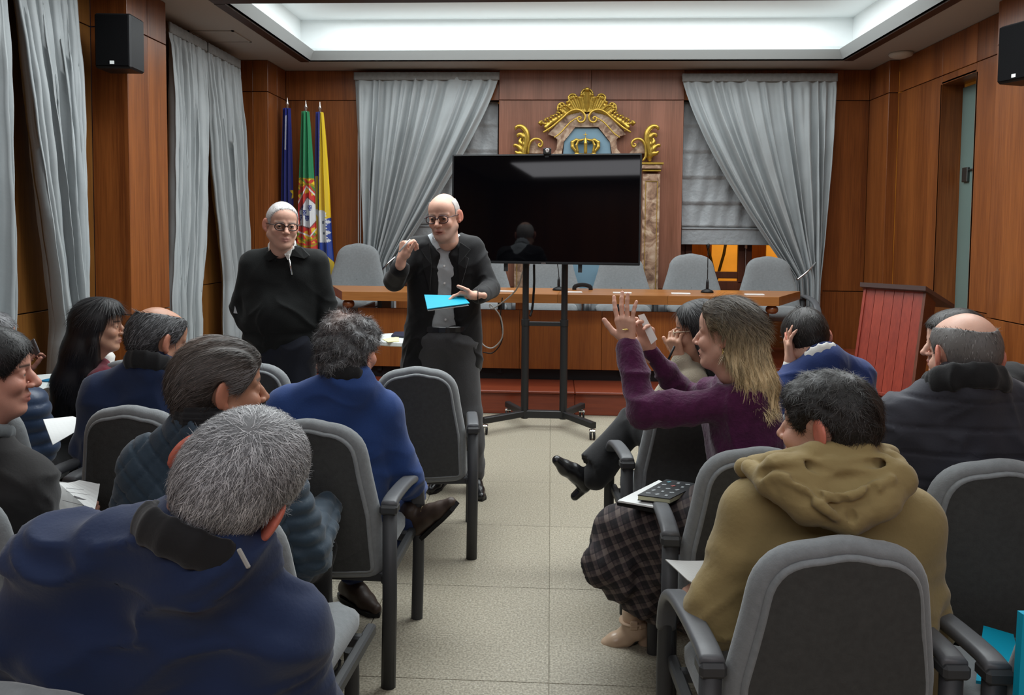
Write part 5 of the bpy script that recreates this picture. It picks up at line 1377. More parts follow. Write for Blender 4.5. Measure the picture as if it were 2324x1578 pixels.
C_['quilt'] = cloth('quilted_navy', (.026, .045, .066), .55); C_['puffer'] = cloth('navy_puffer', (.018, .035, .075), .4, spec=.4); C_['grey'] = cloth('grey_trousers', (.055, .055, .058), .9, noise=(200, .12))
C_['jeans'] = cloth('blue_jeans', (.022, .04, .12), .9); C_['whiteshirt'] = cloth('white_shirt', (.62, .61, .58), .8); C_['darknavy'] = cloth('dark_navy_trousers', (.012, .014, .022), .9)
C_['brown'] = cloth('brown_skirt', (.055, .040, .030), .9)
AWAY = A3(0, 1, 0)

# ============ man with short grey hair, navy wool coat (nearest, left) ============
p = Person('grey haired man in a navy wool coat, nearest on the left, seen from behind', base=(-.66, 1.36, .46))
hc = J(533, 1096, 1.26)
p.head(hc, -10, 8, 34, sc=1.16, skin='pink', h=.0035, eyes=False, redear=1.0)
SL, SR, NB, PV = J(150, 1290, 1.27), J(625, 1425, 1.27), J(462, 1228, 1.22), J(330, 1830, 1.34)
EL, ER = J(-20, 1640, 1.36), J(745, 1790, 1.36); WLp, WRp = EL + A3(.16, .28, .02), ER + A3(-.16, .28, .0)
reg = men_region(.04, .9, -.105)
V, F = scalp(.004, .007, reg, k=.008)
gcol = colmix([(.30, .30, .31), (.50, .50, .51), (.16, .16, .165), (.62, .62, .62), (.08, .08, .085)], [.34, .28, .2, .1, .08])
def g6(P, rs):
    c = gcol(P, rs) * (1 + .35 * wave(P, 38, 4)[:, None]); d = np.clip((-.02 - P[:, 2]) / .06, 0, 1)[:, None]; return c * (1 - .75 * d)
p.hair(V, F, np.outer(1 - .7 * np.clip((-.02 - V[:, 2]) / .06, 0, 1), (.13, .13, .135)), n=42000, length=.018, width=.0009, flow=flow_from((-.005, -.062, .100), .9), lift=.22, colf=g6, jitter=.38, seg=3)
pr = torso(SL, SR, NB, PV, AWAY, chest=.13, waist=.15, depth=.78, sh=.072, trap=.055) + arm(SL, EL, WLp, .078, .064, .045) + arm(SR, ER, WRp, .078, .064, .045)
fl = folds(0.0150, 6.5, 11, (1, 1, 2.0))
V, F = garment(pr, h=.009, disp=lambda V, n: fl(V, n) + .008 * np.sin((V[:, 2] * 26 + 5 * np.sin(V[:, 0] * 6))) * (V[:, 2] < 1.02))
p.part('coat', V, F, C_['navy'])
axn = unit(hc - NB)
pr = ringcollar(neckpt(p, NB, .38), unit(A3(.42, .10, 1)), AWAY, .094, .096, .014, .06)
V, F = garment(pr, h=.005); p.part('collar', V, F, C_['black'])
b = B().box(J(553, 1268, 1.128), (.008, .004, .034), R=rotm(0, 0, -28), bev=.002); p.bpart(b, 'zip_pull', mat('zip_grey', (.35, .35, .33), .5))
legs(p, PV, 0, C_['darknavy'])
p.body([(PV + A3(0, .04, 0), NB, .09, .07), (NB + A3(0, 0, -.02), hc + p.hR @ A3(0, -.03, -.08), .056, .054), (EL, WLp, .03, .025), (ER, WRp, .03, .025)])

# ============ man in olive hooded jacket (nearest, right) ============
p = Person('dark haired man in an olive hooded jacket, nearest on the right, seen from behind', base=(.64, 1.98, .46))
hc = J(1882, 965, 1.91)
p.head(hc, 48, 4, 0, sc=1.10, skin='fair', h=.0035, redear=1.0, brow=(.03, .02, .015))
SL, SR, NB, PV = J(1712, 1165, 1.92), J(2062, 1185, 1.92), J(1890, 1062, 1.865), J(1905, 1640, 1.92)
EL, ER = J(1632, 1385, 1.90), J(2082, 1440, 1.98); WLp, WRp = J(1600, 1372, 2.22), ER + A3(-.10, .28, .02)
V, F = scalp(.005, .010, men_region(.05, .9, -.105), k=.012)
dc = colmix([(.012, .010, .009), (.03, .025, .022), (.06, .055, .05)], [.6, .3, .1])
V = V + vnormals(V, F) * (.004 * wave(V, 60, 3))[:, None]
p.hair(V, F, flatc(V, (.012, .010, .009)), n=18000, length=.024, width=.0013, flow=lambda P: flow_from((0, -.05, .11), .6)(P) + .5 * np.stack([wave(P, 50, 1), wave(P, 50, 2), wave(P, 50, 3)], 1), lift=.12, colf=dc, curl=1.6, jitter=.3, seg=4)
pr = torso(SL, SR, NB, PV, AWAY, chest=.135, waist=.15, depth=.78, sh=.075, trap=.06) + arm(SL, EL, WLp, .076, .068, .042) + arm(SR, ER, WRp, .076, .064, .042)
fl0 = folds(.0090, 6, 21, (1, 1, 1.2)); fl1 = folds(.011, 13, 22, (.7, .7, 1.5))
def fl(V, n): e = np.exp(-(np.minimum(((V - EL) ** 2).sum(1), ((V - ER) ** 2).sum(1)) / .02)) + np.exp(-((V[:, 2] - .78) / .08) ** 2) * .5; return fl0(V, n) + fl1(V, n) * e
V, F = garment(pr, h=.009, disp=lambda V, n: fl(V, n)); p.part('jacket', V, F, C_['olive'])
# hood lying on the back: a collar of cloth, a drooping bag and its open mouth
hp = []
hpts = [J(1700, 1062, 1.88), J(1752, 1100, 1.80), J(1830, 1150, 1.755), J(1925, 1172, 1.74), J(2000, 1142, 1.75), J(2045, 1090, 1.79), J(2035, 1052, 1.86)]
hr = [.020, .030, .036, .038, .036, .030, .022]
for i in range(6): hp.append(('c', hpts[i], hpts[i + 1], hr[i], hr[i + 1], {'k': .02}))
hp += [('c', J(1770, 1070, 1.80), J(2000, 1070, 1.80), .042, .042, {'k': .03}), ('c', J(1800, 1110, 1.775), J(1990, 1110, 1.775), .034, .038, {'k': .03})]
hp += [('c', J(1690, 1062, 1.95), J(1760, 1052, 1.88), .026, .028, {'k': .015}), ('c', J(1760, 1052, 1.88), J(1850, 1034, 1.82), .028, .028, {'k': .015}), ('c', J(1850, 1034, 1.82), J(1950, 1020, 1.83), .028, .028, {'k': .015}), ('c', J(1950, 1020, 1.83), J(2020, 1030, 1.92), .028, .022, {'k': .015}), ('c', J(1980, 1040, 1.84), J(2025, 1038, 1.86), .018, .016, {'k': .01})]
hp += [('e', J(1940, 1094, 1.72), (.055, .045, .020), {'k': .014, 'm': 's', 'R': rotm(0, 0, -6)}), ('e', J(1880, 1082, 1.715), (.030, .032, .011), {'k': .012, 'm': 's', 'R': rotm(0, 0, 14)})]
# creases: thin grooves and ridges
def crease(pts, r, mode, k=.012):
    q = spline([J(*t) for t in pts], 14)
    for i in range(len(q) - 1): hp.append(('c', q[i], q[i + 1], r, r, {'k': k, 'm': mode}))
crease([(1712, 1078, 1.80), (1790, 1066, 1.755), (1880, 1052, 1.755), (1960, 1048, 1.765), (2030, 1064, 1.80)], .009, 's')
crease([(1768, 1048, 1.84), (1850, 1060, 1.765), (1900, 1070, 1.745)], .007, 's')
crease([(1742, 1092, 1.775), (1762, 1082, 1.77), (1790, 1090, 1.75), (1850, 1120, 1.725), (1900, 1130, 1.715), (1960, 1118, 1.72), (2020, 1088, 1.745)], .010, 'u', .010)
crease([(1800, 1085, 1.745), (1840, 1104, 1.73), (1862, 1126, 1.715)], .006, 's', .008)
crease([(1895, 1120, 1.70), (1925, 1150, 1.70), (1935, 1178, 1.705)], .006, 's', .010)
crease([(1985, 1105, 1.72), (1965, 1140, 1.71)], .006, 's', .010)
crease([(1850, 1140, 1.71), (1880, 1160, 1.705), (1900, 1178, 1.71)], .006, 'u', .010)
fh = folds(.0060, 22, 8, (1, 1, 1.4))
V, F = garment(hp, h=.005, disp=lambda V, n: fh(V, n)); p.part('hood', V, F, C_['olive'])
legs(p, PV, 4, C_['jeans'])
t = p.hand(WLp + A3(0, .02, .0), (-.15, 1, .0), (.3, 0, -1), -1, EL, curls=(25, 25, 30, 30), h=.0035)
p.body([(PV + A3(0, .04, 0), NB, .09, .07), (NB, hc + A3(0, -.02, -.08), .058, .058), (ER, WRp, .03, .025)])

# ============ bald man, dark padded jacket ============
p = Person('bald man with cropped grey fringe in a dark padded jacket at the right edge', base=(1.35, 2.62, .46))
hc = J(2190, 806, 2.50)
p.head(hc, 4, 6, 0, sc=1.16, skin='fair', eyes=False, redear=.9)
reg = men_region(.03, .55, -.082, bald=((0, 0, .125), (.076, .128, .088)))
V, F = scalp(.0045, .0035, reg, k=.004)
p.hair(V, F, flatc(V, (.13, .12, .115)), n=5000, length=.010, width=.0016, flow=flow_from((0, -.04, .1), .9), lift=.2, colf=colmix([(.16, .15, .145), (.08, .075, .07), (.28, .27, .26)], [.5, .3, .2]))
SL, SR, NB, PV = J(2042, 962, 2.50), J(2365, 950, 2.50), J(2192, 872, 2.45), J(2220, 1290, 2.52)
EL, ER = J(1985, 1130, 2.52), J(2440, 1130, 2.5); WLp, WRp = EL + A3(.08, .30, .0), ER + A3(-.1, .28, 0)
pr = torso(SL, SR, NB, PV, AWAY, chest=.14, waist=.15, depth=.8, sh=.085, trap=.07) + arm(SL, EL, WLp, .085, .072, .046) + arm(SR, ER, WRp, .085, .072, .046)
fl = folds(0.0090, 9, 31)
bands = lambda V: -.007 * np.exp(-((((V[:, 2] - .62) / .085) % 1.0 - .5) / .06) ** 2)
V, F = garment(pr, h=.009, disp=lambda V, n: fl(V, n) + bands(V)); p.part('jacket', V, F, C_['darkpad'])
pr = ringcollar(neckpt(p, NB, .10), A3(0, .12, 1), AWAY, .105, .095, .018, .075)
V, F = garment(pr, h=.007, disp=folds(0.0060, 14, 4)); p.part('collar', V, F, C_['black'])
legs(p, PV, -3, C_['black']); p.body([(PV + A3(0, .04, 0), NB, .09, .07), (NB, hc + A3(0, -.02, -.08), .062, .060), (EL, WLp, .03, .025), (ER, WRp, .03, .025)])

# ============ dark haired man in profile beyond him ============
p = Person('man with dark hair in left profile, half hidden behind the bald man', base=(1.78, 3.25, .46))
hc = J(2170, 778, 3.12)
p.head(hc, 84, 4, 0, sc=1.08, skin='fair', redear=.6, brow=(.03, .02, .015))
V, F = scalp(.005, .014, men_region(.055, .75, -.070), k=.012)
p.hair(V, F, flatc(V, (.016, .012, .010)), n=3000, length=.025, width=.002, flow=flow_from((0, -.03, .11), .5, .3), lift=.15, colf=dc, curl=1.0)
SL, SR, NB, PV = J(2225, 905, 3.02), J(2300, 880, 3.30), J(2215, 850, 3.18), J(2290, 1080, 3.22)
EL, ER = J(2190, 1010, 2.98), J(2260, 1000, 3.5); WLp, WRp = EL + A3(-.05, .25, 0), ER + A3(-.1, .1, 0)
pr = torso(SL, SR, NB, PV, A3(-1, .3, 0), chest=.13, waist=.14, depth=.85, sh=.075) + arm(SL, EL, WLp, .07, .06, .04) + arm(SR, ER, WRp, .07, .06, .04) + [('c', J(2285, 880, 3.2), J(2325, 905, 3.25), .10, .12, {'k': .05})]
V, F = garment(pr, h=.012, disp=folds(0.0105, 8, 41)); p.part('jacket', V, F, C_['black'])
legs(p, PV, 10, C_['black'], shoes=False); p.body([(PV + A3(0, .03, 0), NB, .09, .06), (NB, hc + A3(0, 0, -.08), .056, .054)])

# ============ man in blue suit, head in his hand ============
p = Person('man in a blue suit leaning his head on his hand, seen from behind', base=(1.14, 3.45, .46))
hc = J(1829, 766, 3.55)
p.head(hc, 8, 26, -6, sc=1.13, skin='fair', eyes=False, redear=.8)
reg = men_region(.05, .9, -.080, bald=((0, -.045, .125), (.020, .022, .03)))
V, F = scalp(.0045, .009, reg, k=.008)
p.hair(V, F, flatc(V, (.013, .010, .009)), n=3500, length=.02, width=.0026, flow=flow_from((0, -.06, .1), .8), lift=.2, colf=dc)
SL, SR, NB, PV = J(1775, 885, 3.50), J(1945, 855, 3.52), J(1872, 808, 3.44), J(1895, 1040, 3.42)
EL, ER = J(1775, 930, 3.72), J(1975, 960, 3.66); WLp, WRp = J(1796, 826, 3.52), ER + A3(-.1, .25, -.02)
pr = torso(SL, SR, NB, PV, A3(-.1, 1, .2), chest=.12, waist=.13, depth=.8, sh=.070, trap=.05) + arm(SL, EL, WLp + A3(0, 0, -.03), .065, .055, .040) + arm(SR, ER, WRp, .068, .058, .042)
V, F = garment(pr, h=.009, disp=folds(0.0105, 8, 51)); p.part('suit_jacket', V, F, C_['suitblue'])
V, F = garment(ringcollar(neckpt(p, NB, .30), A3(-.25, .35, 1), AWAY, .074, .076, .007, .05), h=.005); p.part('shirt_collar', V, F, C_['whiteshirt'])
V, F = garment([('c', WLp + A3(0, 0, -.055), WLp + A3(0, 0, -.005), .036, .034)], h=.005, disp=folds(0.0045, 30, 3)); p.part('shirt_cuff', V, F, C_['whiteshirt'])
p.hand(WLp + A3(-.004, 0, .01), (-.18, -.06, 1), (1, -.1, .15), 1, EL, sc=1.05, curls=(12, 14, 16, 18), thumb=(50, 30), spread=5)
legs(p, PV, 0, C_['darknavy'], shoes=False); p.body([(PV + A3(0, .03, 0), NB, .09, .06), (NB, hc + A3(0, -.01, -.08), .056, .052), (ER, WRp, .03, .025)])

# ============ woman in plum sweater ============
p = Person('woman with long ombre blonde hair and plum sweater gesturing with both hands', base=(.66, 2.66, .46))
hc = J(1652, 757, 2.62)
p.head(hc, 60, 2, 0, sc=1.0, skin='fair', female=True, jaw=.92, h=.003, mouth=.006, lips=(.42, .14, .12), redear=.5, brow=(.08, .05, .03), iris=(.05, .04, .03))
def reg(X, Y, Z):
    r = Y - (.036 + .62 * (Z - .02))
    r = np.maximum(r, .034 - np.sqrt((np.abs(X) - .080) ** 2 * 1.2 + (Y - .012) ** 2 + ((Z + .018) / 1.3) ** 2))
    r = np.maximum(r, np.where(Z < -.02, Y + .000, -1)); return np.maximum(r, -.235 - Z + .25 * X)
def ex(s):
    s.chain([(0, -.03, .02), (.0, -.045, -.08), (.0, -.075, -.16), (0, -.095, -.23)], [.085, .082, .078, .062], k=.03)
    s.chain([(.04, -.02, .0), (.065, -.02, -.10), (.06, -.04, -.19)], [.05, .034, .03], k=.02)
    s.chain([(-.04, -.04, .0), (-.062, -.045, -.10), (-.06, -.06, -.20)], [.05, .034, .03], k=.02)
V, F = scalp(.0045, .016, reg, k=.01, extra=ex)
cmb = lambda V: .0045 * np.sin(np.arctan2(V[:, 0], V[:, 1] + .05) * 26 + 3 * np.sin(V[:, 2] * 25))
V = V + vnormals(V, F) * (cmb(V) * np.clip((.10 - V[:, 2]) / .1, 0, 1))[:, None]
def omb(P):
    t = np.clip((.07 - P[:, 2]) / .24, 0, 1)[:, None] ** .8; return np.array([.095, .072, .052]) * (1 - t) + np.array([.80, .62, .36]) * t
def ombs(P, rs):
    c = omb(P); u = rs.rand(len(P), 1); lt = np.array([.95, .80, .50]); return np.where(u < .3, c * .4, np.where(u > .72, c * .45 + lt * .55 * np.clip((.10 - P[:, 2:3]) / .2, .15, 1), c)) * (.8 + .4 * rs.rand(len(P), 1))
def dflow(P):
    d = np.zeros_like(P); up = P[:, 2] > .03; c = P - A3(0, .03, .12); c /= np.linalg.norm(c, axis=1)[:, None]
    k = np.clip((P[:, 2] - .0) / .06, 0, 1)[:, None]; return c * k + A3(0, -.12, -1) * (1 - k) + .10 * np.stack([np.sin(P[:, 2] * 45 + P[:, 0] * 30), np.cos(P[:, 2] * 38), 0 * P[:, 2]], 1)
p10flow = lambda P: dflow(P) + A3(0, -2.2, 0) * np.clip((P[:, 1:2] + .0) / .04, 0, 1)
p.hair(V, F, omb(V) * 1.0, n=22000, length=.05, width=.0014, flow=p10flow, lift=.02, colf=ombs, seg=4, jitter=.06, curl=.3)
SL, SR, NB, PV = J(1700, 912, 2.56), J(1660, 882, 2.86), J(1682, 862, 2.70), J(1700, 1180, 2.66)
EL = J(1462, 935, 2.62); WLp = J(1428, 790, 2.74); ER = J(1560, 905, 3.02); WRp = J(1478, 800, 2.95)
pr = torso(SL, SR, NB, PV, A3(-.85, .45, 0), chest=.125, waist=.135, depth=.9, sh=.058, trap=.045, spread=.07) + arm(SL, EL, WLp, .060, .052, .036) + arm(SR, ER, WRp, .055, .046, .034)
fl = folds(0.0105, 9, 61)
V, F = garment(pr, h=.008, disp=lambda V, n: fl(V, n) + .0012 * wave(V, 130, 5, 1)); p.part('sweater', V, F, C_['plum'])
p.hand(WLp + unit(WLp - EL) * .012, (-.15, .05, 1), (.45, .6, .1), 1, None, curls=((8, 10, 6), (12, 10, 8), (4, 8, 6), (10, 12, 10)), thumb=(48, -20), spread=8, h=.0027)
p.hand(WRp + unit(WRp - ER) * .012, (-.25, -.15, 1), (-.6, -.8, .1), -1, None, curls=((30, 25, 15), (30, 30, 20), (35, 35, 20), (40, 40, 20)), thumb=(45, 20), spread=6, h=.0027)
b = B().tube([J(1419, 748, 2.72) + A3(.010 * math.cos(a), .010 * math.sin(a), 0) for a in np.linspace(0, 6.28, 13)], .0022, 6); p.bpart(b, 'ring', mat('gold_ring', (.8, .6, .2), .25, 1.0), smooth=True)
ep = person_xf(A3(-.082, -.008, -.042), hc, p.hR, 1.0)
b = B().tube([ep + A3(0, .007 * math.sin(a), -.008 + .008 * math.cos(a)) for a in np.linspace(0, 6.28, 13)], .0014, 6); p.bpart(b, 'earring', mat('gold_ring', (.8, .6, .2), .25, 1.0), smooth=True)
# tartan skirt
K1, K2 = J(1398, 1190, 2.86), J(1450, 1190, 3.02)
sk = [('c', PV + A3(0, 0, -.02), PV + A3(-.08, .1, -.02), .13, .12, {'k': .05}), ('c', PV + A3(-.04, 0, 0), K1 + A3(.02, 0, -.02), .12, .085, {'k': .05}), ('c', PV, K2, .12, .085, {'k': .05}),
      ('c', K1 + A3(.02, 0, -.03), J(1400, 1275, 2.84), .085, .095, {'k': .06}), ('c', K2, J(1470, 1330, 3.0), .085, .11, {'k': .06}), ('c', J(1400, 1275, 2.84), J(1470, 1345, 2.86), .095, .085, {'k': .06}), ('c', J(1520, 1250, 2.8), J(1540, 1370, 2.85), .12, .09, {'k': .06}),
      ('c', J(1372, 1270, 2.84), J(1392, 1290, 2.86), .055, .05, {'k': .05})]
m_, nt, b_ = new_mat('tartan_wool'); tc = N(nt, 'ShaderNodeTexCoord'); mp = N(nt, 'ShaderNodeMapping'); mp.inputs['Rotation'].default_value = (.15, .5, .3); nt.links.new(tc.outputs['Object'], mp.inputs[0])
sx = N(nt, 'ShaderNodeSeparateXYZ'); nt.links.new(mp.outputs[0], sx.inputs[0]); acc = None
for ax_, f_, w_q in (('X', 66, .5), ('Z', 66, .5), ('X', 132, .15), ('Z', 132, .15)):
    a1 = N(nt, 'ShaderNodeMath', operation='MULTIPLY'); a1.inputs[1].default_value = f_ * 2; nt.links.new(sx.outputs[ax_], a1.inputs[0])
    a2 = N(nt, 'ShaderNodeMath', operation='SINE'); nt.links.new(a1.outputs[0], a2.inputs[0])
    a3 = N(nt, 'ShaderNodeMath', operation='GREATER_THAN'); a3.inputs[1].default_value = .35; nt.links.new(a2.outputs[0], a3.inputs[0])
    a4 = N(nt, 'ShaderNodeMath', operation='MULTIPLY'); a4.inputs[1].default_value = w_q; nt.links.new(a3.outputs[0], a4.inputs[0])
    if acc is None: acc = a4
    else: a5 = N(nt, 'ShaderNodeMath', operation='ADD'); nt.links.new(acc.outputs[0], a5.inputs[0]); nt.links.new(a4.outputs[0], a5.inputs[1]); acc = a5
crr = N(nt, 'ShaderNodeValToRGB'); crr.color_ramp.interpolation = 'LINEAR'; e_ = crr.color_ramp.elements; e_[0].color = (.010, .008, .010, 1); e_[0].position = .1; e_[1].color = (.115, .09, .08, 1); e_[1].position = 1.1 if False else 1.0
q_ = e_.new(.55); q_.color = (.040, .028, .030, 1); nt.links.new(acc.outputs[0], crr.inputs[0]); nt.links.new(crr.outputs[0], b_.inputs['Base Color']); b_.inputs['Roughness'].default_value = .9
pl_ = lambda V, n: .012 * np.sin(V[:, 0] * 70 + V[:, 1] * 50 + 4 * V[:, 2]) * np.clip((.55 - V[:, 2]) / .2, 0, 1) + folds(0.0090, 10, 6)(V, n)
V, F = garment(sk, h=.008, disp=pl_); p.part('skirt', V, F, m_)
an = J(1432, 1425, 2.86); an[2] = .145
skb = mat('cream_leather', (.50, .36, .25), .3, spec=.5)
bd_ = 2.93; Jb = lambda x, y, o=0: J(x, y, bd_ + o)
def ankleboot(off, name='boot'):
    o = np.array(off, float); c = []
    for (x, y, r), (x2, y2, r2) in zip([(1378, 1462, .026), (1395, 1457, .034), (1420, 1446, .036), (1445, 1430, .036)], [(1395, 1457, .034), (1420, 1446, .036), (1445, 1430, .036), (1450, 1418, .036)]): c.append(('c', Jb(x, y) + o, Jb(x2, y2) + o, r, r2, {'k': .012}))
    c += [('c', Jb(1446, 1428) + o, Jb(1437, 1392) + o, .036, .043, {'k': .015}), ('c', Jb(1425, 1438) + o, Jb(1436, 1408) + o, .030, .036, {'k': .015}), ('c', Jb(1457, 1436) + o, Jb(1462, 1462) + o, .025, .022, {'k': .008})]
    V, F = garment(c, h=.004); p.part(name, V, F, skb)
    b = B().box(Jb(1463, 1472) + o, (.042, .042, .030), bev=.006); b.box(Jb(1463, 1479) + o, (.044, .044, .008)); p.bpart(b, 'heel', skb)
    b = B().rings([[Jb(x, y + dy, oy) + o for x, y, oy in ((1366, 1470, 0), (1378, 1477, -.03), (1400, 1477, -.034), (1425, 1468, -.03), (1450, 1452, -.03), (1455, 1450, .03), (1425, 1466, .03), (1400, 1475, .034), (1378, 1475, .03))] for dy in (0, 4)]); p.bpart(b, 'sole', M['blackshoe'])
    ca = Jb(1438, 1406) + o; b = B().sweep([ca + A3(.046 * math.cos(a), .046 * math.sin(a), .006 * math.cos(a)) for a in np.linspace(0, 2 * math.pi, 22)[:-1]], rrect(.022, .007, .002, 1), closed=True); b.box(ca + A3(-.004, -.050, 0), (.030, .007, .034), bev=.003).box(ca + A3(.03, -.044, -.004), (.03, .007, .018), R=rotm(30), bev=.003); p.bpart(b, 'strap', skb)
ankleboot((0, 0, 0)); ankleboot((.21, .14, 0))
an = Jb(1437, 1395)
V, F = garment([('c', an, an + A3(.05, .0, .25), .038, .05)], h=.008); p.part('stocking', V, F, cloth('beige_stocking', (.33, .21, .13)))
p.body([(PV, NB, .08, .05), (SL, EL, .035, .03), (EL, WLp, .03, .025), (SR, ER, .035, .03), (ER, WRp, .03, .025), (NB, hc + A3(0, 0, -.08), .045, .045)])

# ============ woman in beige sweater ============
p = Person('woman with straight black hair, pale glasses and beige sweater, hand at her mouth', base=(.60, 3.5, .46))
hc = J(1588, 747, 3.36)
p.head(hc, 74, 10, 0, sc=1.02, skin='mid', female=True, jaw=.92, redear=.2, brow=(.03, .02, .02), lips=(.30, .05, .06), glasses=dict(color=(.62, .50, .36), w=.024, hgt=.016, thick=.0024))
def reg(X, Y, Z):
    r = Y - (.062 + .35 * (Z - .02)); r = np.where(Z < .03, Y - .030 - .2 * (Z), r); return np.maximum(r, -.24 - Z)
def ex(s):
    s.chain([(0, -.03, .02), (0, -.04, -.10), (0, -.06, -.22)], [.085, .080, .07], k=.03)
    for x in (-1, 1): s.chain([(x * .045, .01, .02), (x * .062, .018, -.08), (x * .055, .015, -.20)], [.045, .032, .028], k=.02)
V, F = scalp(.005, .014, reg, k=.01, extra=ex)
p.hair(V, F, flatc(V, (.010, .009, .010)), n=4000, length=.05, width=.002, flow=dflow, lift=.01, colf=colmix([(.012, .010, .011), (.03, .026, .026)], [.7, .3]), seg=4, jitter=.04)
SL, SR, NB, PV = J(1570, 868, 3.30), J(1612, 855, 3.62), J(1592, 828, 3.42), J(1600, 1030, 3.42)
EL, ER = J(1500, 925, 3.42), J(1540, 930, 3.80); WLp, WRp = J(1548, 822, 3.33), J(1470, 930, 3.7)
pr = torso(SL, SR, NB, PV, A3(-.9, .4, 0), chest=.11, waist=.115, depth=.85, sh=.060, spread=.07) + arm(SL, EL, WLp, .058, .055, .045) + arm(SR, ER, WRp, .055, .05, .04)
V, F = garment(pr, h=.009, disp=folds(0.0090, 9, 71)); p.part('sweater', V, F, C_['beige'])
V, F = garment([('e', NB + A3(-.01, -.01, .012), (.085, .085, .042))], h=.007, disp=folds(0.0075, 18, 9)); p.part('roll_collar', V, F, C_['beige'])
tips = p.hand(WLp + A3(-.008, 0, .012), (-.35, -.05, .9), (.35, .3, .15), 1, None, sc=.95, curls=((45, 50, 30),) * 4, thumb=(40, 10), h=.0027)
nb = B()
for q, v in tips[:4]: nb.lathe([(.0005, -.006), (.0055, -.003), (.0060, .001), (.004, .006), (.0005, .008)], q + A3(0, -.005, 0), 8)
p.bpart(nb, 'painted_nails', mat('dark_red_varnish', (.06, .004, .01), .15), smooth=True)
K1 = J(1436, 962, 3.72); A1 = J(1345, 1066, 3.62); K2 = J(1480, 985, 3.85); A2 = A3(K2[0] + .02, K2[1] + .02, .12)
tr_ = [('c', PV + A3(-.02, -.08, 0), K1, .10, .075, {'k': .04}), ('c', PV + A3(-.02, .08, 0), K2, .10, .078, {'k': .04}), ('c', K1, A1, .068, .085, {'k': .03}), ('c', K2, A2, .065, .075, {'k': .03}), ('e', J(1322, 1085, 3.60), (.10, .10, .10), {'m': 's', 'k': .01}), ('c', K1 + A3(-.02, 0, -.03), J(1352, 1080, 3.6), .06, .06, {'k': .03})]
V, F = garment(tr_, h=.010, disp=folds(0.0105, 9, 81)); p.part('trousers', V, F, C_['black'])
bd = unit(A3(-.62, -.1, .60)); ank = J(1330, 1076, 3.62)
V, F = shoe_mesh(ank, unit(J(1284, 1050, 3.58) - J(1318, 1092, 3.6)) * 1.0 + A3(0, -.15, 0), .95, up=unit(A3(.55, 0, .75)), heel=.06, boot=.04); p.part('boot', V, F, M['blackshoe'])
V, F = shoe_mesh(A3(A2[0], A2[1], .12), A3(-.4, .9, -.1), .95, heel=.05, boot=.04); p.part('boot', V, F, M['blackshoe'])
p.body([(PV, NB, .08, .05), (NB, hc + A3(0, 0, -.08), .045, .043), (SL, EL, .035, .03), (EL, WLp, .03, .025), (SR, ER, .035, .03), (ER, WRp, .03, .025)])
q_ = tips[0][0]
b = B().tube([A3(0, 0, 0), A3(-.035, -.01, -.075)], .005, 8); o = b.build('pen', M['blackplastic'], smooth=True); o.location = tuple(J(1531, 786, 3.26)); tag(o, 'dark pen held by the woman in the beige sweater', 'pen')

# ============ curly haired man in blue blazer ============
p = Person('man with curly grey hair in a royal blue blazer, legs crossed, seen from behind', base=(-.79, 2.9, .46))
hc = J(794, 792, 2.87)
p.head(hc, -24, 10, 0, sc=1.12, skin='pink', eyes=False, redear=1.0)
def cover(s):
    rs = np.random.RandomState(5)
    for i in range(170):
        v = unit(rs.randn(3)); 
        if v[2] < -.75 or v[1] > .5: continue
        q = A3(0, -.018, .012) + v * A3(.082, .098, .10); 
        if q[2] < -.06 and q[1] > -.02: continue
        if q[2] < -.02: q = q * A3(.85, 1, 1.15)
        s.ell(q, (.014 + .012 * rs.rand(),) * 3, k=.006)
reg = men_region(.03, .85, -.115, bald=((0.01, .0, .128), (.040, .060, .040)), ear=.022)
V, F = scalp(.0045, .014, reg, k=.01, extra=cover)
V = V + vnormals(V, F) * (.004 * wave(V, 55, 13))[:, None]
def cr7(P): return (.75 * np.exp(-(((P[:, 0] - .01) / .035) ** 2 + ((P[:, 1] + .045) / .055) ** 2)) * (P[:, 2] > .055))[:, None]
def c7(P, rs): return colmix([(.07, .07, .073), (.16, .16, .165), (.30, .30, .30), (.025, .025, .027)], [.35, .3, .15, .2])(P, rs) * (1 - cr7(P)) + np.array([.34, .19, .14]) * cr7(P)
p.hair(V, F, flatc(V, (.075, .075, .078)) * (1 - cr7(V)) + np.array([.32, .18, .13]) * cr7(V), n=16000, keep=lambda A: 1 - .85 * cr7(A)[:, 0], length=.028, width=.0015, flow=lambda P: flow_from((0, -.02, .1), .7)(P) + .9 * np.stack([wave(P, 38, 1), wave(P, 38, 2), wave(P, 38, 3)], 1), lift=.12, colf=c7, curl=2.2, seg=5)
SL, SR, NB, PV = J(652, 925, 2.86), J(868, 935, 2.90), J(795, 862, 2.81), J(745, 1215, 2.92)
EL, ER = J(632, 1080, 2.92), J(918, 1085, 2.98); WLp, WRp = EL + A3(.14, .25, 0), J(945, 1120, 3.22)
pr = torso(SL, SR, NB, PV, A3(.05, 1, .0), chest=.130, waist=.135, depth=.8, sh=.072, trap=.055) + arm(SL, EL, WLp, .075, .062, .042) + arm(SR, ER, WRp, .075, .062, .042)
fl = folds(0.0120, 8, 91, (1, 1, 1.6))
V, F = garment(pr, h=.008, disp=lambda V, n: fl(V, n) - .006 * np.exp(-((V[:, 0] - (NB[0] - .02)) / .006) ** 2) * (V[:, 2] < 1.0) * (V[:, 2] < 0)); p.part('blazer', V, F, C_['blazer'])
V, F = garment(ringcollar(neckpt(p, NB, .42), A3(.05, .15, 1), AWAY, .074, .074, .015, .055), h=.005); p.part('collar', V, F, C_['black'])
hL = (PV + A3(-.08, .02, 0), A3(PV[0] - .14, PV[1] + .42, .50), J(806, 1330, 3.2)); an = J(800, 1345, 3.18); an[2] = .095
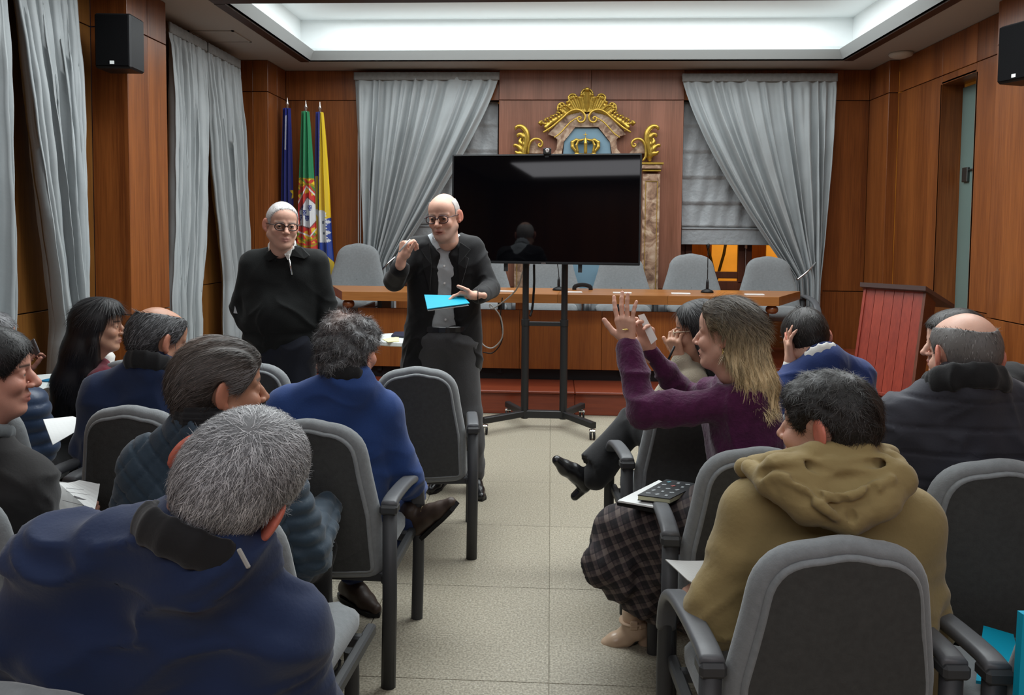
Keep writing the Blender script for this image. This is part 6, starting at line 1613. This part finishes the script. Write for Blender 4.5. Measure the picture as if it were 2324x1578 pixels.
hL = (PV + A3(-.08, .02, -.02), A3(PV[0] - .05, PV[1] + .36, .50), an + A3(0, 0, .03))
kn = J(925, 1130, 3.22); a2 = J(940, 1172, 3.10)
V, F = garment([('c', hL[0], hL[1], .10, .075, {'k': .04}), ('c', hL[1], hL[2], .062, .052, {'k': .02}), ('c', PV + A3(.08, .02, 0), J(905, 1160, 3.2), .10, .085, {'k': .04}), ('c', J(905, 1160, 3.2), J(898, 1225, 3.06), .08, .045, {'k': .03}), ('c', J(905, 1160, 3.2), J(925, 1180, 3.08), .06, .055, {'k': .03})], h=.009, disp=folds(0.0135, 12, 6)); p.part('jeans', V, F, C_['jeans'])
shoe(p, J(945, 1168, 3.06), unit(J(1010, 1128, 3.0) - J(945, 1190, 3.06)), M['brownshoe'], up=unit(A3(-.62, -.1, .78)), laces=True, sc=.95)
shoe(p, an, A3(.35, -.3, 0), M['brownshoe'])
p.body([(PV + A3(0, .03, 0), NB, .09, .06), (NB, hc + A3(0, -.02, -.08), .056, .054), (EL, WLp, .03, .025), (ER, WRp, .03, .025)])

# ============ man in quilted jacket ============
p = Person('man with swept back grey-brown hair and navy quilted jacket, face turned right', base=(-.80, 2.12, .46))
hc = J(497, 880, 2.12)
p.head(hc, -52, 2, 0, sc=1.16, skin='tan', redear=.5, brow=(.12, .10, .09))
V, F = scalp(.0045, .014, men_region(.045, .85, -.092), k=.010)
V = V + vnormals(V, F) * (.002 * np.sin(V[:, 0] * 260 + 40 * V[:, 2]))[:, None]
def th5(P): return (.55 * np.exp(-((P[:, 0] / .045) ** 2 + ((P[:, 1] + .03) / .055) ** 2)) * (P[:, 2] > .06))[:, None]
def c5(P, rs):
    c = colmix([(.075, .060, .052), (.045, .038, .034), (.15, .13, .12), (.022, .020, .019)], [.35, .3, .2, .15])(P, rs); g = np.clip((P[:, 1] - .0) / .06, 0, 1)[:, None] * (P[:, 2:3] < .06); return (c * (1 - g) + np.array([.24, .23, .23]) * g) * (1 - th5(P)) + np.array([.20, .125, .09]) * th5(P)
p.hair(V, F, flatc(V, (.06, .05, .044)), n=20000, length=.03, width=.0012, flow=lambda P: A3(0, -1, -.25) + P * 3 * A3(1, 0, 0) + A3(0, 0, -1.2) * np.clip(-(P[:, 1:2] + .05) * 14, 0, 1), lift=.06, colf=c5, jitter=.10, seg=4)
SL, SR, NB, PV = J(345, 1060, 2.10), J(615, 1085, 2.16), J(468, 965, 2.07), J(480, 1340, 2.12)
EL, ER = J(285, 1240, 2.14), J(688, 1250, 2.22); WLp, WRp = EL + A3(.1, .26, 0), ER + A3(-.02, .28, .02)
pr = torso(SL, SR, NB, PV, A3(.1, 1, 0), chest=.135, waist=.15, depth=.8, sh=.078, trap=.055)
def quilt(V, n):
    u = (V[:, 0] * .95 + V[:, 1] * .3) / .062; w = V[:, 2] / .075; a = (u + w) % 1 - .5; b_ = (u - w) % 1 - .5
    return .006 * (1 - np.exp(-(a / .07) ** 2) - np.exp(-(b_ / .07) ** 2)) + folds(0.0075, 8, 3)(V, n)
V, F = garment(pr + arm(SL, EL, WLp, .078, .064, .044), h=.0075, disp=quilt); p.part('quilted_jacket', V, F, C_['quilt'])
puf = lambda V, n: .010 * np.abs(np.sin(V[:, 2] * 68 + V[:, 0] * 12)) + folds(0.0090, 16, 3)(V, n)
V, F = garment(arm(SR, ER, WRp, .082, .068, .046), h=.0075, disp=puf); p.part('sleeve', V, F, C_['quilt'])
V, F = garment(ringcollar(neckpt(p, NB, .4), A3(0, .1, 1), AWAY, .078, .080, .018, .065), h=.005, disp=lambda V, n: .0025 * np.sin(V[:, 2] * 500)); p.part('ribbed_collar', V, F, C_['black'])
legs(p, PV, -4, C_['black']); p.body([(PV + A3(0, .03, 0), NB, .09, .06), (NB, hc + A3(0, -.02, -.08), .056, .054), (EL, WLp, .03, .025), (ER, WRp, .03, .025)])

# ============ balding man, navy jacket ============
p = Person('balding man with dark grey sides and navy jacket, in front of the long haired woman', base=(-1.50, 3.02, .46))
hc = J(357, 772, 3.05)
p.head(hc, -33, 14, 0, sc=1.16, skin='tan', eyes=True, redear=.5)
reg = men_region(.035, .55, -.070, bald=((0, .005, .125), (.069, .115, .066)))
V, F = scalp(.0045, .009, reg, k=.006)
p.hair(V, F, flatc(V, (.055, .055, .058)), n=4500, length=.03, width=.0026, flow=lambda P: A3(0, -.6, -.6) + P * 4 * A3(1, 0, 0), lift=.12, colf=colmix([(.045, .045, .048), (.10, .10, .105), (.19, .19, .20), (.02, .02, .022)], [.35, .3, .15, .2]), jitter=.15)
SL, SR, NB, PV = J(235, 895, 3.02), J(440, 905, 3.10), J(345, 830, 3.0), J(310, 1110, 3.05)
EL, ER = J(205, 1010, 3.05), J(470, 1040, 3.12); WLp, WRp = EL + A3(.1, .26, 0), ER + A3(-.1, .26, 0)
pr = torso(SL, SR, NB, PV, AWAY, chest=.135, waist=.145, depth=.8, sh=.075, trap=.06) + arm(SL, EL, WLp, .075, .064, .042) + arm(SR, ER, WRp, .075, .064, .042)
V, F = garment(pr, h=.010, disp=folds(0.0120, 7, 101)); p.part('jacket', V, F, C_['navy'])
V, F = garment(ringcollar(neckpt(p, NB, .25), A3(.05, .1, 1), AWAY, .088, .088, .014, .07), h=.006); p.part('collar', V, F, C_['black'])
legs(p, PV, -3, C_['darknavy']); p.body([(PV + A3(0, .03, 0), NB, .09, .06), (NB, hc + A3(0, -.02, -.08), .056, .054), (EL, WLp, .03, .025), (ER, WRp, .03, .025)])

# ============ long haired woman ============
p = Person('woman with very long black hair, fringe and burgundy cardigan in right profile', base=(-2.06, 3.9, .46))
hc = J(223, 737, 3.66)
p.head(hc, -72, 3, 0, sc=1.05, skin='mid', female=True, jaw=.95, redear=.1, brow=(.02, .015, .015), lips=(.36, .14, .12))
def reg(X, Y, Z):
    r = np.where(Z > .052, Y - .125, Y - (.046 + .25 * Z)); r = np.where(Z < -.02, Y - .022, r); return np.maximum(r, -.43 - Z)
def ex(s):
    s.ell((0, .030, .075), (.074, .072, .050), k=.02)
    s.chain([(0, -.03, .02), (0, -.055, -.12), (0, -.10, -.27), (0, -.13, -.42)], [.088, .092, .085, .06], k=.03)
    for x in (-1, 1): s.chain([(x * .05, .01, .02), (x * .066, .008, -.08), (x * .06, -.02, -.22), (x * .05, -.08, -.36)], [.045, .034, .036, .03], k=.02)
V, F = scalp(.006, .016, reg, k=.012, extra=ex, lo=(-.14, -.24, -.48))
p.hair(V, F, flatc(V, (.007, .006, .007)), n=5000, length=.06, width=.002, flow=dflow, lift=.01, colf=colmix([(.008, .007, .008), (.022, .018, .018)], [.75, .25]), seg=4, jitter=.04)
SL, SR, NB, PV = J(205, 862, 3.92), J(232, 868, 3.58), J(218, 820, 3.76), J(225, 1010, 3.80)
EL, ER = J(215, 960, 4.0), J(265, 955, 3.62); WLp, WRp = EL + A3(.2, .1, 0), ER + A3(.15, .2, 0)
pr = torso(SL, SR, NB, PV, A3(.9, .3, 0), chest=.11, waist=.115, depth=.85, sh=.062, spread=.07) + arm(SL, EL, WLp, .058, .052, .04) + arm(SR, ER, WRp, .060, .054, .04)
V, F = garment(pr, h=.009, disp=folds(0.0075, 9, 111)); p.part('cardigan', V, F, C_['burg'])
V, F = garment([('e', NB + A3(.035, -.01, .02), (.06, .065, .04)), ('c', NB + A3(.06, -.02, .0), NB + A3(.105, -.03, -.05), .028, .02)], h=.006, disp=folds(0.0060, 20, 2)); p.part('blouse_collar', V, F, C_['whiteshirt'])
sk = [('c', PV + A3(0, -.08, -.03), J(105, 925, 3.72), .11, .085, {'k': .05}), ('c', PV + A3(0, .08, -.03), J(120, 925, 3.95), .11, .085, {'k': .05}), ('c', J(105, 925, 3.72), J(95, 1080, 3.72), .075, .06, {'k': .03}), ('c', J(120, 925, 3.95), J(110, 1060, 3.95), .075, .06, {'k': .03})]
V, F = garment(sk, h=.012, disp=folds(0.0120, 10, 7)); p.part('skirt', V, F, C_['brown'])
p.body([(PV, NB, .08, .05), (NB, hc + A3(0, 0, -.08), .043, .043), (EL, WLp, .03, .025), (ER, WRp, .03, .025)])

# ============ man in dark coat at the left edge ============
p = Person('man with black hair and black coat in right profile, cut by the left edge', base=(-1.62, 2.12, .46))
hc = J(-26, 843, 2.16)
p.head(hc, -62, 4, 0, sc=1.08, skin='pink', nose=1.15, redear=.5, brow=(.02, .015, .012))
V, F = scalp(.005, .014, men_region(.062, .7, -.07), k=.012)
p.hair(V, F, flatc(V, (.008, .007, .007)), n=6000, length=.022, width=.002, flow=flow_from((0, -.04, .11), .6), lift=.2, colf=colmix([(.009, .008, .008), (.025, .02, .02)], [.7, .3]), curl=1.2)
SL, SR, NB, PV = J(-170, 1090, 2.20), J(52, 1100, 2.16), J(-50, 1000, 2.14), J(-60, 1330, 2.18)
EL, ER = J(-250, 1300, 2.22), J(78, 1270, 2.18); WLp, WRp = EL + A3(.12, .26, 0), J(140, 1222, 2.44)
pr = torso(SL, SR, NB, PV, A3(.2, 1, 0), chest=.135, waist=.15, depth=.8, sh=.078) + arm(SL, EL, WLp, .08, .066, .046) + arm(SR, ER, WRp, .082, .068, .044)
V, F = garment(pr, h=.009, disp=folds(0.0120, 8, 121)); p.part('coat', V, F, C_['coat'])
V, F = garment(ringcollar(neckpt(p, NB, .3), A3(0, .1, 1), AWAY, .080, .082, .012, .04), h=.006); p.part('collar', V, F, cloth('grey_collar', (.10, .11, .115)))
p.hand(WRp + A3(.005, .02, .0), (.3, .8, .1), (-.6, .2, .4), 1, ER, curls=(35, 35, 40, 40), h=.0032)
legs(p, PV, 0, C_['darknavy']); p.body([(PV + A3(0, .03, 0), NB, .09, .06), (NB, hc + A3(0, -.02, -.08), .056, .054), (EL, WLp, .03, .025)])

# ============ grey haired man with phone at the left edge ============
p = Person('grey haired man in a navy puffer jacket raising a phone, cut by the left edge', base=(-2.16, 3.1, .46))
hc = J(-28, 770, 3.24)
p.head(hc, -48, 4, 0, sc=1.05, skin='pink', redear=.5)
V, F = scalp(.005, .010, men_region(.05, .8, -.07), k=.012)
p.hair(V, F, flatc(V, (.13, .13, .135)), n=2000, length=.03, width=.003, flow=flow_from((0, -.04, .11), .6), lift=.2, colf=colmix([(.20, .20, .21), (.10, .10, .11)]))
SL, SR, NB, PV = J(-120, 905, 3.24), J(58, 925, 3.2), J(-38, 860, 3.2), J(-40, 1110, 3.2)
EL, ER = J(-160, 1010, 3.25), J(88, 1015, 3.28); WLp, WRp = EL + A3(.2, .2, 0), J(48, 862, 3.52)
pr = torso(SL, SR, NB, PV, A3(.1, 1, 0), chest=.135, waist=.145, depth=.8, sh=.075) + arm(SL, EL, WLp, .078, .066, .044) + arm(SR, ER, WRp, .082, .070, .042)
V, F = garment(pr, h=.009, disp=lambda V, n: .011 * np.abs(np.sin(V[:, 2] * 50 + 6 * V[:, 0])) ** .7); p.part('puffer_jacket', V, F, C_['puffer'])
p.hand(WRp + A3(0, 0, .015), (.15, .1, 1), (.3, .9, .1), -1, ER, curls=((50, 50, 20), (60, 50, 20), (65, 50, 20), (65, 50, 20)), thumb=(40, 10), h=.003)
legs(p, PV, 0, C_['black'], shoes=False); p.body([(PV + A3(0, .03, 0), NB, .09, .06), (NB, hc + A3(0, -.02, -.08), .056, .054), (EL, WLp, .03, .025)])
ph = empty('smartphone', J(66, 798, 3.56), 'slim grey smartphone held up at the left edge', 'phone')
B().box((0, 0, 0), (.075, .009, .15), R=rotm(-15, -10, 62), bev=.003).build('case', mat('phone_grey', (.10, .10, .11), .35), ph)
B().box((0, .0055, 0), (.068, .001, .142), R=rotm(-15, -10, 62)).build('display', screen_m, ph)

# ============ standing man, black sweater ============
TO = A3(0, -1, 0)
p = Person('standing man with short white hair and glasses in a black half-zip sweater', base=(*J(645, 900, 4.42)[:2], 0))
hc = J(640, 509, 4.36)
p.head(hc, -148, 6, -2, sc=1.09, skin='fair', h=.003, jaw=1.10, redear=.6, brow=(.40, .36, .33), browd=.5, lips=(.45, .20, .18), iris=(.06, .07, .08), glasses=dict(color=(.02, .012, .012), w=.0245, hgt=.0185, thick=.0026))
reg = men_region(.035, .50, -.075)
V, F = scalp(.004, .0045, reg, k=.006)
p.hair(V, F, flatc(V, (.50, .48, .47)), n=5000, length=.014, width=.0022, flow=flow_from((0, -.05, .1), .8), lift=.2, colf=colmix([(.55, .53, .52), (.40, .38, .37), (.65, .64, .63)]))
SR, SL, NB, PV = J(574, 600, 4.42), J(716, 598, 4.46), J(648, 572, 4.44), J(640, 760, 4.46)
ER, EL = J(546, 700, 4.45), J(740, 690, 4.48); WRp, WLp = J(592, 782, 4.34), J(752, 775, 4.40)
fw = A3(.15, -1, 0)
pr = torso(SL, SR, NB, PV, fw, chest=.135, waist=.155, depth=.85, belly=.02, sh=.070, trap=.055, spread=.075) + arm(SR, ER, WRp, .070, .058, .042) + arm(SL, EL, WLp, .070, .058, .042)
fl = folds(0.0090, 8, 131)
V, F = garment(pr, h=.008, disp=lambda V, n: fl(V, n) - .010 * np.exp(-((V[:, 2] - (PV[2] + .02)) / .02) ** 2)); p.part('sweater', V, F, C_['blackknit'])
def flap(P, pts, th, name, m):
    pts = [np.asarray(q, float) for q in pts]; nrm = unit(np.cross(pts[1] - pts[0], pts[2] - pts[0])); b = B().rings([[q - nrm * th / 2 for q in pts], [q + nrm * th / 2 for q in pts]]); return P.bpart(b, name, m)
ncp = neckpt(p, NB, .30, (-.006, -.010, 0)); sV = V
V, F = garment(ringcollar(ncp + A3(0, 0, .012), unit(A3(.05, -.50, 1)), fw, .073, .070, .008, .048, openf=.22), h=.0042); p.part('shirt_collar', V, F, C_['whiteshirt'])
V, F = garment(ringcollar(ncp + A3(0, 0, -.012), unit(A3(.05, -.50, 1)), fw, .084, .082, .010, .036, openf=.35), h=.0045); p.part('collar', V, F, C_['blackknit'])
def lay(P, V, pix, th, name, m, off=.004):
    pts = [hit(V, x, y) + A3(0, -off, 0) for x, y in pix]; c = np.mean(pts, 0); r = [[q + A3(0, th, 0) for q in pts], [q - A3(0, th * .5, 0) for q in pts]]; return P.bpart(B().rings(r), name, m)
lay(p, sV, [(645, 578), (640, 566), (622, 560), (600, 583), (612, 592)], .012, 'collar_flap', C_['blackknit'], .010)
lay(p, sV, [(663, 580), (670, 566), (684, 560), (704, 580), (692, 587)], .012, 'collar_flap', C_['blackknit'], .010)
lay(p, sV, [(646, 574), (640, 565), (652, 572), (664, 565), (662, 577), (656, 590)], .008, 'shirt_placket', C_['whiteshirt'], .016)
b = B().tube([hit(sV, 656, 580) + A3(0, -.012, 0), hit(sV, 659, 600) + A3(0, -.002, 0), hit(sV, 663, 624) + A3(0, -.002, 0)], .0055, 8); p.bpart(b, 'zip', M['chrome'], smooth=True)
b = B().box(hit(sV, 657, 582) + A3(0, -.022, 0), (.018, .008, .03), bev=.003); p.bpart(b, 'zip_slider', C_['whiteshirt'])
b = B().rings([[J(533, 694, 4.39), J(539, 712, 4.38), J(530, 711, 4.38)], [J(533, 694, 4.385), J(539, 712, 4.375), J(530, 711, 4.375)]]); p.bpart(b, 'sleeve_badge', mat('pale_grey_patch', (.35, .36, .37), .7))
gx = PV[0]; y0 = PV[1]
trousers(p, PV, [(A3(gx - .09, y0, .90), A3(gx - .12, y0 - .02, .50), A3(gx - .13, y0 + .02, .12)), (A3(gx + .09, y0, .90), A3(gx + .12, y0 - .02, .50), A3(gx + .13, y0 + .02, .12))], C_['darknavy'], r=(.115, .085, .08, .065))
for s in (-1, 1): shoe(p, A3(gx + s * .13, y0 + .02, .093), A3(s * .2, -1, 0), M['blackshoe'])
p.hand(WRp + A3(.02, .06, -.02), (.3, .05, -.95), (.4, .9, .1), 1, None, curls=(15, 15, 15, 15), sc=.85, thumb=(15, 0))
p.hand(WLp + A3(0, -.01, -.02), (-.1, -.05, -1), (-.9, .2, .0), 1, None, curls=(25, 25, 30, 30))
p.body([(PV, NB, .10, .06), (NB + A3(0, 0, -.03), hc + A3(0, 0, -.09), .055, .052)])

# ============ standing speaker, black blazer ============
p = Person('standing bald man with glasses, black velvet blazer and grey shirt, speaking', base=(*J(1015, 900, 4.55)[:2], 0))
hc = J(1008, 490, 4.42)
p.head(hc, 166, 10, 3, sc=1.10, skin='fair', h=.003, mouth=.004, stubble=.35, redear=.7, brow=(.30, .24, .20), browd=.6, nose=1.05, lips=(.36, .13, .11), iris=(.03, .03, .04), glasses=dict(color=(.035, .012, .018), w=.0265, hgt=.0195, thick=.0025))
reg = men_region(.022, .10, -.072, bald=((0, .02, .125), (.072, .13, .085)))
V, F = scalp(.004, .003, reg, k=.004)
p.hair(V, F, flatc(V, (.48, .44, .42)), n=3500, length=.008, width=.002, flow=flow_from((0, -.05, .1), .8), lift=.15, colf=colmix([(.55, .52, .50), (.42, .39, .37)]))
SR, SL, NB, PV = J(946, 566, 4.52), J(1070, 566, 4.56), J(1009, 541, 4.53), J(1008, 755, 4.58)
ER, EL = J(896, 638, 4.40), J(1112, 655, 4.50); WRp, WLp = J(910, 592, 4.18), J(1082, 672, 4.22)
fw = A3(-.12, -1, 0)
pr = torso(SL, SR, NB, PV, fw, chest=.118, waist=.105, depth=.85, sh=.06, trap=.045, spread=.06, belly=.0)
V, F = garment(pr, h=.008, disp=folds(0.0060, 12, 141)); p.part('shirt', V, F, C_['shirt']); shV = V
pr = torso(SL, SR, NB, PV + A3(0, 0, -.02), fw, chest=.135, waist=.125, depth=.88, sh=.070, trap=.048, spread=.10)
hem = [('c', PV + A3(-.12, 0, 0), PV + A3(-.155, 0, -.19), .11, .10, {'k': .04, 'flat': (fw, .9)}), ('c', PV + A3(.11, 0, 0), PV + A3(.135, 0, -.17), .105, .09, {'k': .04, 'flat': (fw, .9)}), ('c', PV + A3(-.1, .05, 0), PV + A3(.1, .05, -.19), .11, .11, {'k': .04})]
cut = []
for (x, y, d, r) in ((1010, 548, 4.40, .060), (1012, 600, 4.37, .104), (1011, 680, 4.37, .112), (1008, 745, 4.38, .135), (1006, 835, 4.38, .19)): cut.append((J(x, y, d), r))
for i in range(4): cut[i] = cut[i]
cp = [('c', cut[i][0] + A3(0, -.02, 0), cut[i + 1][0] + A3(0, -.02, 0), cut[i][1], cut[i + 1][1], {'m': 's', 'k': .006}) for i in range(4)]
ins = [('c', NB + A3(0, 0, .02), PV + A3(0, 0, -.05), .095, .115, {'m': 's', 'k': .01})]
pr2 = pr + hem + cp + ins + arm(SR, ER, J(909, 612, 4.24), .068, .058, .048) + arm(SL, EL, J(1088, 671, 4.25), .068, .058, .048)
fl = folds(0.0090, 8, 151)
V, F = garment(pr2, h=.006, disp=lambda V, n: fl(V, n)); p.part('blazer', V, F, C_['velvet'])
ncp = neckpt(p, NB, .25, (-.002, -.010, 0)); bzV = V
V, F = garment(ringcollar(ncp + A3(0, 0, .010), unit(A3(-.05, -.60, 1)), fw, .068, .070, .008, .052, openf=.12), h=.0042); p.part('shirt_collar', V, F, C_['shirt'])
lay(p, shV, [(1004, 560), (996, 549), (984, 540), (981, 552), (992, 566)], .010, 'collar_flap', C_['shirt'], .010)
lay(p, shV, [(1014, 561), (1024, 550), (1036, 538), (1038, 550), (1026, 564)], .010, 'collar_flap', C_['shirt'], .010)
lay(p, bzV, [(974, 552), (980, 600), (976, 660), (962, 610), (958, 588), (966, 584), (956, 566)], .010, 'lapel', C_['velvet'], .006)
lay(p, bzV, [(1044, 550), (1040, 600), (1044, 660), (1058, 610), (1064, 586), (1056, 582), (1068, 566)], .010, 'lapel', C_['velvet'], .006)
btn = mat('white_button', (.75, .75, .75), .3)
for (x, y) in ((1008, 604), (1009, 643), (1011, 726)):
    b = B().lathe([(.0065, -.005), (.0065, .004), (.002, .005)], hit(shV, x, y), 12, R=[[1, 0, 0], [0, 0, -1], [0, 1, 0]]); p.bpart(b, 'button', btn)
b = B(); bc = J(1008, 746, 4.50)
b.sweep([bc + A3(.155 * math.cos(a), .118 * math.sin(a) + .05, 0) for a in np.linspace(0, 2 * math.pi, 30)[:-1]], rrect(.008, .036, .003, 1), closed=True); b.box(bc + A3(0, -.072, 0), (.045, .008, .035), bev=.003); p.bpart(b, 'belt', M['blackshoe'])
gx, y0 = PV[0], PV[1]; aL = J(1076, 1098, 4.62); aR = J(1000, 1085, 4.72)
trousers(p, PV, [(A3(gx - .08, y0, .93), A3(gx - .09, y0 - .01, .50), A3(aR[0], aR[1], .11)), (A3(gx + .09, y0, .93), A3(gx + .15, y0 - .02, .50), A3(aL[0], aL[1], .11))], C_['grey'], r=(.112, .083, .078, .066))
shoe(p, A3(aR[0], aR[1], .093), A3(-.2, -1, 0), M['blackshoe'], sc=1.05); shoe(p, A3(aL[0], aL[1], .093), A3(.35, -1, 0), M['blackshoe'], sc=1.05)
p.hand(J(911, 590, 4.18), (.18, -.05, 1), (.75, .5, .1), -1, J(906, 618, 4.25), sc=1.05, curls=((62, 70, 25), (70, 75, 30), (75, 80, 40), (80, 85, 45)), thumb=(30, 25), spread=2, h=.0027)
p.hand(J(1082, 671, 4.22), (-1, -.25, .05), (.05, -.3, -.8), 1, EL, sc=1.05, curls=((25, 20, 15), (30, 25, 15), (35, 25, 15), (40, 25, 15)), thumb=(38, -60), spread=3, h=.0027)
b = B(); wc = J(1086, 671, 4.235); b.sweep([wc + A3(0, .036 * math.cos(a), .033 * math.sin(a)) for a in np.linspace(0, 2 * math.pi, 20)[:-1]], rrect(.018, .006, .002, 1), closed=True, up=(1, 0, 0)); p.bpart(b, 'watch', M['blackplastic'])
p.body([(PV, NB, .09, .055), (NB + A3(0, 0, -.03), hc + A3(0, 0, -.09), .055, .052)])
b = B().tube([A3(0, 0, 0), A3(.062, -.015, .068)], [.0048, .0042], 10); o = b.build('marker_pen', mat('white_plastic', (.75, .75, .75), .3), smooth=True); o.location = tuple(J(906, 572, 4.12)); tag(o, 'white pen pinched in the raised hand of the speaker', 'pen')

# ------------------------------------------------------------------ things held or lying on laps
def sheet(name, pts, th, m, label, cat, curve=0.0, fw_=None):
    pts = [np.asarray(q, float) for q in pts]; c = np.mean(pts, 0); nrm = unit(np.cross(pts[1] - pts[0], pts[3] - pts[0])); n = 8; V = []; F = []
    for k in (0, 1):
        for i in range(n + 1):
            for j in range(n + 1):
                u, v = i / n, j / n; q = (pts[0] * (1 - u) + pts[1] * u) * (1 - v) + (pts[3] * (1 - u) + pts[2] * u) * v
                V.append(q - c + nrm * (th * k + curve * math.sin(math.pi * u) + curve * .5 * v * v))
    o_ = (n + 1) ** 2
    for i in range(n):
        for j in range(n):
            a = i * (n + 1) + j; F += [(a, a + 1, a + n + 2, a + n + 1), (o_ + a, o_ + a + n + 1, o_ + a + n + 2, o_ + a + 1)]
    for i in range(n):
        for a, b_ in ((i * (n + 1), (i + 1) * (n + 1)), (i * (n + 1) + n, (i + 1) * (n + 1) + n), (i, i + 1), (n * (n + 1) + i, n * (n + 1) + i + 1)): F.append((a, b_, b_ + o_, a + o_))
    o = mesh_obj(name, V, F, m, smooth=False); o.location = tuple(c); return tag(o, label, cat)
teal = mat('teal_card', (.0, .33, .50), .55, spec=.3)
sheet('teal_folder', [J(963, 669, 4.12), J(1050, 671, 4.20), J(1066, 688, 4.12), J(970, 701, 4.02)], .006, teal, 'teal blue card folder held at waist height by the speaker', 'folder')
dz = A3(0, .0, -.010)
sheet('paper', [J(971, 702, 4.03) + dz, J(1064, 690, 4.12) + dz, J(1050, 675, 4.2) + dz, J(966, 674, 4.12) + dz], .002, paper, 'white paper edge showing beneath the speaker\'s teal folder', 'paper')
sheet('paper', [J(132, 1096, 2.50), J(180, 1090, 2.52), J(226, 1098, 2.50), J(212, 1165, 2.42)], .001, paper, 'curling printed white sheet held by the man in the black coat', 'paper', .006)
o = sheet('paper', [J(125, 1092, 2.52), J(226, 1098, 2.54), J(205, 1176, 2.44), J(138, 1190, 2.42)], .001, paper, 'printed white handout behind the curling sheet, lower left', 'paper', .01)
ink = mat('printed_ink', (.22, .22, .23), .8)
for (x0_, y0_, x1_, y1_, w_i) in ((168, 1127, 203, 1139, .006), (142, 1136, 200, 1150, .0018), (150, 1116, 205, 1124, .0012), (150, 1108, 190, 1112, .0012)):
    a_ = J(x0_, y0_, 2.462); b_i = J(x1_, y1_, 2.462); l_ = np.array(o.location); B().tube([a_ - l_, b_i - l_], w_i / 2, 4).build('printed_line', ink, o)
sheet('paper', [J(98, 952, 3.1), J(165, 945, 3.2), J(205, 960, 3.15), J(120, 1010, 3.0)], .003, paper, 'white papers on the lap beside the navy puffer jacket', 'paper')
sheet('paper', [J(1510, 1270, 2.34), J(1610, 1272, 2.32), J(1600, 1330, 2.26), J(1560, 1315, 2.26)], .004, paper, 'white papers on the knee of the man in the olive jacket', 'paper', .004)
sheet('paper', [J(1448, 716, 2.90), J(1462, 712, 2.90), J(1492, 770, 2.88), J(1478, 782, 2.88)], .0015, paper, 'white paper slip held in the plum sweater woman\'s far hand', 'paper')
# black tray-like folder, sheets and notebook on the skirt
zl = .625
LPZ = lambda x, y, z=zl: WZ(x, y, z)
sheet('black_folder', [LPZ(1400, 1140), LPZ(1500, 1095), LPZ(1590, 1125), LPZ(1500, 1160)], .012, M['blackplastic'], 'black folder lying on the tartan skirt under white sheets', 'folder')
sheet('paper', [LPZ(1402, 1136, zl + .016), LPZ(1495, 1090, zl + .016), LPZ(1518, 1098, zl + .016), LPZ(1495, 1152, zl + .016)], .006, paper, 'white sheets on the black folder beside the notebook', 'paper')
nbk = empty('notebook', (0, 0, 0), 'dark notebook with pale edges and small icons on the lap of the woman in plum', 'notebook')
q4 = [LPZ(1447, 1131, zl + .03), LPZ(1512, 1095, zl + .03), LPZ(1588, 1106, zl + .03), LPZ(1520, 1140, zl + .03)]
pc = np.mean(q4, 0); nbk.location = tuple(pc)
def slab(pts, z0, z1, name, m, par): b = B().rings([[(q[0] - pc[0], q[1] - pc[1], z0) for q in pts], [(q[0] - pc[0], q[1] - pc[1], z1) for q in pts]]); return b.build(name, m, par)
slab(q4, -.008, -.005, 'back_cover', M['blackplastic'], nbk); slab([pc + (q - pc) * .985 for q in q4], -.005, .009, 'pages', mat('cream_pages', (.60, .60, .40), .8), nbk); cov = slab(q4, .009, .012, 'cover', mat('charcoal_cover', (.025, .027, .03), .5), nbk)
icm = [mat('icon_grey', (.30, .32, .33), .6), mat('icon_teal', (.12, .32, .38), .6), mat('icon_red', (.40, .12, .10), .6)]
for i in range(3):
    for j in range(5):
        u, v = .2 + .28 * i, .14 + .18 * j; q = (q4[0] * (1 - u) + q4[3] * u) * (1 - v) + (q4[1] * (1 - u) + q4[2] * u) * v
        B().box((q[0] - pc[0], q[1] - pc[1], .0128), (.016, .010, .001), R=rotm(30 * ((i + j) % 3))).build('printed_icon', icm[(i * 2 + j) % 3 if (i + j) % 4 == 0 else 0], cov)
# teal folder on the empty chair at the right edge
sheet('teal_folder', [WZ(2232, 1420, .50), WZ(2300, 1440, .50), WZ(2330, 1560, .50), WZ(2215, 1545, .50)], .008, teal, 'teal folder lying on the grey seat at the lower right corner', 'folder')
sheet('teal_bag', [J(2322, 1395, 1.62), J(2460, 1395, 1.62), J(2440, 1700, 1.60), J(2308, 1640, 1.60)], .02, teal, 'teal bag hanging on the chair back at the right edge', 'bag')
